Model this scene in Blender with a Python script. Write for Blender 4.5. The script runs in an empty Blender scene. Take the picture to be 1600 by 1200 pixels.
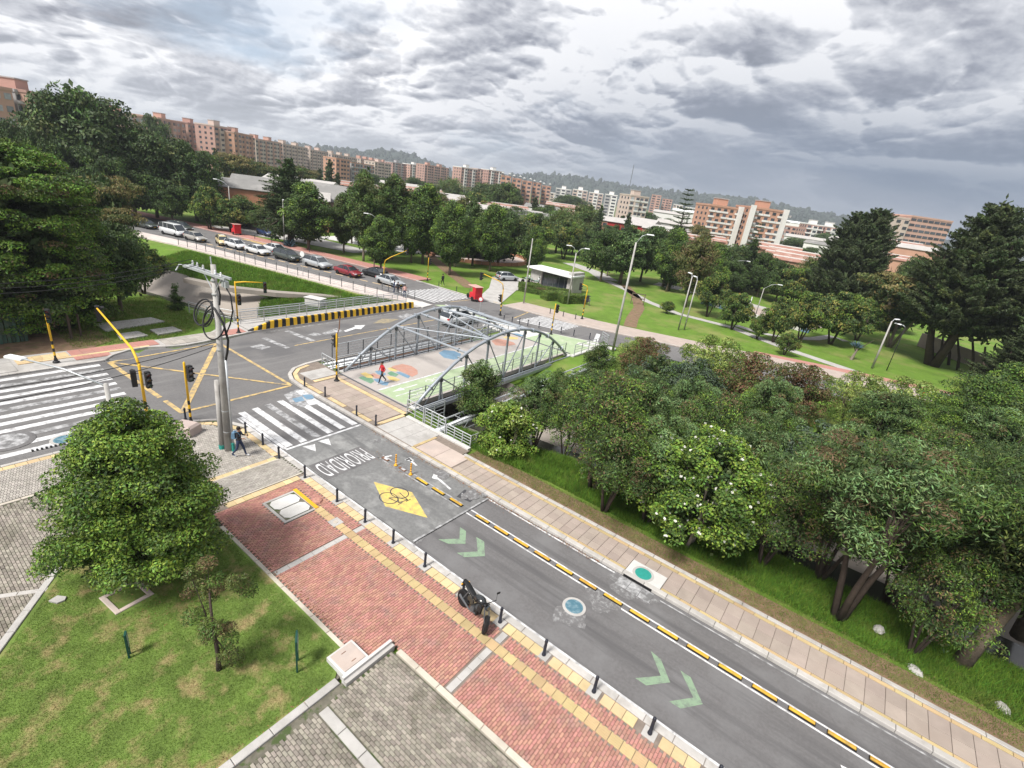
import bpy, math, random
import numpy as np
from mathutils import Vector, Matrix, Euler

# ------------------------------------------------------------------ camera, sky, sun, exposure
S = bpy.context.scene
C = S.collection
rad = math.radians
F, PITCH, ROLL, HEAD, CAMH = 775.0, 21.6, 8.03, 124.5, 15.0

def cam_axes():
    pi, ro, hd = rad(PITCH), rad(ROLL), rad(HEAD)
    hx, hy = math.cos(hd), math.sin(hd)
    fw = np.array([hx*math.cos(pi), hy*math.cos(pi), -math.sin(pi)])
    r0 = np.array([hy, -hx, 0.0]); u0 = np.cross(r0, fw)
    return math.cos(ro)*r0+math.sin(ro)*u0, -math.sin(ro)*r0+math.cos(ro)*u0, fw
AR, AU, AF = cam_axes()

cd = bpy.data.cameras.new('camera'); cam = bpy.data.objects.new('camera', cd); C.objects.link(cam)
cam.matrix_world = Matrix(((AR[0], AU[0], -AF[0], 0), (AR[1], AU[1], -AF[1], 0), (AR[2], AU[2], -AF[2], CAMH), (0, 0, 0, 1)))
cd.sensor_width = 36; cd.lens = F/1600*36; cd.clip_start = .1; cd.clip_end = 9000
S.camera = cam

SUN_EL, SUN_AZ = 54.0, -98.0      # azimuth measured from +X, towards the sun
w = bpy.data.worlds.new("World"); S.world = w; w.use_nodes = True
def build_sky():
    nt = w.node_tree; N = nt.nodes; L = nt.links; N.clear()
    def n(t, **k):
        x = N.new(t)
        for a, b in k.items(): setattr(x, a, b)
        return x
    def mth(op, a, b=None, clamp=False, c=None):
        x = n('ShaderNodeMath', operation=op); x.use_clamp = clamp
        for i, v in enumerate((a, b, c)):
            if v is None: continue
            if isinstance(v, (int, float)): x.inputs[i].default_value = v
            else: L.new(v, x.inputs[i])
        return x.outputs[0]
    def ramp(v, pts):
        r = n('ShaderNodeValToRGB'); L.new(v, r.inputs[0]); e = r.color_ramp.elements
        while len(e) < len(pts): e.new(.5)
        for q, (p, c) in zip(e, pts): q.position = p; q.color = (c, c, c, 1) if isinstance(c, (int, float)) else (*c, 1)
        return r.outputs[0]
    def mix(f, a, b):
        x = n('ShaderNodeMix', data_type='RGBA')
        if isinstance(f, (int, float)): x.inputs[0].default_value = f
        else: L.new(f, x.inputs[0])
        for i, v in ((6, a), (7, b)):
            if isinstance(v, tuple): x.inputs[i].default_value = (*v, 1)
            else: L.new(v, x.inputs[i])
        return x.outputs[2]
    tc = n('ShaderNodeTexCoord'); sp = n('ShaderNodeSeparateXYZ'); L.new(tc.outputs['Generated'], sp.inputs[0])
    X, Y, Z = sp.outputs
    zz = mth('MAXIMUM', mth('ADD', Z, .33), .03)
    cx = n('ShaderNodeCombineXYZ'); L.new(mth('DIVIDE', X, zz), cx.inputs[0]); L.new(mth('DIVIDE', Y, zz), cx.inputs[1]); L.new(mth('MULTIPLY', Z, 2.0), cx.inputs[2])
    v = cx.outputs[0]
    def mapp(vec, off):
        m = n('ShaderNodeMapping'); L.new(vec, m.inputs[0]); m.inputs[1].default_value = off; return m.outputs[0]
    def noise(vec, sc, det, rough, dist=0.0, off=(0, 0, 0)):
        x = n('ShaderNodeTexNoise'); L.new(mapp(vec, off), x.inputs['Vector'])
        x.inputs['Scale'].default_value = sc; x.inputs['Detail'].default_value = det
        x.inputs['Roughness'].default_value = rough; x.inputs['Distortion'].default_value = dist
        return x.outputs[0]
    wn = n('ShaderNodeTexNoise'); L.new(v, wn.inputs['Vector']); wn.inputs['Scale'].default_value = 1.3; wn.inputs['Detail'].default_value = 2
    wa = n('ShaderNodeVectorMath', operation='MULTIPLY_ADD'); L.new(wn.outputs['Color'], wa.inputs[0]); wa.inputs[1].default_value = (.22, .22, .2); L.new(v, wa.inputs[2])
    vw = wa.outputs[0]
    def heap(off):
        x = n('ShaderNodeTexNoise'); x.noise_type = 'RIDGED_MULTIFRACTAL'; x.normalize = True
        L.new(mapp(vw, off), x.inputs['Vector']); x.inputs['Scale'].default_value = SKY['vs']; x.inputs['Detail'].default_value = 5; x.inputs['Roughness'].default_value = .48
        x.inputs['Offset'].default_value = 1.0; x.inputs['Gain'].default_value = 1.2; x.inputs['Lacunarity'].default_value = 2.1
        return mth('SUBTRACT', 1.0, x.outputs[0])
    big = noise(v, SKY['big'], 2, .5, .0, (3.1, 7.7, 0))
    def field(o):
        return mth('ADD', mth('MULTIPLY', noise(vw, SKY['sc'], 9, .60, 0, (1.3+o[0], 4.2+o[1], 0)), .62), mth('MULTIPLY', heap((o[0], o[1], 0)), .38))
    a = field((0, 0)); b = field((.014, -.024))
    relief = mth('MULTIPLY', mth('SUBTRACT', a, b), SKY['rel'])
    body = mth('ADD', mth('MULTIPLY', mth('SUBTRACT', a, .52), 1.5), mth('MULTIPLY', mth('SUBTRACT', big, .5), 1.15))
    tone = mth('ADD', mth('ADD', mth('MULTIPLY', body, -1.0), SKY['base']), relief, True)
    cloud = ramp(tone, [(0.0, (.27, .285, .33)), (.28, (.38, .395, .45)), (.52, (.56, .575, .625)), (.78, (.76, .77, .81)), (1.0, (.98, .98, 1.0))])
    def az(deg):
        r = rad(deg)
        hl = mth('POWER', mth('ADD', mth('MULTIPLY', X, X), mth('MULTIPLY', Y, Y)), .5)
        return mth('DIVIDE', mth('ADD', mth('MULTIPLY', X, math.cos(r)), mth('MULTIPLY', Y, math.sin(r))), hl)
    # thin blue openings low towards the left, slate rain sky low towards the right
    left = mth('MULTIPLY', ramp(az(168), [(.55, 0), (.95, 1)]), ramp(Z, [(.0, 1), (.14, 1), (.27, 0)]))
    gapn = noise(v, .95, 6, .6, .3, (8.0, 2.5, 0))
    gap = mth('MULTIPLY', ramp(gapn, [(.46, 0), (.60, .85)]), left)
    sky = n('ShaderNodeTexSky'); sky.sky_type = 'NISHITA'; sky.sun_disc = False
    sky.sun_elevation = rad(SUN_EL); sky.sun_rotation = rad(90-SUN_AZ)
    sc = n('ShaderNodeVectorMath', operation='SCALE'); L.new(sky.outputs[0], sc.inputs[0]); sc.inputs[3].default_value = .10
    blue = mix(.7, sc.outputs[0], (.56, .69, .86))
    storm = mth('MULTIPLY', ramp(az(88), [(.60, 0), (.97, 1)]), ramp(Z, [(.0, 1), (.09, .95), (.20, .35), (.34, 0)]))
    slate = ramp(noise(v, .5, 7, .55, .3, (0, 5, 0)), [(.32, (.13, .19, .285)), (.50, (.21, .265, .36)), (.68, (.36, .40, .48))])
    c1 = mix(gap, cloud, blue)
    c2 = mix(mth('MULTIPLY', storm, .95), c1, slate)
    hz = ramp(Z, [(.0, .6), (.05, .3), (.13, 0)])
    c3 = mix(mth('MULTIPLY', hz, mth('SUBTRACT', 1.0, storm)), c2, (.66, .70, .76))
    m2 = n('ShaderNodeMapRange'); L.new(Z, m2.inputs[0]); m2.inputs[1].default_value = -.04; m2.inputs[2].default_value = 0.0
    c4 = mix(m2.outputs[0], (.12, .13, .12), c3)
    bg = n('ShaderNodeBackground'); L.new(c4, bg.inputs[0]); bg.inputs[1].default_value = SKY['str']
    out = n('ShaderNodeOutputWorld'); L.new(bg.outputs[0], out.inputs[0])
SKY = dict(big=.9, sc=2.0, vs=1.9, rel=7.2, base=.275, str=.66)
build_sky()
sl = bpy.data.lights.new('sun', 'SUN'); so = bpy.data.objects.new('sun', sl); C.objects.link(so)
sl.energy = 3.5; sl.angle = rad(14); sl.color = (1.0, .965, .90)
_d = Vector((math.cos(rad(SUN_AZ))*math.cos(rad(SUN_EL)), math.sin(rad(SUN_AZ))*math.cos(rad(SUN_EL)), math.sin(rad(SUN_EL))))
so.rotation_euler = _d.to_track_quat('Z', 'Y').to_euler()
so.location = (0, 0, 60)
S.view_settings.view_transform = 'Standard'; S.view_settings.look = 'None'
S.view_settings.gamma = 1; S.view_settings.use_curve_mapping = False
S.view_settings.exposure = .78
S.cycles.max_bounces = 6; S.cycles.diffuse_bounces = 3; S.cycles.glossy_bounces = 2
S.cycles.transmission_bounces = 3; S.cycles.transparent_max_bounces = 4
S.cycles.caustics_reflective = False; S.cycles.caustics_refractive = False

# ------------------------------------------------------------------ helpers
rng = random.Random(7)
def G(px, py, z=0.0):
    """the ground point (at height z) that the photograph shows at pixel px, py of 1600 x 1200"""
    d = (px-800)/F*AR-(py-600)/F*AU+AF
    k = (z-CAMH)/d[2]
    return (float(d[0]*k), float(d[1]*k), z)
def AT(px, py, dist):
    """point at a horizontal distance from the viewpoint, in the direction of a pixel"""
    d = (px-800)/F*AR-(py-600)/F*AU+AF
    k = dist/math.hypot(d[0], d[1])
    return (float(d[0]*k), float(d[1]*k), float(CAMH+d[2]*k))
def hgt(foot, ytop, z=0.0):
    b = np.array(G(*foot, z)); lo, hi = 0.0, 60.0
    for _ in range(40):
        m = (lo+hi)/2; X = b+np.array([0, 0, m-CAMH])
        y = 600-F*(X@AU)/(X@AF)
        if y < ytop: hi = m
        else: lo = m
    return lo
ORD = 'first second third fourth fifth sixth seventh eighth ninth tenth eleventh twelfth thirteenth fourteenth fifteenth sixteenth'.split()

TENS = {2: 'twenty', 3: 'thirty', 4: 'forty', 5: 'fifty'}
def nthw(i):
    if i < 16: return ORD[i]
    i += 1
    if i < 20: return {17: 'seventeenth', 18: 'eighteenth', 19: 'nineteenth'}[i]
    return (TENS[i//10][:-1]+'ieth') if i % 10 == 0 else TENS[i//10]+'-'+ORD[i % 10-1]
def mat(name, col, rough=.85, var=.12, scale=2.0, col2=None, spec=.3, metal=0.0, bump=0.0, bscale=30.0, island=0.0, objvar=0.0, patch=None, trans=0.0, detail=6, coat=0.0, emit=0.0, streak=None):
    """procedural material: world-space noise between two tints, random tint per piece, optional large patches"""
    m = bpy.data.materials.new(name); m.use_nodes = True; nt = m.node_tree; N = nt.nodes; L = nt.links
    P = N['Principled BSDF']
    P.inputs['Roughness'].default_value = rough; P.inputs['Metallic'].default_value = metal
    P.inputs['Specular IOR Level'].default_value = spec
    if coat: P.inputs['Coat Weight'].default_value = coat
    g = N.new('ShaderNodeNewGeometry')
    nz = N.new('ShaderNodeTexNoise'); nz.inputs['Scale'].default_value = scale; nz.inputs['Detail'].default_value = detail; nz.inputs['Roughness'].default_value = .62
    L.new(g.outputs['Position'], nz.inputs['Vector'])
    rp = N.new('ShaderNodeMapRange'); rp.inputs[1].default_value = .3; rp.inputs[2].default_value = .7; L.new(nz.outputs[0], rp.inputs[0])
    mx = N.new('ShaderNodeMix'); mx.data_type = 'RGBA'
    a = [c*(1-var) for c in col]; b = [min(1, c*(1+var)) for c in col] if col2 is None else col2
    mx.inputs[6].default_value = (*a, 1); mx.inputs[7].default_value = (*b, 1); L.new(rp.outputs[0], mx.inputs[0])
    cur = mx.outputs[2]
    if patch:                       # (colour, scale, lo, hi)
        pc, ps, lo, hi = patch
        n2 = N.new('ShaderNodeTexNoise'); n2.inputs['Scale'].default_value = ps; n2.inputs['Detail'].default_value = 7; n2.inputs['Roughness'].default_value = .65
        L.new(g.outputs['Position'], n2.inputs['Vector'])
        r2 = N.new('ShaderNodeMapRange'); r2.inputs[1].default_value = lo; r2.inputs[2].default_value = hi; L.new(n2.outputs[0], r2.inputs[0])
        m2 = N.new('ShaderNodeMix'); m2.data_type = 'RGBA'; L.new(r2.outputs[0], m2.inputs[0]); L.new(cur, m2.inputs[6]); m2.inputs[7].default_value = (*pc, 1)
        cur = m2.outputs[2]
    if streak:                      # (colour, (sx, sy, sz), lo, hi): marks drawn out along the way of travel
        mp = N.new('ShaderNodeMapping'); mp.inputs[3].default_value = streak[1]; L.new(g.outputs['Position'], mp.inputs[0])
        n5 = N.new('ShaderNodeTexNoise'); n5.inputs['Scale'].default_value = 1; n5.inputs['Detail'].default_value = 5; n5.inputs['Roughness'].default_value = .6; L.new(mp.outputs[0], n5.inputs['Vector'])
        r5 = N.new('ShaderNodeMapRange'); r5.inputs[1].default_value = streak[2]; r5.inputs[2].default_value = streak[3]; L.new(n5.outputs[0], r5.inputs[0])
        m5 = N.new('ShaderNodeMix'); m5.data_type = 'RGBA'; L.new(r5.outputs[0], m5.inputs[0]); L.new(cur, m5.inputs[6]); m5.inputs[7].default_value = (*streak[0], 1)
        cur = m5.outputs[2]
    if island or objvar:
        ad = N.new('ShaderNodeMath'); ad.operation = 'ADD'
        oi = N.new('ShaderNodeObjectInfo')
        L.new(g.outputs['Random Per Island'], ad.inputs[0]) if island else None
        if not island: ad.inputs[0].default_value = 0
        L.new(oi.outputs['Random'], ad.inputs[1])
        if not objvar: L.remove(ad.inputs[1].links[0]); ad.inputs[1].default_value = 0
        fr = N.new('ShaderNodeMath'); fr.operation = 'FRACT'; L.new(ad.outputs[0], fr.inputs[0])
        k = island or objvar
        hs = N.new('ShaderNodeHueSaturation')
        mr = N.new('ShaderNodeMapRange'); mr.inputs[3].default_value = 1-k; mr.inputs[4].default_value = 1+k; L.new(fr.outputs[0], mr.inputs[0])
        L.new(mr.outputs[0], hs.inputs['Value']); L.new(cur, hs.inputs['Color'])
        m3 = N.new('ShaderNodeMath'); m3.operation = 'MULTIPLY'; L.new(fr.outputs[0], m3.inputs[0]); m3.inputs[1].default_value = 7.31
        f3 = N.new('ShaderNodeMath'); f3.operation = 'FRACT'; L.new(m3.outputs[0], f3.inputs[0])
        mh = N.new('ShaderNodeMapRange'); mh.inputs[3].default_value = .5-.035*min(1, k*2.5); mh.inputs[4].default_value = .5+.03*min(1, k*2.5); L.new(f3.outputs[0], mh.inputs[0])
        L.new(mh.outputs[0], hs.inputs['Hue'])
        cur = hs.outputs[0]
    L.new(cur, P.inputs['Base Color'])
    if bump:
        n4 = N.new('ShaderNodeTexNoise'); n4.inputs['Scale'].default_value = bscale; n4.inputs['Detail'].default_value = 5
        L.new(g.outputs['Position'], n4.inputs['Vector'])
        bp = N.new('ShaderNodeBump'); bp.inputs['Strength'].default_value = bump; bp.inputs['Distance'].default_value = .03
        L.new(n4.outputs[0], bp.inputs['Height']); L.new(bp.outputs[0], P.inputs['Normal'])
    if trans:
        tr = N.new('ShaderNodeBsdfTranslucent'); L.new(cur, tr.inputs[0])
        ms = N.new('ShaderNodeMixShader'); ms.inputs[0].default_value = trans
        out = N['Material Output']; L.new(P.outputs[0], ms.inputs[1]); L.new(tr.outputs[0], ms.inputs[2]); L.new(ms.outputs[0], out.inputs[0])
    return m

MT = {}
def M(k): return MT[k]
def defm(k, *a, **kw): MT[k] = mat(k, *a, **kw)

defm('asphalt', (.135, .130, .132), .9, .13, 9, patch=((.165, .162, .165), .5, .46, .66), streak=((.098, .095, .098), (.09, 1.5, 1), .50, .66), bump=.35, bscale=60)
defm('asphalt_table', (.165, .165, .165), .9, .16, 6, patch=((.29, .29, .285), .55, .50, .68), streak=((.11, .11, .112), (.2, 1.1, 1), .52, .70), bump=.7, bscale=9)
defm('asphalt_old', (.15, .145, .145), .9, .14, 7, patch=((.115, .112, .115), .22, .48, .62), streak=((.185, .18, .178), (1.2, .10, 1), .52, .68), bump=.35, bscale=60)
defm('paint_white', (.64, .64, .65), .7, .10, 6, patch=((.24, .235, .24), 2.6, .47, .68), streak=((.40, .40, .41), (3, 3, 3), .5, .75), detail=9)
defm('paint_worn', (.42, .42, .43), .8, .15, 6, patch=((.15, .148, .15), 2.4, .38, .60), detail=9)
defm('paint_yellow', (.55, .39, .16), .75, .1, 5, patch=((.22, .19, .155), 2.4, .44, .64), detail=9)
defm('paint_diamond', (.62, .46, .13), .75, .1, 5, patch=((.34, .28, .14), 3.4, .46, .66), detail=9)
defm('paint_green', (.22, .31, .21), .8, .1, 4, patch=((.15, .18, .15), 4, .45, .65), detail=9)
defm('paint_faint', (.30, .25, .16), .8, .1, 5, patch=((.17, .16, .145), 2.4, .44, .64), detail=9)
defm('paint_lane', (.32, .40, .25), .8, .08, 2, patch=((.44, .46, .36), .9, .50, .75))
defm('paint_blue', (.14, .235, .33), .8, .1, 3, patch=((.25, .32, .38), 2, .5, .8))
defm('paint_red', (.41, .225, .175), .8, .1, 3, patch=((.40, .28, .25), 2, .5, .8))
defm('paint_dgreen', (.12, .235, .15), .8, .1, 3, patch=((.25, .32, .28), 2, .5, .8))
defm('paint_sand', (.52, .40, .16), .8, .1, 3, patch=((.45, .40, .30), 2, .5, .8))
defm('paint_dark', (.055, .055, .06), .8, .1, 3)
defm('paint_cyan', (.075, .165, .215), .7, .1, 5, patch=((.22, .30, .34), 5, .45, .7))
defm('stain', (.30, .30, .305), .9, .2, 8, patch=((.142, .138, .14), 6, .30, .52), detail=10)
defm('paint_teal', (.03, .26, .22), .6, .1, 8)
defm('concrete', (.40, .385, .37), .9, .12, 1.5, patch=((.28, .265, .25), .7, .5, .75), bump=.3, bscale=25)
defm('concrete_white', (.53, .52, .505), .9, .08, 1.5, patch=((.42, .40, .375), .8, .5, .75), bump=.2)
defm('footway', (.54, .47, .44), .9, .10, 1.2, patch=((.42, .38, .36), .5, .5, .7))
defm('concrete_pink', (.42, .345, .31), .9, .10, 1.2, patch=((.36, .31, .29), .8, .5, .75), objvar=.10)
defm('kerb', (.43, .41, .39), .9, .10, 2.5, patch=((.30, .28, .26), 1.6, .5, .75), objvar=.10, bump=.3)
defm('kerb_cream', (.50, .455, .385), .9, .10, 2.5, patch=((.40, .36, .30), 1.6, .5, .75), objvar=.10, bump=.3)
defm('mortar', (.20, .165, .14), .95, .2, 4)
defm('mortar_gray', (.13, .12, .095), .95, .3, 4, patch=((.06, .085, .03), 3, .5, .6))
defm('brick', (.39, .20, .158), .85, .12, 3.0, island=.17, objvar=.17, patch=((.29, .175, .15), 1.5, .50, .70), bump=.3)
defm('paver', (.26, .235, .20), .9, .15, 2.0, island=.26, objvar=.26, patch=((.155, .14, .11), .8, .5, .68), bump=.4)
defm('paver_light', (.34, .315, .285), .9, .12, 2.0, island=.15, objvar=.15, patch=((.27, .25, .22), .6, .5, .7))
defm('tile_yellow', (.54, .42, .24), .85, .10, 3, objvar=.13, patch=((.46, .35, .19), 1.5, .5, .75))
defm('tile_ochre', (.44, .335, .18), .85, .10, 3, objvar=.14, patch=((.37, .29, .16), 1.5, .5, .75))
defm('slab_beige', (.33, .275, .24), .85, .10, 1.5, objvar=.09, patch=((.32, .26, .225), .8, .5, .75))
defm('red_pave', (.40, .195, .165), .9, .12, 2, patch=((.33, .19, .165), .7, .5, .72))
defm('soil', (.19, .125, .08), .98, .3, 2.2, patch=((.12, .13, .045), 1.3, .53, .66), bump=.6, bscale=18)
defm('lawn', (.115, .175, .035), .95, .28, 1.6, patch=((.29, .235, .11), 1.3, .50, .68), bump=.6, bscale=40, detail=9)
defm('park_grass', (.105, .185, .022), .95, .2, .5, patch=((.24, .22, .085), .16, .50, .74), bump=.5, bscale=25, detail=10)
defm('terrain', (.09, .14, .035), .95, .3, .05, patch=((.16, .15, .07), .02, .45, .65))
defm('blade', (.13, .205, .035), .9, .3, 1.6, island=.3, patch=((.34, .27, .13), 1.3, .50, .68), trans=.3)
defm('blade_tall', (.11, .215, .025), .9, .3, .8, island=.35, patch=((.20, .20, .06), .5, .54, .76), trans=.3)
defm('leaf_litter', (.22, .12, .06), .9, .3, 5, island=.4)
defm('canal_wall', (.30, .265, .235), .9, .12, .6, patch=((.20, .185, .165), .3, .45, .7), bump=.3)
defm('water', (.05, .05, .04), .12, .1, 1, spec=.6)
defm('steel', (.33, .36, .40), .45, .12, 2, metal=.35, patch=((.30, .31, .33), 2.2, .5, .7))
defm('steel_dark', (.12, .125, .135), .5, .15, 2, metal=.4)
defm('galv', (.50, .52, .54), .45, .1, 3, metal=.45, patch=((.36, .37, .385), 3, .5, .7))
defm('deck', (.38, .35, .33), .9, .08, 1, patch=((.36, .325, .305), .5, .48, .7), bump=.2)
defm('pole_concrete', (.40, .385, .37), .9, .14, 1.0, patch=((.26, .245, .23), .9, .5, .7), bump=.3)
defm('sig_yellow', (.72, .43, .025), .5, .05, 3, patch=((.55, .34, .05), 3, .55, .8))
defm('sig_black', (.018, .018, .02), .55, .1, 3)
defm('rust', (.17, .085, .05), .85, .2, 6)
defm('lamp_white', (.75, .76, .78), .4, .05, 2)
defm('bollard', (.022, .024, .034), .45, .1, 5)
defm('rubber', (.011, .011, .012), .8, .1, 5)
defm('rim', (.45, .46, .48), .35, .05, 5, metal=.8)
defm('glass_dark', (.025, .032, .04), .08, .05, 1, spec=.8)
defm('window', (.055, .062, .075), .2, .3, .5, spec=.7, island=.5)
defm('window_pale', (.30, .31, .33), .4, .3, .5, island=.4)
defm('plastic_black', (.014, .014, .015), .5, .1, 3)
defm('red_light', (.45, .02, .02), .3, .05, 3)
defm('clear_light', (.7, .72, .75), .15, .05, 3, spec=.8)
defm('amber', (.75, .36, .02), .4, .05, 3)
defm('bark', (.135, .105, .08), .95, .25, 5, bump=.8, bscale=22)
defm('bark_pale', (.24, .20, .165), .95, .2, 5, bump=.8, bscale=22)
defm('bark_dark', (.07, .052, .042), .95, .2, 5, bump=.8, bscale=22)
defm('skin', (.36, .20, .135), .6, .05, 5)
defm('hair', (.02, .015, .013), .7, .1, 20)
defm('cloth_red', (.50, .03, .04), .85, .1, 6)
defm('cloth_black', (.022, .022, .026), .85, .1, 6)
defm('cloth_navy', (.03, .045, .095), .85, .1, 6)
defm('cloth_blue', (.12, .22, .33), .85, .1, 6)
defm('cloth_white', (.65, .65, .66), .85, .1, 6)
defm('shoe_white', (.7, .7, .72), .7, .05, 6)
for k, c in dict(white=(.56, .57, .58), silver=(.42, .44, .46), silver_warm=(.36, .345, .32), black=(.02, .022, .024), graphite=(.045, .055, .05), red=(.20, .015, .025), taxi=(.56, .46, .25), blue=(.02, .035, .10)).items():
    defm('car_'+k, c, .28, .03, 1, spec=.5, coat=.6, metal=.25 if 'silver' in k else 0)
defm('rick_red', (.55, .025, .035), .5, .08, 2)
defm('rick_roof', (.52, .30, .27), .6, .1, 2)

# leaves
def leafm(k, a, b, isl=.38, tr=.16, patch=None, sc=.8): defm(k, a, .62, .25, sc, col2=b, island=isl, trans=tr, patch=patch, spec=.35)
leafm('leaf_mid', (.055, .11, .020), (.11, .19, .036))
leafm('leaf_bright', (.11, .20, .024), (.21, .33, .045))
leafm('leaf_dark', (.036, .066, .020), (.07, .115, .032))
leafm('leaf_cyp', (.036, .056, .022), (.075, .10, .038), .3)
leafm('leaf_cypgreen', (.075, .16, .018), (.15, .27, .03), .35, patch=((.06, .07, .02), .5, .52, .70))
leafm('leaf_olive', (.07, .10, .026), (.13, .155, .042))
leafm('leaf_gray', (.10, .185, .06), (.21, .32, .13), .45)
leafm('leaf_yellow', (.24, .24, .05), (.38, .34, .09))
leafm('leaf_acacia', (.13, .125, .04), (.25, .205, .075))
leafm('leaf_brown', (.11, .075, .04), (.17, .12, .055))
leafm('leaf_red', (.15, .085, .045), (.23, .13, .065))
leafm('leaf_lime', (.17, .24, .05), (.33, .40, .11))
leafm('leaf_blue', (.06, .10, .07), (.11, .15, .10))
leafm('blossom', (.72, .72, .62), (.85, .84, .78), .1)
leafm('blossom_orange', (.50, .20, .03), (.60, .28, .05), .2)
leafm('leaf_far', (.022, .038, .028), (.042, .062, .042), .3)
leafm('agave', (.05, .10, .13), (.08, .14, .17), .2, .05)

class MB:
    """collects simple solids into one mesh"""
    def __init__(s): s.v = []; s.f = []; s.m = []; s.mats = []
    def mi(s, k):
        if k not in s.mats: s.mats.append(k)
        return s.mats.index(k)
    def add(s, vs, fs, k):
        o = len(s.v); s.v += [tuple(p) for p in vs]; i = s.mi(k)
        for f in fs: s.f.append([o+j for j in f]); s.m.append(i)
    def box(s, c, d, k, rz=0.0, bevel=0.0, R=None):
        hx, hy, hz = d[0]/2, d[1]/2, d[2]/2
        if bevel:
            b = bevel; vs = []
            for z, e in ((-hz, 0), (hz-b, 0), (hz, b)):
                vs += [(-hx+e, -hy+e, z), (hx-e, -hy+e, z), (hx-e, hy-e, z), (-hx+e, hy-e, z)]
            fs = [(3, 2, 1, 0), (8, 9, 10, 11)]+[(a+i, a+(i+1) % 4, a+4+(i+1) % 4, a+4+i) for a in (0, 4) for i in range(4)]
        else:
            vs = [(x, y, z) for z in (-hz, hz) for x, y in ((-hx, -hy), (hx, -hy), (hx, hy), (-hx, hy))]
            fs = [(3, 2, 1, 0), (4, 5, 6, 7), (0, 1, 5, 4), (1, 2, 6, 5), (2, 3, 7, 6), (3, 0, 4, 7)]
        if R is None:
            cz, sz = math.cos(rz), math.sin(rz)
            vs = [(c[0]+x*cz-y*sz, c[1]+x*sz+y*cz, c[2]+z) for x, y, z in vs]
        else: vs = [tuple(Vector(c)+R @ Vector(p)) for p in vs]
        s.add(vs, fs, k); return s
    def tube(s, pts, r, k, n=6, cap=True):
        pts = [Vector(p) for p in pts]; m = len(pts)
        rs = r if isinstance(r, (list, tuple)) else [r]*m
        vs = []; prev = None
        for i, p in enumerate(pts):
            t = (pts[min(i+1, m-1)]-pts[max(i-1, 0)]).normalized()
            if prev is None: a = t.orthogonal().normalized()
            else: a = (prev-t*prev.dot(t)).normalized()
            prev = a; b = t.cross(a)
            for j in range(n):
                q = 2*math.pi*j/n; vs.append(p+(a*math.cos(q)+b*math.sin(q))*rs[i])
        fs = [(i*n+j, i*n+(j+1) % n, (i+1)*n+(j+1) % n, (i+1)*n+j) for i in range(m-1) for j in range(n)]
        if cap: fs += [tuple(range(n))[::-1], tuple((m-1)*n+j for j in range(n))]
        s.add(vs, fs, k); return s
    def prism(s, poly, z0, z1, k):
        a = sum(poly[i][0]*poly[(i+1) % len(poly)][1]-poly[(i+1) % len(poly)][0]*poly[i][1] for i in range(len(poly)))
        if a < 0: poly = poly[::-1]
        n = len(poly); vs = [(p[0], p[1], z0) for p in poly]+[(p[0], p[1], z1) for p in poly]
        s.add(vs, [tuple(range(n))[::-1], tuple(range(n, 2*n))]+[(i, (i+1) % n, n+(i+1) % n, n+i) for i in range(n)], k); return s
    def sheet(s, poly, z, k):
        a = sum(poly[i][0]*poly[(i+1) % len(poly)][1]-poly[(i+1) % len(poly)][0]*poly[i][1] for i in range(len(poly)))
        if a < 0: poly = poly[::-1]
        s.add([(p[0], p[1], z) for p in poly], [tuple(range(len(poly)))], k); return s
    def stripe(s, p, q, wd, z, k):
        p = Vector(p[:2]); q = Vector(q[:2]); n = (q-p).normalized(); n = Vector((-n.y, n.x))*wd/2
        return s.sheet([p-n, q-n, q+n, p+n], z, k)
    def lathe(s, prof, c, k, n=12, ax=2):
        vs = []
        for r, h in prof:
            for j in range(n):
                q = 2*math.pi*j/n; a, b = r*math.cos(q), r*math.sin(q)
                vs.append((c[0]+a, c[1]+b, c[2]+h) if ax == 2 else ((c[0]+a, c[1]+h, c[2]+b) if ax == 1 else (c[0]+h, c[1]+a, c[2]+b)))
        m = len(prof); fs = [(i*n+j, i*n+(j+1) % n, (i+1)*n+(j+1) % n, (i+1)*n+j) for i in range(m-1) for j in range(n)]
        fs += [tuple(range(n))[::-1], tuple((m-1)*n+j for j in range(n))]
        s.add(vs, fs, k); return s
    def mesh(s, name, smooth=False):
        me = bpy.data.meshes.new(name); me.from_pydata(s.v, [], s.f)
        for k in s.mats: me.materials.append(M(k))
        me.polygons.foreach_set('material_index', s.m)
        if smooth: me.polygons.foreach_set('use_smooth', [True]*len(s.f))
        me.update(); return me
    def build(s, name, parent=None, smooth=False, **k): return obj(name, s.mesh(name, smooth), parent, **k)

def obj(name, me, parent=None, loc=(0, 0, 0), rz=0.0, sc=None, label=None, cat=None, group=None, kind=None):
    o = bpy.data.objects.new(name, me); C.objects.link(o); o.location = loc; o.rotation_euler = (0, 0, rz)
    if sc is not None: o.scale = sc if isinstance(sc, (tuple, list)) else (sc, sc, sc)
    if parent: o.parent = parent
    if label: o['label'] = label
    if cat: o['category'] = cat
    if group: o['group'] = group
    if kind: o['kind'] = kind
    return o
def thing(name, label, cat, loc=(0, 0, 0), rz=0.0, group=None, sc=None):
    o = obj(name, None, None, loc, rz, sc, label, cat, group); o.empty_display_size = .3; return o
def struct(name, mb, smooth=False, parent=None): return mb.build(name, parent, smooth, kind=None if parent else 'structure')
def copy_tree(o, parent=None, **k):
    c = o.copy(); C.objects.link(c)
    if parent is not None: c.parent = parent
    for ch in list(o.children): copy_tree(ch, c)
    for a, b in k.items(): c[a] = b
    return c
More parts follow.
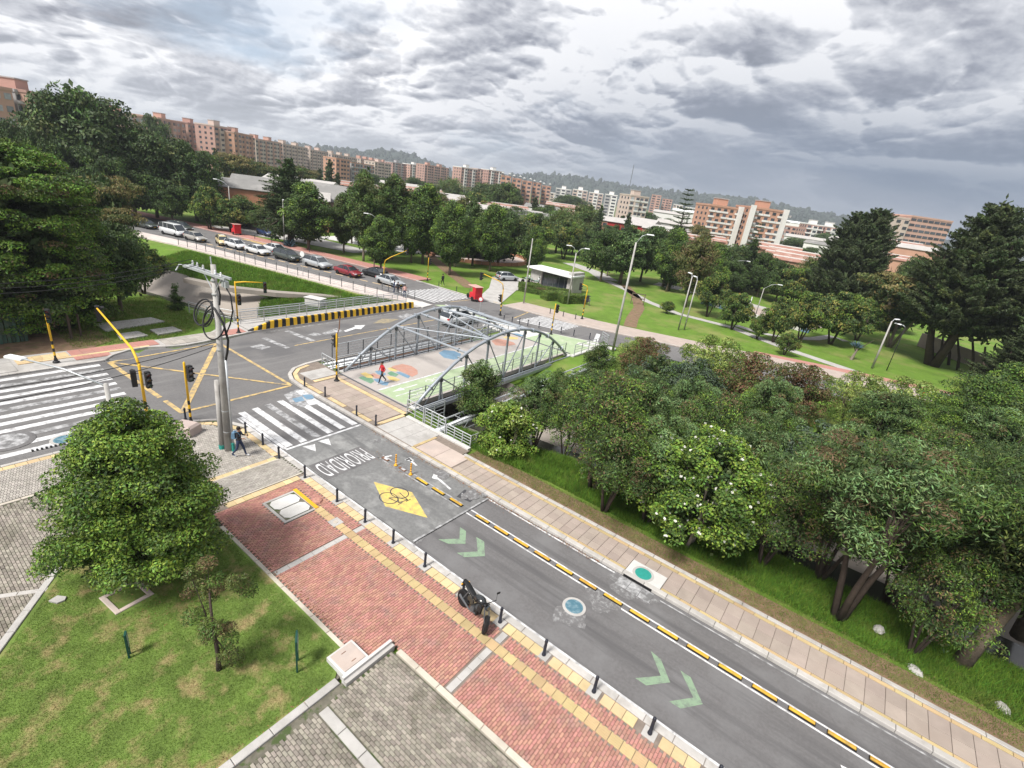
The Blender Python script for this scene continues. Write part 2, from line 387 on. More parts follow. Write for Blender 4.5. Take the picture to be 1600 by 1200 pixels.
def arr_mesh(name, V, Fq, mats, midx=None, smooth=False):
    """numpy quads / tris -> mesh"""
    me = bpy.data.meshes.new(name); n = Fq.shape[0]; k = Fq.shape[1]
    me.vertices.add(len(V)); me.vertices.foreach_set('co', np.asarray(V, np.float32).ravel())
    me.loops.add(n*k); me.loops.foreach_set('vertex_index', np.asarray(Fq, np.int32).ravel())
    me.polygons.add(n); me.polygons.foreach_set('loop_start', np.arange(0, n*k, k, dtype=np.int32))
    for q in mats: me.materials.append(M(q))
    if midx is not None: me.polygons.foreach_set('material_index', np.asarray(midx, np.int32))
    if smooth: me.polygons.foreach_set('use_smooth', np.ones(n, bool))
    me.update(calc_edges=True); return me
def inpoly(x, y, poly):
    c = False; n = len(poly)
    for i in range(n):
        x1, y1 = poly[i]; x2, y2 = poly[i-1]
        if (y1 > y) != (y2 > y) and x < (x2-x1)*(y-y1)/(y2-y1)+x1: c = not c
    return c

# ------------------------------------------------------------------ ground, canal, hills
def axis(x):
    x = max(x, -160)
    return 28.0+(0.25*(x+45) if x < -45 else 0.0)+2.6*min(1, max(0, (x+19)/7))
PROF = [(-9, -.06), (-6.2, -.06), (-4.6, -1.1), (-2.2, -3.1), (2.2, -3.1), (4.8, -1.5), (5.4, -1.1), (6.0, -1.0), (9.0, -.6), (11.3, -.12), (12.4, -.06)]
def zt(x, y):
    d = y-axis(x)
    if d <= -9 or d >= 12.4: return -.06
    for (a, za), (b, zb) in zip(PROF, PROF[1:]):
        if a <= d <= b: return za+(zb-za)*(d-a)/(b-a)
xs = [-3500, -2000, -1000, -500, -300, -200]+[-160+4*i for i in range(56)]+[70, 90, 120, 200, 350, 600, 1200, 2500, 3500]
ds = [-3500, -1800, -800, -400, -200, -100, -60, -40, -30, -20, -14, -9, -7.5, -6.2, -5.4, -4.6, -3.4, -2.2, 0, 2.2, 3.5, 4.8, 5.4, 6.0, 7.5, 9, 10.2, 11.3, 12.4, 16, 20, 26, 35, 50, 70, 100, 150, 250, 400, 700, 1200, 2500, 4500]
def build_ground():
    vs = []; fs = []; mi = []
    for x in xs:
        for d in ds:
            y = axis(x)+d
            z = zt(x, y)
            if -6 < d < 12 and abs(d) > 4.9: z += .10*math.sin(x*1.3+d*2)*math.sin(x*.37+1)
            vs.append((x, y, z))
    n = len(ds)
    for i in range(len(xs)-1):
        for j in range(n-1):
            fs.append((i*n+j, (i+1)*n+j, (i+1)*n+j+1, i*n+j+1))
            dm = (ds[j]+ds[j+1])/2; xm = (xs[i]+xs[i+1])/2
            if -4.6 < dm < -2.2 or 2.2 < dm < 5.4: mi.append(2)
            elif abs(dm) < 2.2: mi.append(2)
            elif abs(xm) < 160 and -60 < dm < 150: mi.append(1)
            else: mi.append(0)
    me = arr_mesh('ground', np.array(vs), np.array(fs), ['terrain', 'park_grass', 'canal_wall'], mi, True)
    obj('ground', me, kind='structure')
    mb = MB(); pts = [(x, axis(x)) for x in range(-160, 64, 8)]
    mb.sheet([(x, y-1.0) for x, y in pts]+[(x, y+1.1) for x, y in pts[::-1]], -2.98, 'water')
    struct('water', mb)
build_ground()

def build_hills():
    """wooded ridge on the horizon"""
    r = np.random.RandomState(3)
    prof = [(-60, 150), (300, 214), (560, 236), (600, 235), (640, 240), (700, 266), (722, 272), (790, 274), (850, 273), (905, 277), (960, 288), (1030, 298), (1075, 302), (1130, 306), (1190, 313), (1250, 327), (1300, 336), (1330, 344), (1380, 366), (1470, 378), (1700, 408)]
    px = np.linspace(-60, 1700, 150); top = np.interp(px, [p[0] for p in prof], [p[1] for p in prof])+2
    rows = []
    for k, (dist, f) in enumerate(((1700, 0.0), (1950, .55), (2250, 1.0), (2700, .9))):
        row = []
        for a, b in zip(px, top):
            X = AT(a, b, 2250); hgtv = max(X[2]+6, 4)
            u = AT(a, b, dist)
            row.append((u[0], u[1], -.5 if f == 0 else hgtv*f+r.uniform(-4, 4)))
        rows.append(row)
    V = [p for row in rows for p in row]; n = len(px)
    Fq = [(k*n+i, k*n+i+1, (k+1)*n+i+1, (k+1)*n+i) for k in range(3) for i in range(n-1)]
    obj('hills', arr_mesh('hills', np.array(V), np.array(Fq), ['leaf_far'], None, True), kind='structure')
    # tree crowns along the ridge, joined: a far wood nobody could count
    cs = []
    for i in range(2600):
        a = r.uniform(-60, 1690); k = r.uniform(0, 1)**.6; b = float(np.interp(a, px, top))
        base = AT(a, b, 2250); D = 1700+k*560
        u = AT(a, b, D); z = (base[2]+6)*min(1, (D-1700)/250*.55 if D < 1950 else .55+.45*(D-1950)/300)
        if z < 2: continue
        cs.append((u[0], u[1], z+r.uniform(-5, 2), r.uniform(5, 10)))
    V = []; Q = []
    base = []
    for t in np.linspace(.15, math.pi/2+.6, 4):
        for q in range(6): base.append((math.sin(t)*math.cos(q*1.047), math.sin(t)*math.sin(q*1.047), math.cos(t)))
    base = np.array(base)
    for (x, y, z, s) in cs:
        o = len(V)*1; b = base*(1+r.uniform(-.25, .25, (len(base), 1)))*np.array([s, s, s*r.uniform(.9, 1.6)])+np.array([x, y, z])
        V += list(b)
        for i in range(3):
            for j in range(6): Q.append((o+i*6+j, o+i*6+(j+1) % 6, o+(i+1)*6+(j+1) % 6, o+(i+1)*6+j))
    obj('far_woodland', arr_mesh('far_woodland', np.array(V), np.array(Q), ['leaf_far']), label='distant dark wood covering the ridge on the horizon', cat='woodland', kind='stuff')
build_hills()

# ------------------------------------------------------------------ roads and canal bridges
CN = [(-140, 18), (-110, 28), (-87, 35.0), (-72, 37.6), (-59, 40.6), (-52, 42.4), (-46, 43.2), (-43.2, 43.6), (-34.4, 44.8), (-30, 46.9), (-26, 48.4), (-22, 50), (-12, 52.6), (-1, 56), (9, 58.3), (40, 65), (90, 78)]
CF = [(-140, 33), (-110, 41.2), (-83, 47.2), (-67.4, 50.1), (-55.4, 51.6), (-44, 52.0), (-39.4, 52.5), (-28.3, 54.1), (-22.4, 55.8), (-12, 59.3), (0, 63), (9, 65.4), (40, 73), (90, 87)]
b = MB(); b.sheet([(-29.4, 12.3), (60, 12.3), (60, 17.62), (-31.2, 17.62)], 0, 'asphalt'); struct('road', b)
b = MB()
b.sheet([(-40.6, -40), (-29.2, -40), (-29.2, 9.8), (-28.5, 11.2), (-27.2, 12.2), (-26.4, 12.3), (-26.4, 17.62), (-31.2, 17.66), (-32.6, 18.3), (-33.4, 19.6), (-33.7, 22.5), (-33.7, 46), (-43.8, 46), (-43.2, 41), (-42.7, 21), (-42.0, 18.2), (-41.6, 14.3), (-42.2, 13.6), (-42.4, 12.6), (-41.3, 11.4), (-41.1, 9.6)], .004, 'asphalt_old'); struct('road', b)
b = MB(); b.sheet(CN+CF[::-1], .008, 'asphalt_old'); struct('road', b)
b = MB(); b.sheet([(-54, 73), (-48, 73), (-45, 63), (-40, 52.6), (-43.6, 52.1), (-48, 60), (-54, 68)], .012, 'concrete'); struct('path', b)
b = MB(); b.sheet([(-96, 60), (-100, 84), (-70, 98), (-66, 84), (-78, 68)], .0, 'concrete_white'); b.sheet([(-110, 46), (-96, 60), (-78, 62), (-78, 57), (-92, 52), (-100, 46)], .004, 'concrete'); struct('path', b)
b = MB(); b.sheet([(-120, 52.9), (-103, 49), (-98, 49.5), (-92, 53), (-110, 58)], .0, 'asphalt_old'); struct('road', b)
# speed table (stamped grey paving) with its ramps
b = MB(); b.add([(-22.95, 12.5, .004), (-12.62, 12.5, .004), (-12.62, 17.55, .004), (-22.95, 17.55, .004), (-22.6, 12.5, .05), (-12.95, 12.5, .05), (-12.95, 17.55, .05), (-22.6, 17.55, .05)],
      [(4, 5, 6, 7), (0, 1, 5, 4), (1, 2, 6, 5), (2, 3, 7, 6), (3, 0, 4, 7)], 'asphalt_table'); struct('speed_table', b)
TZ = .054
# canal road bridge deck
b = MB(); b.prism([(-46.2, 20.6), (-33.6, 20.6), (-33.6, 41.5), (-46.4, 41.5)], -.9, -.02, 'concrete'); struct('bridge_deck', b)
b = MB(); b.prism([(-46.2, 20.8), (-42.78, 20.8), (-43.1, 41.6), (-46.6, 41.6)], -.018, .13, 'concrete'); struct('pavement', b)
for yy in (20.9, 41.2):
    b = MB(); b.box((-33.9, yy, -1.7), (27, .6, 3.2), 'concrete'); struct('bridge_abutment', b)

# ------------------------------------------------------------------ pavements
def stones(parent, name, k, p, q, ln, wd, z0, z1, gap=.015, bevel=.015, jit=.0, label=None, cap=300):
    """a row of separate stones between two points; the stones share one mesh"""
    p = Vector(p); q = Vector(q); L = (q-p).length; n = max(1, round(L/ln)); ln = L/n; t = (q-p)/L; a = math.atan2(t.y, t.x)
    me = MB().box((0, 0, 0), (ln-gap, wd, z1-z0), k, 0, bevel).mesh(name)
    for i in range(n):
        c = p+t*ln*(i+.5)
        obj(name, me, parent, (c.x, c.y, (z0+z1)/2+rng.uniform(-jit, jit)), a)
    return n
# near side: brick pavement
b = MB(); b.prism([(-20.25, 7.45), (-9.35, 7.45), (-9.35, 8.6), (8, 8.6), (8, 12.32), (-20.25, 12.32)], -.1, .095, 'mortar'); pv = struct('brick_pavement', b)
b = MB(); b.prism([(-29.28, -12), (-9.5, -12), (-9.5, 7.38), (-18.9, 7.38), (-20.0, 7.6), (-20.3, 8.0), (-20.3, 12.32), (-26.6, 12.32), (-28.2, 11.5), (-29.28, 10.0)], -.1, .085, 'mortar_gray'); pg = struct('paved_plaza', b)
b = MB(); b.prism([(-9.3, -8), (8, -8), (8, 8.35), (-9.3, 8.35)], -.1, .085, 'mortar_gray'); pc = struct('paver_court', b)
kb = MB().box((0, 0, 0), (.01, .01, .01), 'kerb').build('kerb', kind='structure', loc=(0, 12.16, -.2))
PXY = lambda par: par
# kerb stones along both streets
def krow(p, q, wd, z1=.125, k='kerb', ln=.95): stones(kb, 'kerb_stone', k, Vector(p)-Vector((0, 12.16)), Vector(q)-Vector((0, 12.16)), ln, wd, .1, z1+.2, jit=.003)
krow((-26.4, 12.17), (8, 12.17), .28); krow((-26.9, 17.76), (9, 17.76), .26, .14, 'kerb', 1.0)
krow((-16.2, 19.72), (9.5, 19.72), .2, .15, 'kerb', 1.0)
krow((-29.2, -4), (-29.2, 9.8), .2); krow((-29.2, 9.9), (-28.3, 11.4), .2); krow((-28.3, 11.45), (-26.6, 12.2), .24)
arc = [(-26.9, 17.76), (-29.5, 17.74), (-31.3, 17.85), (-32.4, 18.3), (-33.2, 19.1), (-33.6, 20.3), (-33.8, 22.2)]
for p, q in zip(arc, arc[1:]): krow(p, q, .26, .14, 'kerb', .8)
krow((-18.8, 7.33), (-10.2, 7.33), .16, .15, 'kerb_cream'); krow((-8.9, 8.48), (7, 8.48), .2, .15, 'kerb_cream', .95)
for p, q in zip([(-41.1, -20), (-41.2, 9.7), (-42.0, 10.4), (-42.6, 11.6), (-42.7, 12.8), (-42.2, 13.9), (-41.9, 15.2), (-42.4, 18.5)], [(-41.2, 9.7), (-42.0, 10.4), (-42.6, 11.6), (-42.7, 12.8), (-42.2, 13.9), (-41.9, 15.2), (-42.4, 18.5), (-42.8, 20.8)]): krow(p, q, .22, .13, 'kerb')
for p, q in zip(CF, CF[1:]):
    if p[0] > -115 and q[0] < 20 and not (-45 < p[0] < -40): krow((p[0], p[1]+.12), (q[0], q[1]+.12), .2, .13, 'kerb', 1.6)

# tiles
def tiles(parent, name, k, x0, x1, y0, y1, sz, z0=.09, z1=.128, skip=None, ribs=0):
    nx = max(1, round((x1-x0)/sz)); ny = max(1, round((y1-y0)/sz)); dx = (x1-x0)/nx; dy = (y1-y0)/ny
    mb = MB().box((0, 0, 0), (dx-.014, dy-.014, z1-z0), k, 0, .008)
    for i in range(ribs): mb.box((0, (i+.5)/ribs*dy*.86-dy*.43, (z1-z0)/2+.004), (dx*.9, dy*.09, .008), k)
    me = mb.mesh(name)
    for i in range(nx):
        for j in range(ny):
            x = x0+(i+.5)*dx; y = y0+(j+.5)*dy
            if skip and skip(x, y): continue
            obj(name, me, parent, (x, y, (z0+z1)/2+rng.uniform(-.002, .002)))
BOL = [-22.25, -19.83, -17.14, -15.04, -13.12, -11.15, -9.02, -7.16, -5.19, -3.20, -1.24, .75, 2.75]
nearb = lambda x, y: any(abs(x-q) < .28 for q in BOL)
tiles(pv, 'yellow_tile', 'tile_yellow', -20.1, 6.3, 11.6, 12.0, .4, skip=nearb)
mg = MB().box((0, 0, 0), (.42, .39, .04), 'concrete', 0, .008).mesh('bollard_base')
for q in BOL[1:]: obj('base_slab', mg, pv, (q, 11.8, .108))
tiles(pv, 'tactile_tile', 'tile_ochre', -17.35, 6.25, 10.68, 11.06, .4, ribs=4, skip=lambda x, y: abs(x+15.9) < .3)
tiles(pv, 'yellow_tile', 'tile_yellow', -20.22, -19.84, 8.1, 11.6, .4)
tiles(pg, 'yellow_tile', 'tile_yellow', -22.55, -22.25, 6.4, 11.7, .45); tiles(pg, 'yellow_tile', 'tile_yellow', -26.4, -22.6, 11.68, 12.0, .42)
tiles(pg, 'yellow_tile', 'tile_yellow', -29.05, -28.72, -3, 9.6, .42)
for p, q in (((-28.85, 9.7), (-28.0, 11.0)), ((-28.0, 11.05), (-26.5, 11.85))): stones(pg, 'yellow_tile', 'tile_yellow', p, q, .4, .3, .088, .128, bevel=.008)
# cross bands in the brick
for x0 in (-14.82, -6.70, 1.4):
    for (ya, yb) in ((7.5 if x0 < -9.4 else 8.62, 10.66), (11.08, 11.56)): tiles(pv, 'band_slab', 'concrete', x0-.13, x0+.13, ya, yb, .5)
def course(region, skip, lx, ly, z, k, parent, name, along_y, bound, jit=.004):
    """running bond bricks: the 300 that show largest are parts, the rest one joined part"""
    x0, x1, y0, y1 = bound; cells = []
    if along_y:
        nx = int((x1-x0)/lx)
        for i in range(nx):
            off = (i % 2)*ly/2
            for j in range(int((y1-y0)/ly)+2):
                cells.append((x0+(i+.5)*lx, y0+(j+.5)*ly-off))
    else:
        ny = int((y1-y0)/ly)
        for j in range(ny):
            off = (j % 2)*lx/2
            for i in range(int((x1-x0)/lx)+2): cells.append((x0+(i+.5)*lx-off, y0+(j+.5)*ly))
    cells = [c for c in cells if inpoly(c[0], c[1], region) and not (skip and skip(*c))]
    def vis(c):
        X = np.array([c[0], c[1], z-CAMH]); d = X@AF
        if d < 2: return None
        u = 800+F*(X@AR)/d; v = 600-F*(X@AU)/d
        return d if -20 < u < 1620 and v < 1215 else None
    vv = [(vis(c), c) for c in cells]; near = sorted([q for q in vv if q[0] and q[0] is not None])
    far = [c for d, c in vv if d is None and abs(c[0]) < 40]; first = [c for d, c in near[:300]]; rest = [c for d, c in near[300:]]
    me = MB().box((0, 0, 0), (lx-.012, ly-.012, .05), k, 0, .008).mesh(name)
    for c in first: obj(name, me, parent, (c[0], c[1], z-.025+rng.uniform(-jit, jit)), rng.uniform(-.012, .012))
    mb = MB()
    for c in rest: mb.box((c[0], c[1], z-.025+rng.uniform(-jit, jit)), (lx-.012, ly-.012, .05), k, rng.uniform(-.012, .012), .006)
    if rest: mb.build(name+'s', parent, kind='stuff')
brreg = [(-19.82, 7.45), (-9.35, 7.45), (-9.35, 8.6), (6, 8.6), (6, 11.58), (-19.82, 11.58)]
def brskip(x, y):
    if 10.65 < y < 11.09 and x > -19.2: return True
    if any(abs(x-q) < .16 for q in (-14.82, -6.70, 1.4)): return True
    if -19.22 < x < -17.22 and 9.25 < y < 10.9: return True
    return False
course(brreg, brskip, .1, .2, .128, 'brick', pv, 'brick', True, (-19.9, 6.3, 7.4, 11.7))
ctreg = [(-9.0, -3), (6.5, -3), (6.5, 8.36), (-9.0, 8.36)]
course(ctreg, lambda x, y: 5.5 < y < 5.9 and x < 4 or (x < -8.98), .2, .1, .118, 'paver', pc, 'paver', False, (-9.05, 6.5, -2, 8.36), .006)
for i in range(14): obj('band_slab', bpy.data.meshes.get('band_long') or MB().box((0, 0, 0), (.9, .3, .04), 'concrete', 0, .01).mesh('band_long'), pc, (-8.5+i*.92, 5.7, .104))
# grey plaza to the left and the corner
plreg = [(-28.7, -4), (-26.0, -4), (-25.9, 4), (-23.5, 7), (-22.6, 8.2), (-22.6, 11.66), (-26.4, 11.66), (-28.0, 10.7), (-28.7, 9.6)]
course(plreg, None, .2, .1, .122, 'paver_light', pg, 'paver', True, (-28.75, -22.5, -3, 11.7))
course([(-25.7, -5), (-17.0, -5), (-17.2, .1), (-20.7, 2.7), (-21.6, 5.5), (-23.4, 6.9), (-25.6, 4)], None, .2, .1, .118, 'paver', pg, 'paver', False, (-25.8, -15, -3.5, 7), .008)
course([(-22.2, 5.2), (-20.9, 4.6), (-20.25, 7.6), (-20.25, 11.95), (-22.2, 11.95)], None, .1, .2, .120, 'paver_light', pg, 'paver', True, (-22.2, -20.2, 4, 12))
stones(pg, 'band_slab', 'kerb_cream', (-25.82, -3), (-25.82, 4.3), .9, .16, .08, .135); stones(pg, 'band_slab', 'kerb', (-20.15, .5), (-19.3, 1.9), .8, .18, .08, .13)
stones(pg, 'band_slab', 'kerb_cream', (-22.22, 6.4), (-22.22, 11.9), .9, .08, .08, .14)
stones(pg, 'band_slab', 'kerb_cream', (-20.3, 8.2), (-20.3, 11.9), .9, .08, .08, .14)
# far side beige pavement
b = MB(); b.prism([(-26.9, 17.9), (10, 17.9), (10, 19.6), (-16.3, 19.6), (-16.3, 20.3), (-22.4, 20.3), (-22.4, 21.3), (-33.5, 21.3), (-33.6, 20.4), (-33.0, 19.2), (-32.3, 18.5), (-31.2, 18.0)], -.1, .09, 'mortar'); pf = struct('pavement', b)
tiles(pf, 'slab', 'slab_beige', -15.6, -4.95, 18.06, 19.4, .5) ; tiles(pf, 'slab', 'slab_beige', -3.3, 9.0, 18.06, 19.4, .62)
tiles(pf, 'slab', 'slab_beige', -4.95, -3.3, 18.8, 19.4, .55)
tiles(pf, 'edge_tile', 'tile_ochre', -18.8, -4.95, 17.9, 18.04, .8); tiles(pf, 'edge_tile', 'tile_ochre', -3.3, 9, 17.9, 18.04, .8)
tiles(pf, 'edge_tile', 'tile_ochre', -16.0, 9, 19.42, 19.6, .8)
tiles(pf, 'slab', 'concrete_pink', -18.6, -15.7, 18.1, 19.6, 1.45); tiles(pf, 'slab', 'concrete', -22.0, -18.8, 18.0, 20.2, 1.1); tiles(pf, 'band_slab', 'tile_ochre', -18.85, -18.62, 18.1, 19.9, .5)
tiles(pf, 'slab', 'concrete_white', -21.9, -16.4, 20.22, 20.5, 1.2, .0, .2)
tiles(pf, 'slab', 'slab_beige', -29.9, -22.5, 18.35, 20.35, .68)
tiles(pf, 'yellow_tile', 'tile_yellow', -30.0, -22.3, 20.4, 20.72, .4); tiles(pf, 'yellow_tile', 'tile_yellow', -22.38, -22.08, 18.3, 20.36, .4); tiles(pf, 'yellow_tile', 'tile_yellow', -30.4, -30.05, 18.9, 20.8, .4)
tiles(pf, 'yellow_tile', 'tile_yellow', -29.9, -22.4, 18.0, 18.3, .45, skip=lambda x, y: int(x*1.1) % 3 == 0); tiles(pf, 'slab', 'concrete', -32.1, -30.5, 18.9, 21.1, .75); tiles(pf, 'slab', 'slab_beige', -30.0, -22.5, 20.78, 21.25, .6)
arc2 = [(-30.0, 18.15), (-31.2, 18.2), (-32.2, 18.6), (-32.9, 19.3), (-33.2, 20.3)]
for p, q in zip(arc2, arc2[1:]): stones(pf, 'yellow_tile', 'tile_yellow', p, q, .4, .3, .088, .13, bevel=.008)
# west side pavement of the cross street
b = MB(); b.prism([(-41.2, -20), (-41.25, 9.8), (-42.1, 10.5), (-42.6, 11.6), (-42.7, 12.9), (-42.2, 14.0), (-42.0, 15.2), (-42.5, 18.5), (-42.9, 20.7), (-46.5, 20.7), (-44.2, 18), (-44.0, 12), (-44.4, 6), (-44.4, -20)], -.1, .09, 'concrete'); pw = struct('pavement', b)
tiles(pw, 'slab', 'paver_light', -44.0, -42.25, 14.0, 18.2, .45); tiles(pw, 'slab', 'red_pave', -44.1, -42.7, 18.3, 20.4, .7)
tiles(pw, 'slab', 'red_pave', -44.1, -42.8, 8.4, 13.7, .65); tiles(pw, 'slab', 'red_pave', -42.75, -41.9, 8.4, 10.4, .5); tiles(pw, 'yellow_tile', 'tile_yellow', -42.9, -42.62, 5.6, 13.0, .6, .09, .14)
tiles(pw, 'slab', 'concrete', -44.2, -41.5, 2.0, 5.4, .9); tiles(pw, 'yellow_tile', 'tile_yellow', -43.9, -42.95, 5.6, 8.3, .45)
# footway of the far street, its retaining edge and the red verge pavements
b = MB(); b.prism([(-110, 24.5), (-86.4, 31.6), (-64.4, 36.3), (-49.2, 39.3), (-46.3, 41.5), (-43.4, 41.7), (-43.3, 43.4), (-46, 43.0), (-52, 42.2), (-59, 40.4), (-72, 37.4), (-87, 34.8), (-110, 27.8)], -1.5, .12, 'footway'); struct('pavement', b)
b = MB(); b.prism([(-66.5, 25.2), (-61.0, 27.6), (-57.0, 31.2), (-54.0, 35.0), (-50.5, 38.6), (-49.6, 38.7), (-53.2, 34.4), (-56.2, 30.4), (-60.3, 26.8), (-66, 24.4)], -.75, -.25, 'canal_wall'); struct('path', b)
out = [(x, y+ (3.2 if x < -44 else 4.6)) for x, y in CF]
wp = [(p, q) for p, q in zip(CF, out)]
for seg in (wp[:5], wp[6:]):
    b = MB(); b.prism([p for p, q in seg]+[q for p, q in seg[::-1]], -.1, .11, 'red_pave' if seg[0][0][0] < -60 else 'concrete_pink'); struct('pavement', b)
b = MB(); b.sheet([(-10, 64.2), (0, 67.7), (20, 73), (20, 75), (0, 69.8), (-10, 66.2)], .03, 'red_pave'); struct('pavement', b)
b = MB(); b.prism([(-34.3, 44.6), (-34.3, 42.4), (-22.2, 42.4), (-22.0, 49.8), (-26, 48.2), (-30, 46.7)], -.3, .09, 'concrete_white'); b.sheet([(-28.6, 42.5), (-22.6, 42.5), (-22.6, 49.4), (-26, 48.0), (-28.4, 47.2)], .094, 'paint_lane'); struct('pavement', b)
b = MB(); b.prism([(-42.9, 41.3), (-43.3, 43.2), (-45, 43.2), (-46.2, 41.7), (-46, 41.3)], -.1, .14, 'concrete_white'); struct('pavement', b)
# paths in the park
def path(pts, wd, z, k, name='path'):
    L = []; R_ = []
    for i, p in enumerate(pts):
        a = Vector(pts[max(0, i-1)]); c = Vector(pts[min(len(pts)-1, i+1)]); t = (c-a).normalized(); n = Vector((-t.y, t.x))*wd/2; p = Vector(p)
        L.append(p+n); R_.append(p-n)
    b = MB()
    for i in range(len(pts)-1): b.add([(*L[i], z), (*R_[i], z), (*R_[i+1], z), (*L[i+1], z)], [(0, 1, 2, 3)], k)
    struct(name, b)
path([(-44, 92), (-37, 87), (-30.9, 81.3), (-23.9, 77.4), (-16, 77.5), (-7.3, 72.6), (-2.7, 71.0), (6, 68.2)], 1.7, -.03, 'concrete')
path([G(*q_)[:2] for q_ in ((1150, 508), (1185, 519), (1225, 527), (1273, 529), (1300, 525), (1322, 533))], 1.5, -.025, 'concrete')
path([(-24.5, 60.8), (-26.5, 66), (-29, 74), (-33, 82), (-40, 92)], 1.7, -.03, 'soil')
path([(-49, 57), (-56, 61), (-66, 67), (-74, 72)], 2.2, -.03, 'soil')
path([(-38, 103), (-30, 104), (-20, 103), (-8, 100)], 5, -.03, 'concrete'); path([(-60, 104), (-50, 99), (-44, 93)], 4, -.028, 'concrete')
# lawns in the foreground and beyond the kerb
b = MB(); b.prism([(-9.55, -9), (-9.55, 6.5), (-10.2, 7.25), (-18.9, 7.25), (-20.2, 7.0), (-21.1, 5.2), (-20.6, 2.8), (-17.2, .33), (-13.4, -2.4), (-9.55, -5)], .0, .135, 'lawn'); struct('lawn', b)
stones(pg, 'band_slab', 'concrete', (-12.6, -3.2), (-17.3, .2), .9, .22, .08, .15); stones(pg, 'band_slab', 'concrete', (-17.3, .2), (-20.75, 2.75), .9, .22, .08, .15)
stones(pc, 'band_slab', 'concrete', (-9.42, -4), (-9.42, 6.5), 1.1, .26, .08, .16)
b = MB()
for x in range(-16, 12, 2):
    b.add([(x, 19.8, .12), (x+2, 19.8, .12), (x+2, 20.9, .10), (x, 20.9, .10)], [(0, 1, 2, 3)], 'soil'); b.add([(x, 20.9, .10), (x+2, 20.9, .10), (x+2, 22.2, -.04), (x, 22.2, -.04)], [(0, 1, 2, 3)], 'park_grass')
struct('soil', b)
b = MB(); b.sheet([(-46.6, 2), (-44.3, 2), (-44.3, 9.6), (-45.6, 11.5), (-48.5, 11.4), (-51, 9), (-52, 2)], -.03, 'soil'); struct('soil', b)

# ------------------------------------------------------------------ painted markings
mk = MB(); Z1 = .012
mk.stripe((-28.0, 12.42), (30, 12.42), .12, .006, 'paint_white')
mk.stripe((-12.5, 17.50), (-5.2, 17.50), .09, .006, 'paint_white'); mk.stripe((-3.2, 17.42), (12, 17.5), .07, .006, 'paint_worn')
for yy in (15.83, 16.17): mk.stripe((-12.5, yy), (14, yy), .08, .006, 'paint_white'); mk.stripe((-19.2, yy), (-12.98, yy), .07, TZ, 'paint_worn')
mk.stripe((-12.66, 12.55), (-12.5, 17.5), .1, .06, 'paint_worn'); mk.stripe((-23.0, 12.6), (-22.95, 17.5), .16, .016, 'paint_white')
# chevrons
K = lambda ox, oy, pts, s=3.529, z=0.0: [G(ox+x/s, oy+y/s, z)[:2] for x, y in pts]
for ox, oy, pts in ((800, 860, [(765, 555), (820, 600), (872, 728), (740, 745), (680, 705), (820, 692)]), (800, 860, [(928, 662), (985, 700), (1052, 848), (930, 873), (865, 833), (1000, 812)]),
                    (400, 640, [(1125, 648), (1158, 670), (1155, 740), (1060, 740), (1005, 716), (1122, 712)]), (400, 640, [(1215, 703), (1258, 728), (1262, 808), (1150, 814), (1107, 790), (1222, 782)])):
    mk.sheet(K(ox, oy, pts), .006, 'paint_green')
mk.sheet(K(1150, 860, [(575, 1182), (640, 1215), (600, 1240)]), .006, 'paint_white')
# yellow diamond with a bicycle
dq = [(760, 485), (1160, 595), (1320, 860), (880, 740)]
mk.sheet(K(470, 680, dq, 6.667, .054), TZ, 'paint_diamond')
def ring(c, r, wd, z, k, n=24, sx=1.0):
    for i in range(n):
        a0 = 2*math.pi*i/n; a1 = 2*math.pi*(i+1)/n
        f = lambda a, q: (c[0]+math.cos(a)*q*sx, c[1]+math.sin(a)*q)
        mk.sheet([f(a0, r-wd/2), f(a0, r+wd/2), f(a1, r+wd/2), f(a1, r-wd/2)], z, k)
c1 = G(470+1028/6.667, 680+600/6.667, .05); c2 = G(470+915/6.667, 680+655/6.667, .05)
for c in (c1, c2): ring(c, .40, .045, TZ+.004, 'paint_dark', sx=1.25)
ln = lambda p, q, w_=.045: mk.stripe(p, q, w_, TZ+.008, 'paint_dark')
hub1 = (c1[0], c1[1]); hub2 = (c2[0], c2[1]); mid = ((hub1[0]+hub2[0])/2+.28, (hub1[1]+hub2[1])/2); st = (hub2[0]+.62, hub2[1]+.12); hb = (hub1[0]+.72, hub1[1]-.1)
ln(hub2, mid); ln(mid, hb); ln(hb, st); ln(st, hub2); ln(st, mid); ln(hub1, hb); ln((hb[0]+.05, hb[1]-.15), (hb[0]+.05, hb[1]+.15)); ln((st[0]+.1, st[1]-.13), (st[0]+.1, st[1]+.13))
# arrows on the speed table
mk.sheet(K(470, 680, [(1130, 245), (1150, 262), (1072, 270)], 6.667), TZ, 'paint_white'); mk.sheet(K(470, 680, [(1085, 262), (1135, 240), (1180, 270), (1140, 280)], 6.667), TZ, 'paint_white')
mk.stripe(G(641, 720), G(651, 729), .12, TZ, 'paint_white'); mk.stripe(G(600, 716), G(612, 713), .14, TZ+.004, 'paint_white')
mk.sheet(K(470, 680, [(1365, 455), (1385, 405), (1430, 408), (1470, 450), (1440, 448), (1420, 470)], 6.667), TZ, 'paint_white'); mk.stripe(G(683, 748), G(704, 766), .12, TZ+.004, 'paint_white')
mk.sheet(K(400, 640, [(1105, 485), (1150, 445), (1225, 475), (1180, 515)]), TZ, 'paint_dark')
for sx_ in (1135, 1165, 1190): mk.stripe(K(400, 640, [(sx_, 465)])[0], K(400, 640, [(sx_+25, 498)])[0], .06, TZ+.004, 'paint_worn')
for a, bb, c in (((255, 205), (325, 190), (330, 230)), ((340, 175), (400, 160), (415, 197))): mk.sheet(K(400, 640, [a, bb, c], z=.05), TZ, 'paint_white')
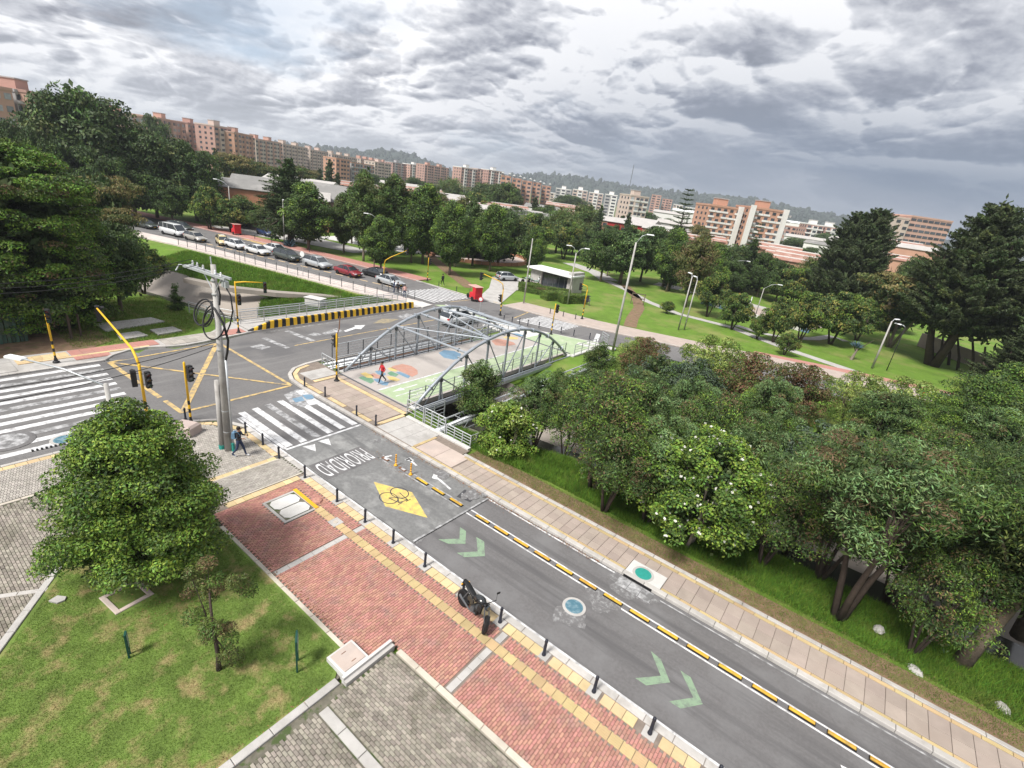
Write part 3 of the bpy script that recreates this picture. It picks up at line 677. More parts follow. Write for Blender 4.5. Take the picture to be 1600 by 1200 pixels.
# zebra across the near street
for i in range(6):
    y0 = 12.95+i*.86; ya = y0
    mk.stripe((-28.6-.08*i, ya), (-23.2, ya), .40, Z1, 'paint_white' if i != 2 else 'paint_worn')
mk.stripe((-28.0, 12.62), (-23.1, 12.62), .2, Z1+.004, 'paint_white')
for pts, k in (([(330, 590), (395, 562), (450, 560), (500, 605), (440, 660), (370, 640)], 'paint_worn'), ([(375, 612), (430, 598), (445, 622), (395, 632)], 'paint_blue'), ([(430, 590), (485, 588), (500, 610), (455, 616)], 'paint_blue'), ([(395, 570), (440, 562), (470, 585), (425, 592)], 'paint_white'), ([(450, 622), (500, 612), (540, 636), (470, 650)], 'paint_white')):
    mk.sheet(K(350, 450, pts), Z1+.004 if k == 'paint_worn' else Z1+.008, k)
# zebra across the cross street
for i in range(12):
    x0 = -40.6+i*.93
    mk.stripe((x0, -9), (x0+.05, 9.3-i*.05), .42, Z1, 'paint_white' if i % 4 != 1 else 'paint_worn')
# yellow box
for p, q, w_ in (((-30.6, 17.4), (-41.3, 17.4), .22), ((-30.6, 17.4), (-40.8, 9.9), .2), ((-30.6, 17.3), (-30.5, 10.6), .22), ((-30.4, 10.4), (-41.3, 17.2), .34), ((-40.8, 9.9), (-36, 10.1), .28), ((-35.4, 10.15), (-33.2, 10.25), .28), ((-32.6, 10.3), (-30.4, 10.4), .26), ((-40.8, 9.9), (-41.3, 17.3), .18)):
    mk.stripe(p, q, w_, Z1+.004*(1+int(abs(p[0]*7+q[1]*3)) % 5), 'paint_yellow')
# lane lines, arrows and faded boxes on the cross street
mk.stripe(G(448, 517), G(490, 533), .5, Z1, 'paint_worn'); mk.stripe(G(412, 528), G(450, 544), .45, Z1, 'paint_worn')
mk.stripe((-38.0, 22), (-38.6, 43), .12, Z1, 'paint_yellow'); mk.stripe((-42.3, 21.5), (-42.7, 40.3), .1, Z1, 'paint_worn')
q = lambda pts: [G(350+x/3.529, 450+y/3.529)[:2] for x, y in pts]
mk.sheet(q([(455, 262), (500, 245), (540, 255), (520, 265)]), Z1, 'paint_worn'); mk.sheet(q([(540, 250), (620, 222), (660, 240), (560, 258)]), Z1+.004, 'paint_worn')
mk.sheet(q([(660, 236), (720, 215), (735, 222), (672, 243)]), Z1, 'paint_white'); mk.sheet(q([(720, 207), (780, 205), (755, 228), (722, 226)]), Z1+.004, 'paint_white')
mk.sheet(q([(820, 195), (870, 170), (965, 172), (900, 195)]), Z1, 'paint_faint')
mk.sheet(q([(140, 325), (200, 310), (260, 325), (210, 340)]), Z1, 'paint_worn')
mk.sheet(G_ := [G(620, 494)[:2], G(636, 490)[:2], G(648, 493)[:2], G(630, 498)[:2]], Z1, 'paint_worn')
# far crossings
for i in range(11):
    y0 = 44.6+i*.68; mk.stripe((-50.9+i*.05, y0), (-44.3, y0+.2), .34, Z1+.004, 'paint_white')
for i in range(10):
    y0 = 48.6+i*.62; mk.stripe((-33.8+.15*i-1.2*(i/10), y0-.25), (-28.2, y0+1.25), .32, Z1+.004, 'paint_white')
mk.stripe((-41.5, 53.1), (-35.5, 53.0), .14, Z1+.008, 'paint_yellow'); mk.stripe((-35.5, 53.0), (-34.6, 48.8), .14, Z1+.012, 'paint_yellow'); mk.stripe((-43.5, 51.5), (-43.8, 47), .14, Z1+.008, 'paint_yellow')
mk.stripe(G(930, 535), G(935, 522), .5, Z1+.004, 'paint_white')
for i in range(9):
    mk.stripe((-43+i*1.9, 45.3+i*.12), (-42.1+i*1.9, 45.36+i*.12), .35, Z1+.004, 'paint_white')
mk.sheet([(-43.5, 43.9), (-43.0, 45.0), (-36, 45.4), (-36, 45.0), (-34.5, 44.9)], Z1, 'paint_lane')
for i in range(18):
    p = Vector((-90+i*2.1, 36.0+i*.53)); mk.stripe(p, p+Vector((1.3, .33)), .28, Z1+.004, 'tile_yellow')
mk.stripe((-93, 45.1), (-86, 45.9), 1.6, Z1, 'paint_yellow')
def blob(c, r, k, z, seed, sx=1.0, n=26):
    q = random.Random(seed); ph = [q.uniform(0, 6.3) for _ in range(4)]
    mk.sheet([(c[0]+sx*math.cos(a)*rr, c[1]+math.sin(a)*rr) for a, rr in [(i*2*math.pi/n, r*(1+.18*math.sin(3*i*2*math.pi/n+ph[0])+.12*math.sin(7*i*2*math.pi/n+ph[1])+q.uniform(-.1, .1))) for i in range(n)]], z, k)
blob(G(985, 920), .62, 'stain', .009, 1, 1.7); blob(G(940, 940), .55, 'stain', .009, 2, 1.2); blob(G(890, 960), .62, 'stain', .0095, 3); blob(G(735, 775), .5, 'stain', TZ+.012, 4, .8); blob(G(690, 742), .4, 'stain', TZ+.012, 5, 1.3); blob(G(760, 772), .35, 'stain', TZ+.015, 6, .7)
blob(G(630, 735), .3, 'stain', TZ+.012, 7, 1.5); blob(G(590, 690), .25, 'stain', TZ+.012, 8, .6); blob(G(655, 843), .3, 'stain', .0095, 9, .6)
struct('road_marking', mk)
# dirt, sand and white scuffs on the road: flat stains
def word():
    cu = bpy.data.curves.new('word', 'FONT'); cu.body = 'PRIORIDAD'; cu.size = 1.0; cu.space_character = 1.12
    o = bpy.data.objects.new('word', cu); C.objects.link(o); bpy.context.view_layer.update()
    me = bpy.data.meshes.new_from_object(o.evaluated_get(bpy.context.evaluated_depsgraph_get())); bpy.data.objects.remove(o)
    co = np.empty(len(me.vertices)*3, np.float32); me.vertices.foreach_get('co', co); co = co.reshape(-1, 3)
    x = (co[:, 0]-co[:, 0].min())/np.ptp(co[:, 0]); y = (co[:, 1]-co[:, 1].min())/np.ptp(co[:, 1])
    out = np.stack([-20.62+y*1.42, 15.68-x*2.95, np.full(len(x), TZ+.006)], 1).astype(np.float32)
    me.vertices.foreach_set('co', out.ravel()); me.materials.clear(); me.materials.append(M('paint_white')); me.update()
    obj('lettering', me, kind='structure')
    b = MB(); b.sheet([(-20.78, 12.55), (-19.05, 12.55), (-19.05, 15.85), (-20.78, 15.85)], TZ, 'asphalt'); struct('road_marking', b)
word()

# ------------------------------------------------------------------ footbridge with two steel arches
def footbridge():
    t = thing('footbridge', 'grey steel tied-arch footbridge with a painted deck across the canal', 'footbridge', (-26.9, 32, 0))
    def P(mb, name, **k): o = mb.build(name, t, **k); o.location = (26.9, -32, 0); return o
    xl, xr = -30.9, -22.95
    b = MB(); b.prism([(xl+.25, 21.35), (xr-.25, 21.35), (xr-.25, 42.6), (xl+.25, 42.6)], -.25, .10, 'deck'); dk = P(b, 'deck')
    b = MB(); b.sheet([(-26.3, 21.5), (xr-.5, 21.5), (xr-.5, 42.5), (-26.3, 42.5)], .106, 'paint_lane')
    b.stripe((-26.4, 21.5), (-26.4, 42.5), .16, .11, 'paint_white'); b.stripe((-24.85, 21.9), (-24.85, 24.4), .1, .11, 'paint_white')
    for i in range(6): b.stripe((-24.85, 25.5+i*2.8), (-24.85, 27+i*2.8), .1, .11, 'paint_white')
    b.stripe((-25.6, 23.2), (-25.6, 24.6), .12, .11, 'paint_white'); b.sheet([(-25.6, 22.2), (-25.35, 23.2), (-25.85, 23.2)], .11, 'paint_white')
    for yy, xx in ((26.3, -25.6), (23.3, -24.2)):
        for s in (-.42, .42):
            for i in range(10):
                a0, a1 = i*.628, (i+1)*.628
                b.sheet([(xx+.2*math.cos(a0), yy+s+.3*math.sin(a0)), (xx+.27*math.cos(a0), yy+s+.37*math.sin(a0)), (xx+.27*math.cos(a1), yy+s+.37*math.sin(a1)), (xx+.2*math.cos(a1), yy+s+.3*math.sin(a1))], .112, 'paint_white')
        b.stripe((xx, yy-.4), (xx+.15, yy), .05, .114, 'paint_white'); b.stripe((xx+.15, yy), (xx, yy+.4), .05, .114, 'paint_white')
    q = lambda pts: [G(500+x/6.667, 460+y/6.667, .1)[:2] for x, y in pts]
    for pts, k in (([(400, 870), (450, 850), (490, 870), (540, 872), (565, 905), (530, 930), (470, 905)], 'paint_dgreen'), ([(420, 825), (470, 812), (560, 850), (545, 875), (490, 868)], 'paint_sand'),
                   ([(550, 885), (620, 875), (650, 905), (720, 915), (700, 950), (650, 945), (610, 925)], 'paint_blue'), ([(520, 832), (560, 822), (640, 850), (630, 880), (570, 872)], 'paint_red'),
                   ([(570, 800), (620, 790), (690, 830), (660, 850), (600, 830)], 'paint_blue'), ([(690, 850), (780, 862), (840, 890), (800, 908), (720, 890)], 'paint_sand'),
                   ([(700, 820), (740, 800), (820, 835), (790, 858), (730, 845)], 'paint_dgreen'), ([(700, 770), (740, 760), (810, 790), (790, 805), (730, 795)], 'paint_sand'),
                   ([(760, 745), (860, 725), (950, 745), (1015, 790), (1020, 830), (960, 860), (900, 830), (830, 800), (740, 765)], 'paint_red'), ([(790, 815), (830, 805), (940, 850), (920, 875), (860, 850)], 'paint_blue'),
                   ([(1235, 610), (1290, 580), (1400, 590), (1470, 620), (1450, 670), (1390, 680), (1290, 660)], 'paint_blue')):
        b.sheet(q(pts), .108, k)
    q2 = lambda pts: [G(680+x/5.714, 460+y/5.714, .1)[:2] for x, y in pts]
    for pts, k in (([(500, 415), (560, 395), (640, 410), (700, 430), (720, 448), (640, 462), (540, 455)], 'paint_red'), ([(600, 385), (640, 372), (740, 385), (735, 402), (660, 400)], 'paint_sand'), ([(650, 345), (740, 350), (820, 375), (760, 372)], 'paint_blue')):
        b.sheet(q2(pts), .108, k)
    P(b, 'deck_painting')
    ARC = [(21.9, -.05), (22.9, .72), (24.2, 1.62), (25.6, 2.42), (26.9, 3.02), (28.1, 3.42), (29.4, 3.72), (30.7, 3.92), (32.1, 4.0), (33.5, 3.94), (34.8, 3.74), (36.1, 3.4), (37.3, 2.98), (38.6, 2.4), (40.0, 1.6), (41.3, .72), (42.3, -.05)]
    def az(y): return float(np.interp(y, [a[0] for a in ARC], [a[1] for a in ARC]))
    ys = [24.4, 26.95, 29.4, 31.9, 34.3, 36.7, 39.2]
    for x, sx in ((xl, -1), (xr, 1)):
        b = MB(); b.tube([(x, y, z) for y, z in ARC], .125, 'steel', 10); a = P(b, 'arch', smooth=True)
        fl = MB().box((0, 0, 0), (.36, .07, .36), 'steel').mesh('flange')
        for y in (23.4, 26.2, 29.0, 31.2, 33.2, 35.4, 38.0, 40.9):
            f = obj('flange', fl, a, (x, y, az(y))); dy = .2; f.rotation_euler = (math.atan2(az(y+dy)-az(y-dy), 2*dy), 0, 0)
        b = MB(); xo = x+sx*.34
        b.box((xo, 32.1, -.32), (.26, 21.2, .26), 'steel'); b.box((xo, 32.1, -.02), (.12, 21.0, .07), 'steel'); P(b, 'tie_beam')
        for y in ys:
            b = MB(); b.box((x, y, (az(y)-.2)/2), (.13, .13, az(y)+.2), 'steel'); b.box((x, y, az(y)-.3), (.2, .2, .25), 'steel_dark'); b.box((x+sx*.17, y, -.3), (.5, .2, .12), 'steel'); P(b, 'post')
        for i in range(6):
            y0, y1 = ys[i], ys[i+1]
            p, r = ((x, y0, az(y0)-.15), (x, y1, -.1)) if i < 3 else ((x, y0, -.1), (x, y1, az(y1)-.15))
            b = MB(); b.tube([p, r], .05, 'steel', 6); P(b, 'diagonal')
        b = MB(); b.tube([(x, 24.4, az(24.4)-.1), (x, 22.4+.5, -.1)][::-1], .04, 'steel', 6); P(b, 'diagonal')
        # knee and outriggers, low rail of the truss
        b = MB()
        for y in ys[::2]: b = MB().tube([(xo, y, -.3), (x+sx*.1, y, .9)], .04, 'steel', 5); P(b, 'outrigger')
        # handrail along the deck
        b = MB(); xi = x-sx*.28
        for z in (.35, .62, .88, 1.1): b.tube([(xi, 21.6, z+.05), (xi, 42.4, z+.05)], .026 if z > 1 else .016, 'galv', 6)
        P(b, 'handrail')
        me = MB().box((0, 0, .6), (.05, .05, 1.15), 'steel_dark').mesh('rail_post')
        for i in range(15):
            o = obj('rail_post', me, t, (xi+26.9, 21.7+i*1.475-32, .05))
    for y, zo in ((26.95, 0), (29.6, 0), (32.1, 0), (34.6, 0), (37.2, 0)):
        b = MB(); b.tube([(xl, y, az(y)-.02), (xr, y, az(y)-.02)], .095, 'steel', 8)
        for xx in (xl+.9, xr-.9): b.tube([(xx-.05, y, az(y)-.02), (xx+.05, y, az(y)-.02)], .16, 'steel', 8)
        P(b, 'strut', smooth=False)
    Y = [26.95, 29.6, 32.1, 34.6, 37.2]
    for i, (y0, y1) in enumerate(zip(Y, Y[1:])):
        b = MB(); m = (xl+xr)/2
        p, r = ((xl, y0), (xr, y1)) if i % 2 == 0 else ((xr, y0), (xl, y1))
        b.tube([(p[0], p[1], az(y0)-.06), (r[0], r[1], az(y1)-.06)], .055, 'steel', 6); P(b, 'brace')
    for y in (21.25, 42.7): P(MB().box(((xl+xr)/2, y, .03), (8.2, .16, .2), 'steel_dark'), 'threshold')
    b = MB()
    for x in (xl, xr):
        for y in (21.9, 42.3): P(MB().box((x, y, -.15), (.6, .5, .35), 'concrete_white'), 'bearing')
footbridge()

def railing(pts, label, h=1.05, step=1.5, bars=4, k='galv', post='galv', name='railing', r=.022, z0=.12, lean=0.0):
    base = Vector(pts[0]); t = thing(name, label, 'railing', (base.x, base.y, z0))
    b = MB(); q = [Vector((p[0]-base.x, p[1]-base.y)) for p in pts]
    for i in range(bars):
        z = h*(i+1)/bars; b.tube([(p.x, p.y, z) for p in q], r*1.6 if i == bars-1 else r, k, 6)
    b.build('rail', t)
    me = MB().box((0, 0, h/2), (.06, .06, h), post).mesh('post')
    for a, c in zip(q, q[1:]):
        n = max(1, round((c-a).length/step))
        for i in range(n+(1 if c is q[-1] else 0)):
            p = a+(c-a)*i/n; obj('post', me, t, (p.x, p.y, 0), math.atan2((c-a).y, (c-a).x))
    return t
railing([(-45.2, 21.0), (-45.5, 41.0)], 'long galvanised railing on the canal side of the road bridge, behind the striped barrier', 1.15, 2.3, 6)
railing([(-46.3, 21.0), (-46.6, 40.6)], 'second galvanised pipe railing running outside the long bridge railing', 1.0, 2.3, 4)
railing([(-46.2, 20.9), (-48.5, 19.6), (-50.5, 18.9)], 'short galvanised railing turning off the road bridge by the grass with concrete pads', 1.0, 1.4, 3)
railing([(-33.5, 22.6), (-33.9, 42.6)], 'grey railing with dark posts between the roadway and the footbridge', 1.15, 1.6, 5, post='steel_dark')
railing([(-31.9, 21.9), (-31.9, 42.2)], 'low grey railing beside the open gap next to the footbridge', .75, 2.2, 3)
railing([(-86.4, 31.9), (-64.4, 36.6), (-49.4, 39.7)], 'thin dark railing along the edge of the pale footway below the car queue', 1.1, 2.0, 5, k='steel_dark', post='steel_dark', r=.010)
railing([(-52.0, 42.6), (-46.4, 43.2)], 'short thin railing at the end of the footway by the far crossing', 1.0, 1.2, 3, k='galv', post='steel_dark', r=.012)
railing([(-22.3, 42.6), (-22.0, 49.4), (-23.2, 50.2)], 'white tubular railing beside the green cycle path at the far end of the footbridge', 1.1, 1.3, 4)
railing([(-22.2, 20.6), (-20.6, 20.55), (-20.55, 22.4)], 'galvanised railing at the near right corner of the footbridge', 1.1, .8, 4, z0=.12)
railing([(-20.5, 20.6), (-18.7, 20.6)], 'galvanised pipe rail fence beside the white kerb above the pipe truss', 1.1, .6, 5)
railing([(-18.6, 20.65), (-16.6, 20.65), (-16.5, 22.2)], 'tilted galvanised rail cage next to the lawn, right of the pipe truss', .95, .6, 5, z0=-.1)
railing([(-30.6, 21.2), (-32.9, 21.3)], 'short galvanised rail closing the gap at the left end of the footbridge', .9, .7, 3)

def pipe_truss(x, label):
    t = thing('pipe_truss', label, 'pipe bridge', (x, 21, -.3))
    for s in (-.42, .42):
        for z in (0, .75):
            MB().tube([(s, 0, z), (s, 24, z)], .06, 'galv', 6).build('chord', t)
        me = MB().tube([(0, 0, 0), (0, .75, .75)], .028, 'galv', 5, False).tube([(0, .75, .75), (0, 1.5, 0)], .028, 'galv', 5, False).mesh('lattice')
        for i in range(16): obj('lattice', me, t, (s, i*1.5, 0))
    b = MB()
    for i in range(17): b.tube([(-.42, i*1.5, .75), (.42, i*1.5, .75)], .02, 'galv', 5)
    b.build('cross_bars', t)
    MB().tube([(0, -.5, .35), (0, 24.6, .35)], .24, 'galv', 10).build('pipe', t, smooth=True)
    return t
pipe_truss(-19.3, 'galvanised lattice truss carrying a pipe across the canal beside the footbridge')
b = MB()
t = thing('pipeline', 'grey water pipes lying in the gap between the roadway and the footbridge', 'pipe', (-32.6, 21, -.1))
for dx, r_ in ((-.35, .16), (.25, .12), (.6, .09)): MB().tube([(dx, .3, .05), (dx, 21.5, .05)], r_, 'galv', 8).build('pipe', t, smooth=True)
MB().box((0, 10.5, -.35), (1.1, 21, .1), 'rust').build('support', t)

# striped concrete barrier
t = thing('striped_barrier', 'long concrete barrier painted in black and yellow stripes along the road bridge', 'barrier', (-42.95, 20.75, 0))
nseg = 52; L = 19.4
for i in range(nseg):
    y0 = i*L/nseg; y1 = y0+L/nseg-.004; k = 'sig_yellow' if i % 2 else 'sig_black'; h0 = .78*min(1, .25+i/7) ; h1 = .78*min(1, .25+(i+1)/7)
    lean = .22*max(.25, 1-i/14); dx = -.3*i/nseg
    V = []
    for y, h in ((y0, h0), (y1, h1)):
        V += [(.16+dx, y-lean, .0), (.02+dx, y, h), (-.2+dx, y, h), (-.34+dx, y-lean, .0)]
    mb = MB(); mb.add(V, [(0, 1, 2, 3), (7, 6, 5, 4), (0, 4, 5, 1), (1, 5, 6, 2), (2, 6, 7, 3), (3, 7, 4, 0)], k); mb.build('barrier_stripe', t, loc=(0, 0, .006))

# ------------------------------------------------------------------ bollards
bm_ = MB().lathe([(.075, 0), (.072, .05), (.055, .06), (.052, .5), (.047, .52), (.047, .56), (.06, .58), (.058, .68), (.03, .72), (.0, .725)], (0, 0, 0), 'bollard', 12).mesh('bollard', True)
def boll(x, y, z, label, group): obj('bollard', bm_, None, (x, y, z), label=label, cat='bollard', group=group)
for i, x in enumerate(BOL[:11]):
    lab = ['black bollard at the lower end of the zebra crossing by the grey paving', 'black bollard at the corner where the yellow tile strips meet above the brick pavement',
           'black bollard beside the lettering end of the speed table', 'black bollard level with the yellow diamond', 'black bollard at the first grey band in the brick pavement', 'black bollard just past the lower end of the speed table',
           'black bollard next along from the pair of small chevrons', 'black bollard directly behind the rear of the motorcycle', 'black bollard just ahead of the motorcycle', 'second black bollard below the motorcycle along the kerb', 'lowest black bollard in view on the brick pavement edge'][i]
    boll(x, 11.8, .128, lab, 'bollards along the near street')
for x in BOL[11:]: boll(x, 11.8, .128, 'black bollard %s below the picture edge' % ('just' if x < 1 else 'farther'), 'bollards along the near street')
for (px, py), lab in zip([(347, 673), (384, 677), (411, 695), (290, 655)], ['black bollard behind the concrete utility pole', 'black bollard at the kerb in front of the backpacker', 'black bollard between the backpacker and the zebra crossing', 'short black bollard beside the black-and-yellow signal pole by the round tree']):
    if (px, py) == (347, 673): continue
    p = G(px, py, .12); boll(p[0], p[1], .12, lab, 'bollards on the near corner')
for (px, py), lab in zip([(476, 604), (508, 619), (557, 649), (587, 664)], ['black bollard nearest the rounded tip of the island', 'black bollard just left of the striped signal pole on the island', 'third black bollard along the island kerb, above the zebra crossing', 'black bollard at the right-hand yellow strip of the island']):
    p = G(px, py, .12); boll(p[0], p[1], .12, lab, 'bollards on the footbridge island')
FB = [(-50.9, 51.95), (-47.7, 52.3), (-34.13, 46.1), (-33.2, 46.5), (-32.4, 46.9), (-31.4, 47.2), (-30.2, 47.8), (-27.63, 48.6), (-26.15, 49.0), (-33.56, 55.3), (-31.82, 55.8), (-30.19, 56.2), (-24.4, 49.6), (-88, 47.3), (-92.5, 46.6), (-84, 48.2), (-79, 49.0)]
for i, (x, y) in enumerate(FB): boll(x, y, .12, ('small black bollard across the far street, %s along that kerb' if y > 50 or x < -70 else 'small black bollard at the far end of the footbridge, %s in its row') % nthw([q for q, v_ in enumerate(sorted(FB)) if v_ == (x, y)][0]), 'far bollards '+('across the street' if y > 50 or x < -70 else 'by the footbridge'))

# lane separators and flexible posts
sep = MB(); sep.box((0, 0, .035), (.83, .17, .07), 'sig_black'); sep.box((0, 0, .075), (.80, .12, .06), 'tile_sep' if 'tile_sep' in MT else 'amber_sep') if False else None
defm('sep_yellow', (.50, .30, .03), .7, .15, 5, patch=((.22, .16, .06), 3, .5, .75), objvar=.12)
sep = MB(); sep.box((0, 0, .02), (.84, .19, .04), 'plastic_black'); sep.box((0, 0, .06), (.80, .13, .07), 'sep_yellow', 0, .03)
sm = sep.mesh('lane_separator')
SX = [(-16.2, .054), (-15.0, .054), (-13.75, .054)]+[(-12.0+i*1.17, .006) for i in range(22)]
for i, (x, z) in enumerate(SX):
    if x < -12.5: lab = ['yellow kerb block on the speed table, first after the flexible posts', 'yellow kerb block in the middle of the speed table row', 'yellow kerb block just before the end of the speed table'][i]
    else: lab = 'yellow lane separator block, %s after the speed table' % nthw(i-3)
    obj('lane_separator', sm, None, (x+.4, 16.0, z), label=lab, cat='lane separator', group='yellow separator blocks along the cycle lane')
st = MB(); st.box((0, 0, .02), (.5, .16, .05), 'rust'); st.box((.05, 0, .05), (.28, .12, .03), 'paint_white')
stm = st.mesh('lane_separator')
for x, lab in ((-18.75, 'worn orange separator stub at the start of the cycle lane'), (-17.35, 'worn broken separator stub between the two flexible posts')): obj('lane_separator', stm, None, (x, 16.0, .054), label=lab, cat='lane separator', group='worn separator stubs')
for x, lab in ((-17.9, 'orange flexible post with dark bands nearest the lettering'), (-16.7, 'orange flexible post with dark bands, second along the cycle lane')):
    t = thing('flexible_post', lab, 'flexible post', (x, 16.0, .054), group='orange flexible posts'); MB().lathe([(.11, 0), (.10, .04), (.045, .06), (.04, .68), (.02, .70)], (0, 0, 0), 'rick_flex' if False else 'amber', 10).build('post', t, True)
    for z in (.2, .34, .48, .6): MB().lathe([(.046, z), (.046, z+.05)], (0, 0, 0), 'rust', 10).build('band', t)

# covers, drains, shafts
def cover(c, r, k, label, ringk='concrete', z=0.006):
    t = thing('manhole_cover', label, 'manhole cover', (c[0], c[1], z))
    MB().lathe([(r*1.32, 0), (r*1.30, .012), (r*1.02, .014)], (0, 0, 0), ringk, 24).build('frame', t)
    b = MB().lathe([(r, .016), (r*.98, .022), (0.01, .022)], (0, 0, 0), k, 24)
    for i in range(5):
        for j in range(5):
            if (i-2)**2+(j-2)**2 < 6: b.box(((i-2)*r*.34, (j-2)*r*.34, .024), (r*.2, r*.2, .006), k)
    b.build('lid', t)
cover(G(897, 948), .36, 'paint_cyan', 'round light blue manhole cover in the roadway with a pale ring')
cover(G(1005, 897, .13), .36, 'paint_teal', 'round teal cover in a concrete slab on the far pavement', 'concrete', .132)
cover(G(101, 687), .45, 'paint_cyan', 'pale blue round cover by the drain on the zebra at the left', 'concrete', .02)
cover(G(12, 690), .8, 'paint_worn', 'large round cover on the zebra at the left edge', 'asphalt', .02)
cover(G(193, 557), .75, 'asphalt', 'round dark cover in the kerb bulge across the street', 'asphalt_table', .014)
b = MB(); b.box((-4.13, 18.3, .10), (1.6, .98, .075), 'concrete_white', 0, .01); o = b.build('gully_slab', kind='structure')
t = thing('kerb_drain', 'black slot drain in the far kerb behind the whitewashed gutter', 'drain', (-4.2, 17.6, 0))
MB().box((-.03, .025, .06), (1.3, .06, .11), 'plastic_black').build('slot', t)
me = MB().box((0, 0, 0), (.5, .62, .03), 'paint_worn', 0, .01).mesh('gutter_slab')
for i in range(3): obj('gutter_slab', me, t, (-.5+i*.52, -.36, .012))
t = thing('gutter_grate', 'long black kerb grate beside the blue cover on the left zebra', 'drain grate', (G(87, 697)[0], G(87, 697)[1], .02), 1.5)
for i in range(11): MB().box((-.85+i*.17, 0, .01), (.08, .2, .03), 'plastic_black').build('bar', t)
t = thing('shaft_cover', 'pair of pale octagonal concrete lids in a grey frame on the brick pavement', 'shaft cover', (-18.22, 10.07, .13))
f = MB()
for c, d in (((0, .74, .0), (1.9, .12, .03)), ((0, -.74, .0), (1.9, .12, .03)), ((-.9, 0, 0), (.12, 1.36, .03)), ((.9, 0, 0), (.12, 1.36, .03))): f.box(c, d, 'concrete')
f.box((0, 0, -.02), (1.7, 1.36, .03), 'mortar_gray'); f.build('frame', t)
for s in (-.41, .41):
    MB().prism([(-.38+s, -.45), (-.2+s, -.62), (.2+s, -.62), (.38+s, -.45), (.38+s, .45), (.2+s, .62), (-.2+s, .62), (-.38+s, .45)], 0, .025, 'concrete_white').build('lid', t)
obj('plank', MB().box((0, 0, .02), (1.95, .17, .04), 'amber').mesh('plank'), None, (-18.25, 10.86, .132), -.02, label='orange board lying beside the octagonal lids on the brick pavement', cat='board')
r_ = MB(); r_.lathe([(.26, 0), (.22, .08), (.12, .12), (.02, .1)], (0, 0, 0), 'brick', 7); obj('rubble', r_.mesh('rubble'), None, (-17.75, 11.15, .125), label='small heap of pink broken tile beside the orange board', cat='rubble')
t = thing('floor_box', 'grey square floor box with a pale round cap in the ochre tile strip', 'floor box', (-15.9, 10.87, .128)); MB().box((0, 0, .005), (.5, .5, .02), 'concrete', 0, .005).build('plate', t); MB().lathe([(.11, .016), (.1, .03), (.01, .03)], (0, 0, 0), 'kerb_cream', 12).build('cap', t)
t = thing('white_shaft', 'white concrete chamber with a flat slab lid at the corner of the lawn', 'chamber', (-9.72, 7.12, 0))
MB().prism([(-.5, -.47), (.42, -.47), (.42, .47), (-.5, .47)], 0, .32, 'concrete_white').build('wall', t)
MB().box((-.04, 0, .335), (.78, .78, .03), 'concrete_pink', 0, .01).build('lid', t)
for s in (-.24, .2): MB().box((s, -.02 if s < 0 else .05, .355), (.02, .16, .012), 'rust').build('handle', t)
t = thing('low_wall', 'low white wall between the chamber and the brick pavement', 'low wall', (-9.22, 7.52, 0)); MB().box((-.04, 0, .17), (.1, 1.9, .34), 'concrete_white').build('wall', t); MB().box((.08, 0, .12), (.13, 1.9, .24), 'concrete').build('kerb', t)
t = thing('sunken_box', 'rectangular concrete rim round a bare pit in the lawn below the tree', 'pit', (-17.22, 3.5, .13), .12)
for c, d in (((0, .5, 0), (1.15, .16, .1)), ((0, -.5, 0), (1.15, .16, .1)), ((-.5, 0, 0), (.15, .84, .1)), ((.5, 0, 0), (.15, .84, .1))): MB().box(c, d, 'kerb_cream' if False else 'concrete_pink', 0, .015).build('rim', t)
MB().box((0, 0, -.02), (.85, .84, .05), 'soil').build('soil', t)
obj('stone_slab', MB().prism([(-.22, -.12), (.1, -.15), (.22, 0), (.15, .14), (-.15, .13)], 0, .07, 'concrete').mesh('stone_slab'), None, (-18.5, 1.98, .13), .6, label='small pale stone slab on the left part of the lawn', cat='slab')
PXQ = lambda pts: [G(120+x/5.333, 400+y/5.333)[:2] for x, y in pts]
for i, (pts, lab) in enumerate(((PXQ([(150, 570), (620, 515), (735, 548), (240, 628)]), 'long cracked concrete pad in the grass across the street'), (PXQ([(330, 655), (510, 630), (595, 665), (370, 703)]), 'small concrete pad nearest the street in the grass'), (PXQ([(610, 618), (800, 592), (880, 625), (680, 660)]), 'bright concrete pad at the right of the grass corner'))):
    me = MB().prism(pts, -.1, .06, 'concrete').mesh('concrete_pad'); obj('concrete_pad', me, label=lab, cat='concrete pad')
for i, (p, lab) in enumerate((((909, 541), 'pale slab strip at the foot of the far cycle path, left one'), ((928, 538), 'pale slab strip at the far end of the footbridge, upper one'))):
    c = G(p[0]+15, p[1]+2); obj('concrete_pad', MB().box((0, 0, .05), (3.2, .9, .1), 'concrete_white', 0, .01).mesh('concrete_pad'), None, (c[0], c[1]-.6*i, 0), .25, label=lab, cat='concrete pad')
t = thing('concrete_block', 'white concrete chamber box on the green canal bank', 'chamber', (-51.6, 32.6, -.9), .4); MB().box((0, 0, .45), (2.0, 1.1, .9), 'concrete_white', 0, .03).build('wall', t); MB().box((0, 0, .93), (2.2, 1.3, .06), 'concrete_white').build('lid', t)
t = thing('concrete_block', 'rough concrete footing with weeds behind the near signal pole', 'footing', (-27.7, 9.55, .1), .5); MB().box((0, 0, .3), (1.15, .9, .6), 'concrete_pink', 0, .12).build('block', t)

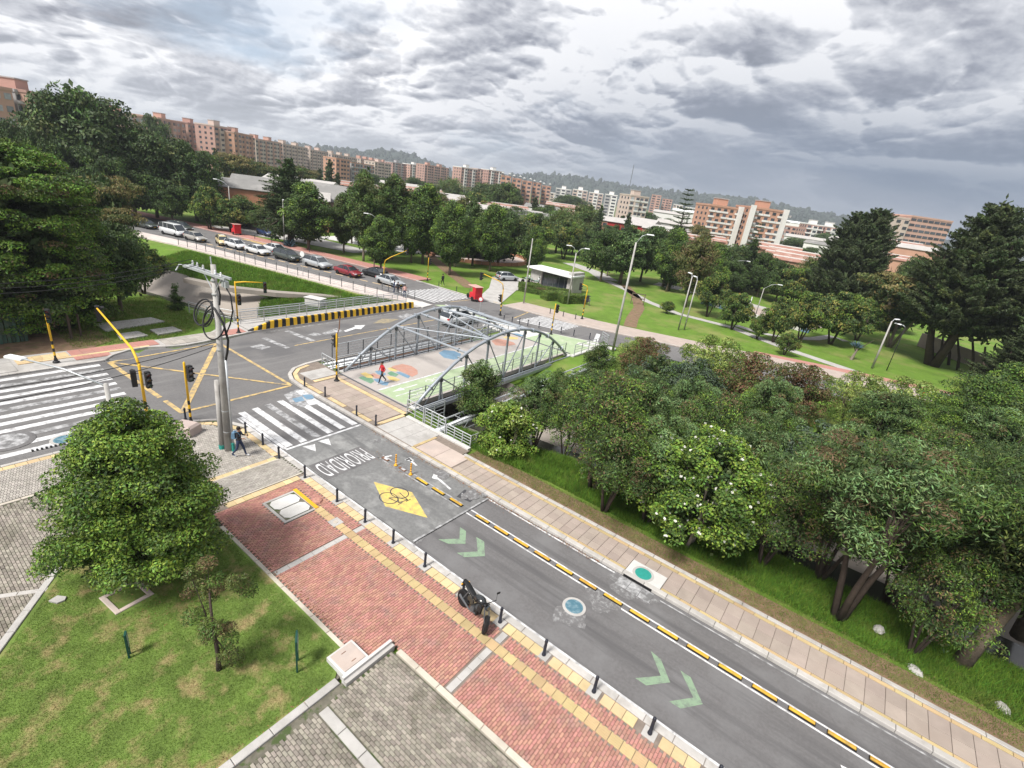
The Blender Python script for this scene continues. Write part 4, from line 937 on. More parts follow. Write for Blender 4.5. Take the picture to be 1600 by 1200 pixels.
# ------------------------------------------------------------------ signs on the lawn
def sign(x, y, z, h, wd, rz, label, kp='sig_green'):
    t = thing('park_sign', label, 'sign', (x, y, z), rz)
    for s in (-.5, .5): MB().box((s*wd, 0, h/2), (.05, .05, h), 'sign_green').build('post', t)
    MB().box((0, 0, h-.28), (wd, .06, .55), 'sign_green').build('panel', t); MB().box((0, -.036, h-.28), (wd*.86, .01, .45), 'sign_face').build('plate', t)
defm('sign_green', (.012, .06, .045), .5, .1, 4); defm('sign_face', (.25, .33, .30), .5, .1, 4)
sign(-14.62, 2.75, .13, .95, .16, 2.72, 'short green sign seen edge-on in the middle of the lawn'); sign(-10.72, 5.95, .13, 1.3, .42, 2.55, 'taller green sign board on two posts near the white chamber')

# ------------------------------------------------------------------ traffic signals
hd = MB().box((0, 0, 0), (.24, .22, .92), 'sig_black', 0, .02).mesh('housing')
vz = MB()
for a in range(6):
    a0, a1 = rad(-20+a*36.7), rad(-20+(a+1)*36.7)
    f = lambda q, d, z: (.12*math.cos(q), d, .12*math.sin(q))
    vz.add([f(a0, 0, 0), f(a1, 0, 0), f(a1, -.2 if 0 < a < 5 else -.12, 0), f(a0, -.2 if 0 < a < 5 else -.12, 0)], [(0, 1, 2, 3)], 'sig_black')
vm = vz.mesh('visor'); lensm = {k: MB().lathe([(.1, 0), (.085, -.03), (.01, -.045)], (0, 0, 0), m_, 10, 1).mesh('lens') for k, m_ in (('r', 'red_off'), ('a', 'amber_off'), ('g', 'green_off'))} if False else None
defm('red_off', (.10, .01, .01), .3); defm('amber_off', (.12, .06, .01), .3); defm('green_off', (.01, .06, .035), .3)
lensm = {k: MB().lathe([(.1, 0), (.085, -.03), (.01, -.045)], (0, 0, 0), m_, 10, 1).mesh('lens') for k, m_ in (('r', 'red_off'), ('a', 'amber_off'), ('g', 'green_off'))}
def head(t, loc, rz, n=3):
    h = obj('signal_head', hd, t, loc, rz)
    for i, k in enumerate('rag'):
        obj('visor', vm, h, (0, -.11, .3-.3*i)); obj('lens', lensm[k], h, (0, -.11, .3-.3*i))
    return h
def sigpole(x, y, z, h, label, heads, arm=None, stripes=True, r=.062, base=True, solid=False):
    t = thing('traffic_signal', label, 'traffic light', (x, y, z), group='traffic signals round the junction')
    mb = MB(); z1 = 1.5 if stripes else 0
    mb.lathe([(r, z1), (r*.95, h), (r*.4, h+.05)], (0, 0, 0), 'sig_yellow', 12).build('pole', t, True)
    if stripes:
        for i in range(6): MB().lathe([(r*1.02, .25*i), (r*1.02, .25*(i+1))], (0, 0, 0), 'sig_black' if i % 2 else 'sig_yellow', 12).build('band', t)
    if base: MB().lathe([(.2, 0), (.19, .06), (.11, .12), (.085, .3), (.07, .32)], (0, 0, 0), 'sig_black', 12).build('base', t)
    if arm: MB().tube([(0, 0, h-.05)]+[Vector(p) for p in arm], [r]+[r*.85]*(len(arm)-1)+[r*.6], 'sig_yellow', 8).build('arm', t, True)
    for loc, rz in heads:
        head(t, loc, rz); l = Vector(loc)
    br = MB(); 
    for loc, rz in heads:
        l = Vector(loc)
        if math.hypot(l.x, l.y) < 1: br.tube([(0, 0, l.z+.3), (l.x, l.y, l.z+.3)], .02, 'sig_black', 5); br.tube([(0, 0, l.z-.3), (l.x, l.y, l.z-.3)], .02, 'sig_black', 5)
    if br.v: br.build('bracket', t)
    return t
p = G(88, 566, .12); sigpole(p[0], p[1], .12, 3.3, 'striped signal pole on the pavement in front of the green plank fence', [((.0, .1, 3.2), 1.2)])
p = G(299, 663, .12); sigpole(p[0], p[1], .12, 3.75, 'striped signal pole with one head at the near corner, right of the big round tree', [((.30, .12, 3.2), 1.75)])
sigpole(-29.4, 8.35, .12, 3.7, 'yellow signal mast with a long cranked arm, just behind the round tree', [((-.25, -.25, 2.9), -1.75), ((.28, .22, 2.9), 1.6), ((-6.1, .15, 4.9), 2.9)], [(-.25, .0, 4.0), (-.8, .03, 4.35), (-5.9, .1, 5.25)], r=.075)
p = G(373, 520, .12); sigpole(p[0], p[1], .12, 4.45, 'signal pole with a straight arm at the start of the striped barrier', [((.3, .1, 3.0), 1.4), ((1.2, 1.9, 4.1), 1.2)], [(.4, .6, 4.5), (1.1, 1.8, 4.5)])
p = G(526, 595, .12); sigpole(p[0], p[1], .12, 3.6, 'striped signal pole on the island at the near left corner of the footbridge', [((-.25, .1, 3.0), -1.0)])
MB().tube([(p[0], p[1], 3.6), (p[0]+.15, p[1]+.1, 4.1), (p[0]+.1, p[1]+.2, 5.0)], .035, 'rust', 6).build('rusty_pipe', label='thin rusty pipe sticking up above the island signal pole', cat='pipe')
bpy.context.view_layer.update()
sigpole(-56.0, 46.1, .12, 2.4, 'cream signal mast with an arm slanting up over the car queue', [((.3, .2, 1.1), 1.2), ((2.0, 2.35, 4.5), 1.2)], [(.1, .1, 3.0), (.5, .7, 3.5), (2.0, 2.4, 4.7)], stripes=False)
sigpole(-54.5, 53.1, .12, 3.4, 'striped signal pole on the far verge by the left far crossing', [((.25, 0, 2.9), 2.8)])
sigpole(-36.2, 48.0, .12, 3.2, 'yellow signal mast with a long arm in front of the park entrance', [((-.3, .1, 2.0), -.9), ((-2.2, -1.8, 4.4), 2.6)], [(-.1, -.1, 3.8), (-.5, -.4, 4.1), (-2.1, -1.7, 4.75)])
sigpole(-27.9, 46.9, .1, 3.5, 'striped signal pole at the far end of the footbridge beside the right far crossing', [((.22, .1, 3.0), 1.0)])
sigpole(-29.8, 57.3, .12, 3.9, 'striped signal pole with a crooked top on the park side of the right far crossing', [((.25, .1, 2.7), 1.8), ((-.8, -.5, 4.1), 2.6)], [(-.1, -.1, 4.3), (-.8, -.5, 4.5)])

# ------------------------------------------------------------------ street lamps
lhm = MB().box((.32, 0, 0), (.72, .26, .1), 'lamp_white', 0, .04).mesh('lamp_head')
def lamp(x, y, h, label, arms, r=.10, k='pole_concrete', z=.0, lean=None, group='concrete street lamps'):
    t = thing('street_lamp', label, 'street lamp', (x, y, z), group=group)
    MB().tube([(0, 0, 0), (0, 0, h)], [r*.85, r*.5], k, 10).build('pole', t, True)
    for a, L, up in arms:
        e = (math.cos(a)*L, math.sin(a)*L, h+up)
        MB().tube([(0, 0, h-.1), (math.cos(a)*L*.5, math.sin(a)*L*.5, h+up*.75), e], .035, 'galv', 6).build('arm', t, True)
        obj('lamp_head', lhm, t, e, a)
    return t
lamp(-103.4, 39.7+8, 8.0, 'street lamp with a drooping arm behind the white van', [(-2.6, 2.2, .9)], .13)
lamp(-85.1, 46.0+2, 7.6, 'street lamp beside the agave, right of the dark blue car', [(2.5, .3, .1)], .12)
lamp(-65.5, 51.9, 7.8, 'street lamp on the verge behind the black hatchback', [(-2.4, 1.1, .35)], .12)
lamp(-38.8, 56.5, 8.9, 'bare grey pole standing at the hedge of the park kiosk', [], .13)
lamp(-35.9, 63.6, 7.4, 'double headed street lamp beside the kiosk', [(.4, 1.1, .8), (-2.3, .9, .9)], .15)
lamp(-20.8, 48.4, 11.4, 'tallest grey lamp pole, rising from the bank right of the footbridge', [(.6, .9, .9)], .17)
lamp(-20.0, 66.6, 7.2, 'left one of the close pair of leaning-looking pale poles on the park grass', [(2.4, .4, .3)], .12)
lamp(-19.5, 67.5, 6.8, 'right one of the close pair of pale poles on the park grass', [(2.4, .4, .3)], .12)
lamp(2.1, 74.4, 6.0, 'pale street lamp on the park grass at the right, next to a black pole', [(1.0, .5, .25)], .15)
lamp(3.6, 75.3, 5.6, 'thin black pole with a lamp at the right of the park grass', [(2.8, .5, .1)], .06, 'sig_black', group='black park lamp')
lamp(-26.5, 114, 6.4, 'double armed park lamp among the domed trees in front of the apartment block', [(2.5, 2.2, 1.0), (.2, 2.4, .5)], .11)
lamp(-15.4, 91, 4.9, 'park lamp with one arm above the playground', [(.4, 1.9, .9)], .1)
lamp(-4.0, 108, 7.4, 'double armed lamp behind the domed trees left of the big dark conifer', [(2.6, 1.8, 1.2), (.3, 3.2, .7)], .11)
lamp(-21.5, 5.0, 6.3, 'old concrete lamp post rising behind the big round tree at the left', [(-2.65, 3.4, .35)], .15)
lamp(-72, 34.0, 4.4, 'thin dark mast on the footway edge below the queue', [], .04, 'steel_dark', z=-.4, group='thin masts')
t = thing('round_sign', 'round white road sign seen from behind, beside the red car', 'road sign', (-62.3, 37.6, -.1)); MB().tube([(0, 0, 0), (0, 0, 3.0)], .04, 'galv', 6).build('post', t)
o = MB().lathe([(.36, 0), (.36, .02)], (0, 0, 0), 'lamp_white', 14, 1).build('disc', t); o.location = (0, -.06, 3.1); o.rotation_euler = (0, 0, .3)
t = thing('round_sign', 'small red-ringed road sign lying at the edge of the far roadway', 'road sign', (-38.6, 46.9, .01)); MB().tube([(0, 0, 0), (0, 0, 1.4)], .03, 'galv', 6).build('post', t)
o = MB().lathe([(.32, 0), (.32, .02)], (0, 0, 0), 'rick_red', 14, 1).build('ring', t); o.location = (0, -.05, 1.6); o.rotation_euler.z = .6
o2 = MB().lathe([(.22, 0), (.22, .02)], (0, 0, 0), 'lamp_white', 14, 1).build('disc', t); o2.location = (.015, -.07, 1.6); o2.rotation_euler.z = .6

# ------------------------------------------------------------------ utility pole
def utility():
    bx, by = -24.6, 10.35
    t = thing('utility_pole', 'tall concrete utility pole with crossarms and coiled black cable on the near corner', 'utility pole', (bx, by, .12))
    MB().tube([(0, 0, 0), (.0, .05, 9.75)], [.20, .11], 'pole_concrete', 12).build('pole', t, True)
    MB().tube([(-.36, -.16, 0), (-.36, -.12, 3.9)], [.15, .13], 'pole_concrete', 10).build('stub_pole', t, True)
    MB().tube([(.26, .12, 0), (.22, .14, 5.2)], .055, 'galv', 8).build('conduit', t, True)
    MB().tube([(-.22, .1, 3.7), (-.2, .12, 5.2), (-.14, .1, 5.6)], .02, 'sig_black', 5).build('cable', t)
    for z, a in ((9.3, .10), (9.3, -.16)):
        b = MB(); b.box((-.55, a*1.0, z), (3.3, .09, .11), 'galv', .12); b.build('crossarm', t)
    b = MB()
    for s in (-1, 1): b.tube([(s*.9-.1, 0, 9.25), (0, 0, 8.4)], .025, 'galv', 5)
    b.build('brace', t)
    im = MB().lathe([(.04, 0), (.07, .05), (.04, .09), (.07, .13), (.04, .17), (.055, .22), (.02, .27)], (0, 0, 0), 'lamp_white', 8).mesh('insulator')
    for x in (-2.0, -1.5, -.9, .3, .85): obj('insulator', im, t, (x, -.02, 9.36), sc=.8)
    for x in (.75, 1.0): MB().box((x, .12, 9.05), (.18, .16, .32), 'galv', 0, .02).build('fuse_box', t)
    MB().tube([(-2.1, -.1, 9.3), (-2.7, -.35, 9.25), (-2.5, -.6, 9.0)], .03, 'galv', 6).build('hook', t)
    MB().tube([(-.05, 0, 9.75), (-.08, 0, 10.1)], .03, 'galv', 6).build('spike', t)
    # cable coils
    b = MB()
    for (cx, cy, cz, rx, rz_, tilt, r_) in ((-.75, -.1, 7.35, .72, .62, .2, .04), (-.55, .05, 7.2, .55, .5, -.3, .03), (-.2, .1, 6.9, .95, .75, .15, .035), (-.85, 0, 7.25, .5, .6, .5, .025)):
        pts = []
        for i in range(25):
            a = i/24*2*math.pi; pts.append((cx+rx*math.cos(a), cy+.25*math.sin(a+tilt)-.18, cz+rz_*math.sin(a)*.95))
        b.tube(pts, r_, 'sig_black', 6, False)
    b.build('cable_coil', t, True)
    MB().tube([(.9, .1, 8.95), (1.25, .15, 8.6), (1.35, .15, 7.9), (1.1, .1, 7.2), (.7, .05, 6.6), (.1, 0, 6.35)], .035, 'sig_black', 6).build('cable', t, True)
    MB().tube([(.3, .05, 8.95), (.32, .1, 8.4), (.15, .12, 7.9), (-.3, 0, 7.95)], .04, 'sig_black', 6).build('cable', t, True)
    MB().tube([(-.5, 0, 7.9), (.1, -.1, 7.7), (.65, .0, 7.1), (.75, .1, 6.3), (.45, .15, 5.6), (.24, .14, 5.15)], .055, 'sig_black', 8).build('cable', t, True)
    # lamp arm
    MB().tube([(0, 0, 6.2), (-.9, .3, 6.9)], .035, 'galv', 6).build('lamp_arm', t)
    o = MB().box((0, 0, 0), (.62, .3, .14), 'lamp_white', 0, .05).build('lamp_head', t); o.location = (-1.2, .42, 6.95); o.rotation_euler = (0, .2, 2.8)
    b = MB()
    for z in (1.1, 2.3, 5.6, 6.2, 8.35, 9.0): b.tube([(0, .01, z), (0, .01, z+.05)], .205-z*.0088, 'galv', 12)
    b.build('strap', t)
    me = MB().lathe([(.17, 0), (.17, .22)], (0, 0, 0), 'paint_teal', 10).mesh('painted_foot'); obj('painted_foot', me, t, (-.36, -.16, .0)); obj('painted_foot', me, t, (.26, .12, 0), sc=(.45, .45, 2.2))
utility()
def wire(a, b, sag, r, label):
    pts = []
    for i in range(21):
        u = i/20; pts.append((a[0]+(b[0]-a[0])*u, a[1]+(b[1]-a[1])*u, a[2]+(b[2]-a[2])*u-sag*4*u*(1-u)))
    MB().tube(pts, r, 'sig_black', 5, False).build('power_line', None, label=label, cat='power line', group='overhead wires at the left')
for y0, x0, sag, lab in ((441, -2.0, .25, 'highest overhead wire running left from the crossarm across the big cypress'), (448, -1.5, .3, 'overhead wire just below the highest one at the left'), (457, -.9, .3, 'lowest of the wires running left from the crossarm')):
    e = G(-60, y0+4, 9.2); wire((-24.6+x0, 10.3, 9.75), e, sag, .014, lab)
e = G(-80, 618, 6.2); wire((-24.8, 10.3, 6.1), e, .25, .016, 'thin black wire crossing in front of the yellow box at mid pole height')
e = G(-80, 640, 5.9); wire((-24.8, 10.3, 5.9), e, .3, .016, 'thin black wire just under its twin over the yellow box')

# ------------------------------------------------------------------ vehicles
def loft(secs, k, mb, close=True):
    """secs: list of rings with equal point counts"""
    n = len(secs[0]); vs = [p for s in secs for p in s]
    fs = [(i*n+j, i*n+(j+1) % n, (i+1)*n+(j+1) % n, (i+1)*n+j) for i in range(len(secs)-1) for j in range(n)]
    if close: fs += [tuple(range(n))[::-1], tuple((len(secs)-1)*n+j for j in range(n))]
    mb.add(vs, fs, k)
STY = dict(
 sedan=dict(L=4.4, W=1.72, body=[(-2.2, .38, .80), (-2.1, .28, .93), (-1.5, .24, .97), (-.9, .22, .96), (.6, .22, .93), (1.1, .22, .90), (1.9, .26, .78), (2.15, .32, .66), (2.2, .38, .58)],
            cab=[(-1.55, .96, .965, .80), (-.95, .95, 1.36, .60), (-.5, .95, 1.43, .58), (.25, .94, 1.41, .58), (.55, .93, 1.34, .60), (1.2, .90, .905, .76)]),
 hatch=dict(L=3.8, W=1.66, body=[(-1.9, .40, .82), (-1.84, .28, .98), (-1.2, .24, 1.0), (.5, .22, .96), (1.0, .22, .93), (1.6, .26, .80), (1.85, .34, .66), (1.9, .4, .6)],
            cab=[(-1.85, .98, 1.0, .78), (-1.55, .98, 1.40, .60), (-1.0, .98, 1.49, .58), (.2, .96, 1.47, .58), (.45, .95, 1.38, .60), (1.15, .93, .94, .74)]),
 suv=dict(L=4.6, W=1.84, body=[(-2.3, .48, .92), (-2.22, .34, 1.08), (-1.5, .28, 1.1), (.7, .27, 1.06), (1.2, .27, 1.03), (2.0, .30, .94), (2.25, .38, .80), (2.3, .46, .7)],
            cab=[(-2.25, 1.08, 1.1, .86), (-1.95, 1.08, 1.55, .70), (-1.2, 1.07, 1.68, .66), (.3, 1.06, 1.66, .66), (.6, 1.05, 1.58, .68), (1.35, 1.02, 1.035, .84)]),
 van=dict(L=4.9, W=1.72, body=[(-2.45, .45, 1.05), (-2.4, .30, 1.2), (-1.5, .26, 1.2), (1.2, .26, 1.16), (1.9, .27, 1.08), (2.3, .32, .86), (2.42, .4, .7), (2.45, .46, .6)],
            cab=[(-2.42, 1.18, 1.2, .84), (-2.3, 1.18, 1.86, .72), (-1.6, 1.18, 1.98, .70), (1.0, 1.15, 1.96, .70), (1.25, 1.14, 1.88, .72), (2.05, 1.02, 1.03, .80)]))
wh = {}
def wheels():
    wh['t'] = MB().lathe([(.20, -.10), (.30, -.10), (.32, -.06), (.32, .06), (.30, .10), (.20, .10)], (0, 0, 0), 'rubber', 16, 1).mesh('tyre', True)
    r = MB(); r.lathe([(.20, -.07), (.205, .07)], (0, 0, 0), 'rim', 12, 1)
    for i in range(5):
        a = i*2*math.pi/5; r.box((.1*math.cos(a), .075, .1*math.sin(a)), (.19, .015, .045), 'rim', R=Matrix.Rotation(-a, 3, 'Y'))
        r.box((.1*math.cos(a), -.075, .1*math.sin(a)), (.19, .015, .045), 'rim', R=Matrix.Rotation(-a, 3, 'Y'))
    wh['r'] = r.mesh('rim')
wheels()
def car(style, paint, px, py, rz, label, name='parked_car', cat='car', xy=None, z=.012, taxi=False):
    s = STY[style]; x, y = xy if xy else G(px, py)[:2]
    t = thing(name, label, cat, (x, y, z), rz, group='vehicles in view')
    W = s['W']/2; mb = MB(); secs = []
    for i, (cx, zb, zt_) in enumerate(s['body']):
        e = 0 if 0 < i < len(s['body'])-1 else .12
        wv = W-e-(.06 if i in (1, len(s['body'])-2) else 0)
        secs.append([(cx, -wv*.86, zb), (cx, -wv*.98, zb+.12), (cx, -wv, zb+(zt_-zb)*.6), (cx, -wv*.93, zt_-.03), (cx, -wv*.6, zt_+.02), (cx, wv*.6, zt_+.02), (cx, wv*.93, zt_-.03), (cx, wv, zb+(zt_-zb)*.6), (cx, wv*.98, zb+.12), (cx, wv*.86, zb)])
    loft(secs, 'car_'+paint, mb); mb.build('body', t, True)
    # greenhouse: glass shell, roof and pillars in body colour
    g = MB(); secs = []
    for cx, z0, z1, wt in s['cab']: secs.append([(cx, -W*.88, z0), (cx, -wt-.02, z1-.03), (cx, wt+.02, z1-.03), (cx, W*.88, z0)])
    loft(secs, 'glass_dark', g); g.build('glass', t)
    rf = MB(); cb = s['cab']; a = cb[1]; e = cb[-2]
    secs = [[(cx, -wt-.03, z1-.05), (cx, -wt*.6, z1+.012), (cx, wt*.6, z1+.012), (cx, wt+.03, z1-.05)] for cx, z0, z1, wt in cb[1:-1]]
    loft(secs, 'car_'+paint, rf); rf.build('roof', t, True)
    pl = MB()
    for sg in (-1, 1):
        pt = lambda c, u: (c[0], sg*((W*.88)*(1-u)+(c[3]+.02)*u+.012), c[1]*(1-u)+(c[2]-.03)*u)
        pl.tube([pt(cb[-1], 0), pt(cb[-2], 1)], .035, 'car_'+paint, 4); pl.tube([pt(cb[0], 0), pt(cb[1], 1)], .05, 'car_'+paint, 4)
        m = (cb[2][0]+cb[3][0])/2; pl.tube([(m, sg*(W*.9), cb[2][1]), (m, sg*(cb[2][3]+.03), cb[2][2]-.05)], .035, 'car_'+paint, 4)
        if style == 'van': pl.tube([(m-1, sg*(W*.9), cb[2][1]), (m-1, sg*(cb[2][3]+.03), cb[2][2]-.05)], .05, 'car_'+paint, 4)
    pl.build('pillar', t)
    for sg in (-1, 1):
        for wx in (-s['L']*.30, s['L']*.31):
            w_ = obj('wheel', wh['t'], t, (wx, sg*(W-.08), .32)); obj('rim', wh['r'], w_)
        f = s['body'][-2]; r0 = s['body'][1]
        MB().box((f[0]-.02, sg*(W-.28), f[2]-.06), (.2, .34, .13), 'clear_light', 0, .03).build('headlight', t)
        MB().box((r0[0]-.04, sg*(W-.22), r0[2]-.14), (.12, .26, .16), 'red_light', 0, .03).build('tail_light', t)
        MB().box((cb[-1][0]-.25, sg*(W+.08), cb[-1][1]+.06), (.14, .16, .11), 'car_'+paint, 0, .03).build('mirror', t)
    fb = s['body'][-1]; MB().box((fb[0]-.02, 0, .46), (.08, W*1.2, .14), 'plastic_black', 0, .02).build('grille', t); MB().box((fb[0]+.025, 0, .42), (.02, .34, .12), 'sep_yellow').build('number_plate', t)
    rb = s['body'][0]; MB().box((rb[0]+.0, 0, .5), (.06, W*1.7, .16), 'plastic_black', 0, .02).build('bumper', t)
    if taxi: MB().box((0, 0, 1.54), (.2, .5, .12), 'lamp_white', 0, .03).build('taxi_sign', t)
    if style == 'suv':
        for sg in (-1, 1): MB().tube([(-1.6, sg*.62, 1.74), (.2, sg*.62, 1.73)], .02, 'plastic_black', 5).build('roof_rail', t)
    return t
A0 = .25
car('sedan', 'graphite', 0, 0, .3, 'dark car almost hidden behind the tree at the far left end of the queue', xy=(-104, 33.6))
car('suv', 'graphite', 0, 0, .3, 'dark blue-grey car behind the white van', xy=(-101.0, 37.8))
car('van', 'white', 0, 0, .24, 'white minibus with dark side windows at the left end of the queue', 'minibus', 'van', xy=(-96.0, 34.9))
car('hatch', 'silver_warm', 0, 0, .2, 'grey-beige sedan between the white minibus and the yellow taxi', xy=(-90.6, 36.0))
car('hatch', 'taxi', 0, 0, -.25, 'pale yellow taxi turned slightly out of the queue', 'taxi', 'taxi', xy=(-87.0, 38.6), taxi=True)
car('hatch', 'white', 0, 0, .16, 'white hatchback in the queue behind the silver sedan', xy=(-83.5, 39.0))
car('sedan', 'white', 0, 0, .16, 'silver-white sedan in the queue in front of the white hatchback', xy=(-78.7, 40.0))
car('sedan', 'white', 0, 0, .16, 'white car in the second lane, half hidden by the silver-white sedan', xy=(-79.6, 43.4))
car('suv', 'graphite', 0, 0, .14, 'dark green-black estate car in the middle of the queue', xy=(-73.3, 41.7))
car('suv', 'silver', 0, 0, .12, 'silver SUV with roof rails in front of the dark estate', xy=(-67.3, 43.0))
car('sedan', 'red', 0, 0, .10, 'dark red sedan in the queue', xy=(-61.4, 44.1))
car('sedan', 'black', 0, 0, 3.2, 'black sedan in the far lane beside the red one, tail lights towards the junction', xy=(-59.4, 47.4))
car('sedan', 'silver', 0, 0, .04, 'silver sedan first in the queue at the signal arm', xy=(-54.4, 45.9))
car('sedan', 'blue', 0, 0, .0, 'dark blue car in the side street near the agave', xy=(-97.0, 51.0))
car('hatch', 'silver', 0, 0, 1.2, 'silver hatchback parked on the grass by the park kiosk', xy=(-51.0, 68.3), z=-.03)
car('suv', 'white', 0, 0, 1.55, 'white car driving on the cross street behind the footbridge arches', xy=(-36.1, 40.3))

def rickshaw(x, y, rz, label):
    t = thing('cycle_rickshaw', label, 'cycle rickshaw', (x, y, .012), rz, group='red cycle rickshaws')
    b = MB(); b.box((-.45, 0, .75), (1.35, 1.15, .75), 'rick_red', 0, .05); b.box((-1.08, 0, 1.35), (.06, 1.12, 1.1), 'rick_red'); b.build('cabin', t)
    for s in (-1, 1): MB().add([(-1.1, s*.56, 1.1), (.15, s*.56, 1.1), (.0, s*.56, 1.9), (-1.1, s*.56, 1.9)], [(0, 1, 2, 3)], 'rick_red') if False else MB().box((-.75, s*.56, 1.5), (.7, .03, .85), 'rick_red').build('side_cover', t)
    MB().box((-.3, 0, 1.97), (1.9, 1.25, .07), 'rick_roof', 0, .03).build('roof', t)
    MB().box((-.55, 0, 1.12), (.5, .95, .14), 'plastic_black', 0, .04).build('seat', t)
    f = MB()
    for s in (-1, 1): f.tube([(.1, s*.54, 1.1), (.35, s*.5, 1.95)], .02, 'steel_dark', 5)
    f.tube([(.2, 0, .5), (1.1, 0, .85), (1.35, 0, .32)], .03, 'steel_dark', 6); f.tube([(1.1, 0, .85), (1.02, 0, 1.15)], .025, 'steel_dark', 6); f.tube([(1.02, -.3, 1.18), (1.02, .3, 1.18)], .02, 'steel_dark', 6); f.tube([(.55, 0, .65), (.5, 0, 1.0)], .03, 'steel_dark', 6); f.box((.5, 0, 1.02), (.25, .16, .06), 'plastic_black', 0, .02); f.build('frame', t)
    for p in ((-.55, -.62, .32), (-.55, .62, .32), (1.35, 0, .32)):
        w_ = obj('wheel', wh['t'], t, p, sc=(1, .4, 1)); obj('rim', wh['r'], w_)
    return t
rickshaw(-43.3, 51.0, 2.9, 'red boxy cycle rickshaw crossing the junction in front of the park')
rickshaw(-97.5, 45.6, 3.1, 'red cycle rickshaw in the side street above the taxi')

def motorcycle():
    t = thing('motorcycle', 'black naked motorcycle parked on its stand on the brick pavement', 'motorcycle', (-8.0, 11.28, .128), -.26)
    tr = lambda r_, w_: [(r_-w_*.9, -w_*.8), (r_-w_*.2, -w_), (r_, -w_*.5), (r_, w_*.5), (r_-w_*.2, w_), (r_-w_*.9, w_*.8)]
    L = rad(9)
    for x, steer, w_ in ((-.72, 0, .075), (.72, -.72, .06)):
        o = MB().lathe(tr(.32, w_), (0, 0, 0), 'rubber', 24, 1).build('wheel', t, True); o.location = (x, 0, .315); o.rotation_euler = (-L, 0, steer)
        rm = MB().lathe([(.21, -.035), (.24, -.03), (.24, .03), (.21, .035)], (0, 0, 0), 'plastic_black', 20, 1)
        for i in range(6):
            a = i*math.pi/3; rm.box((.11*math.cos(a), 0, .11*math.sin(a)), (.22, .03, .03), 'plastic_black', R=Matrix.Rotation(-a, 3, 'Y'))
        rm.lathe([(.12, .045), (.12, .055)], (0, 0, 0), 'rim', 14, 1); rm.build('rim', o)
    def bl(mb, name, **k): o = mb.build(name, t, **k); o.rotation_euler = (-L, 0, 0); return o
    b = MB(); secs = []
    for x, zc, wy, hz in ((-.22, .80, .07, .06), (-.12, .84, .13, .11), (.05, .88, .17, .15), (.2, .90, .17, .14), (.32, .88, .12, .1), (.38, .86, .06, .05)):
        secs.append([(x, wy*math.cos(a), zc+hz*math.sin(a)) for a in [i*math.pi/5 for i in range(10)]])
    loft(secs, 'car_black', b); bl(b, 'tank', smooth=True)
    b = MB(); secs = []
    for x, zc, wy, hz in ((-.98, .93, .06, .03), (-.8, .90, .12, .045), (-.55, .83, .14, .05), (-.3, .78, .12, .05), (-.16, .80, .08, .04)):
        secs.append([(x, wy*math.cos(a), zc+hz*math.sin(a)) for a in [i*math.pi/5 for i in range(10)]])
    loft(secs, 'plastic_black', b); bl(b, 'seat', smooth=True)
    b = MB(); b.box((.02, 0, .42), (.36, .26, .26), 'plastic_black', 0, .05); b.lathe([(.11, -.17), (.12, 0), (.11, .17)], (-.05, 0, .40), 'steel_dark', 12, 1)
    for i in range(5): b.box((.14, 0, .54+i*.025), (.2, .22, .012), 'steel_dark')
    bl(b, 'engine')
    b = MB(); b.tube([(.42, 0, .86), (.2, 0, .62), (-.1, 0, .3), (-.3, 0, .34), (-.32, 0, .72)], .03, 'plastic_black', 8)
    for s in (-.1, .1): b.tube([(-.3, s, .38), (-.72, s, .32)], .025, 'plastic_black', 6); b.tube([(.4, s*.3, .86), (-.3, s, .75), (-.9, s*.8, .9)], .02, 'plastic_black', 6); b.tube([(-.68, s*1.1, .36), (-.5, s*1.1, .76)], .028, 'steel_dark', 8)
    bl(b, 'frame')
    for s in (-1, 1): bl(MB().box((-.28, s*.11, .62), (.34, .04, .2), 'car_black', 0, .015), 'side_panel'); bl(MB().box((.33, s*.17, .72), (.2, .05, .24), 'plastic_black', 0, .015), 'tank_shroud')
    b = MB()
    sx = .72; 
    for s in (-.09, .09): b.tube([(sx+s*.66, s*.75, .315), (.46, s, .98)], .026, 'steel_dark', 8)
    b.box((.45, 0, .95), (.08, .26, .04), 'plastic_black'); bl(b, 'fork')
    bl(MB().tube([(.36, -.38, 1.06), (.40, -.2, 1.06), (.45, 0, 1.01), (.50, .2, 1.06), (.50, .38, 1.06)], .016, 'plastic_black', 6), 'handlebar')
    for s in (-1, 1):
        bl(MB().tube([(.38 if s < 0 else .50, s*.36, 1.06), (.40, s*.46, 1.24)], .008, 'plastic_black', 5).box((.40, s*.50, 1.27), (.03, .14, .08), 'plastic_black', 0, .01), 'mirror')
        bl(MB().box((-.9, s*.16, .84), (.05, .06, .04), 'amber', 0, .01).tube([(-.9, 0, .86), (-.9, s*.16, .84)], .008, 'plastic_black', 5), 'indicator')
    bl(MB().lathe([(.03, -.04), (.09, -.02), (.105, .03), (.1, .05)], (.55, 0, .88), 'glass_dark', 14, 0), 'headlight')
    b = MB(); secs = []
    for a in np.linspace(-.2, 1.5, 7): secs.append([(.72+.35*math.cos(a)*.75, -.23*math.cos(a)+y, .315+.35*math.sin(a)) for y in (-.07, .07)]+[(.72+.36*math.cos(a)*.75, -.23*math.cos(a)+y, .33+.35*math.sin(a)) for y in (.07, -.07)])
    loft(secs, 'plastic_black', b); bl(b, 'front_mudguard')
    bl(MB().box((-1.0, 0, .72), (.02, .14, .16), 'plastic_black').tube([(-.88, 0, .88), (-1.0, 0, .78)], .012, 'plastic_black', 5), 'tail_piece')
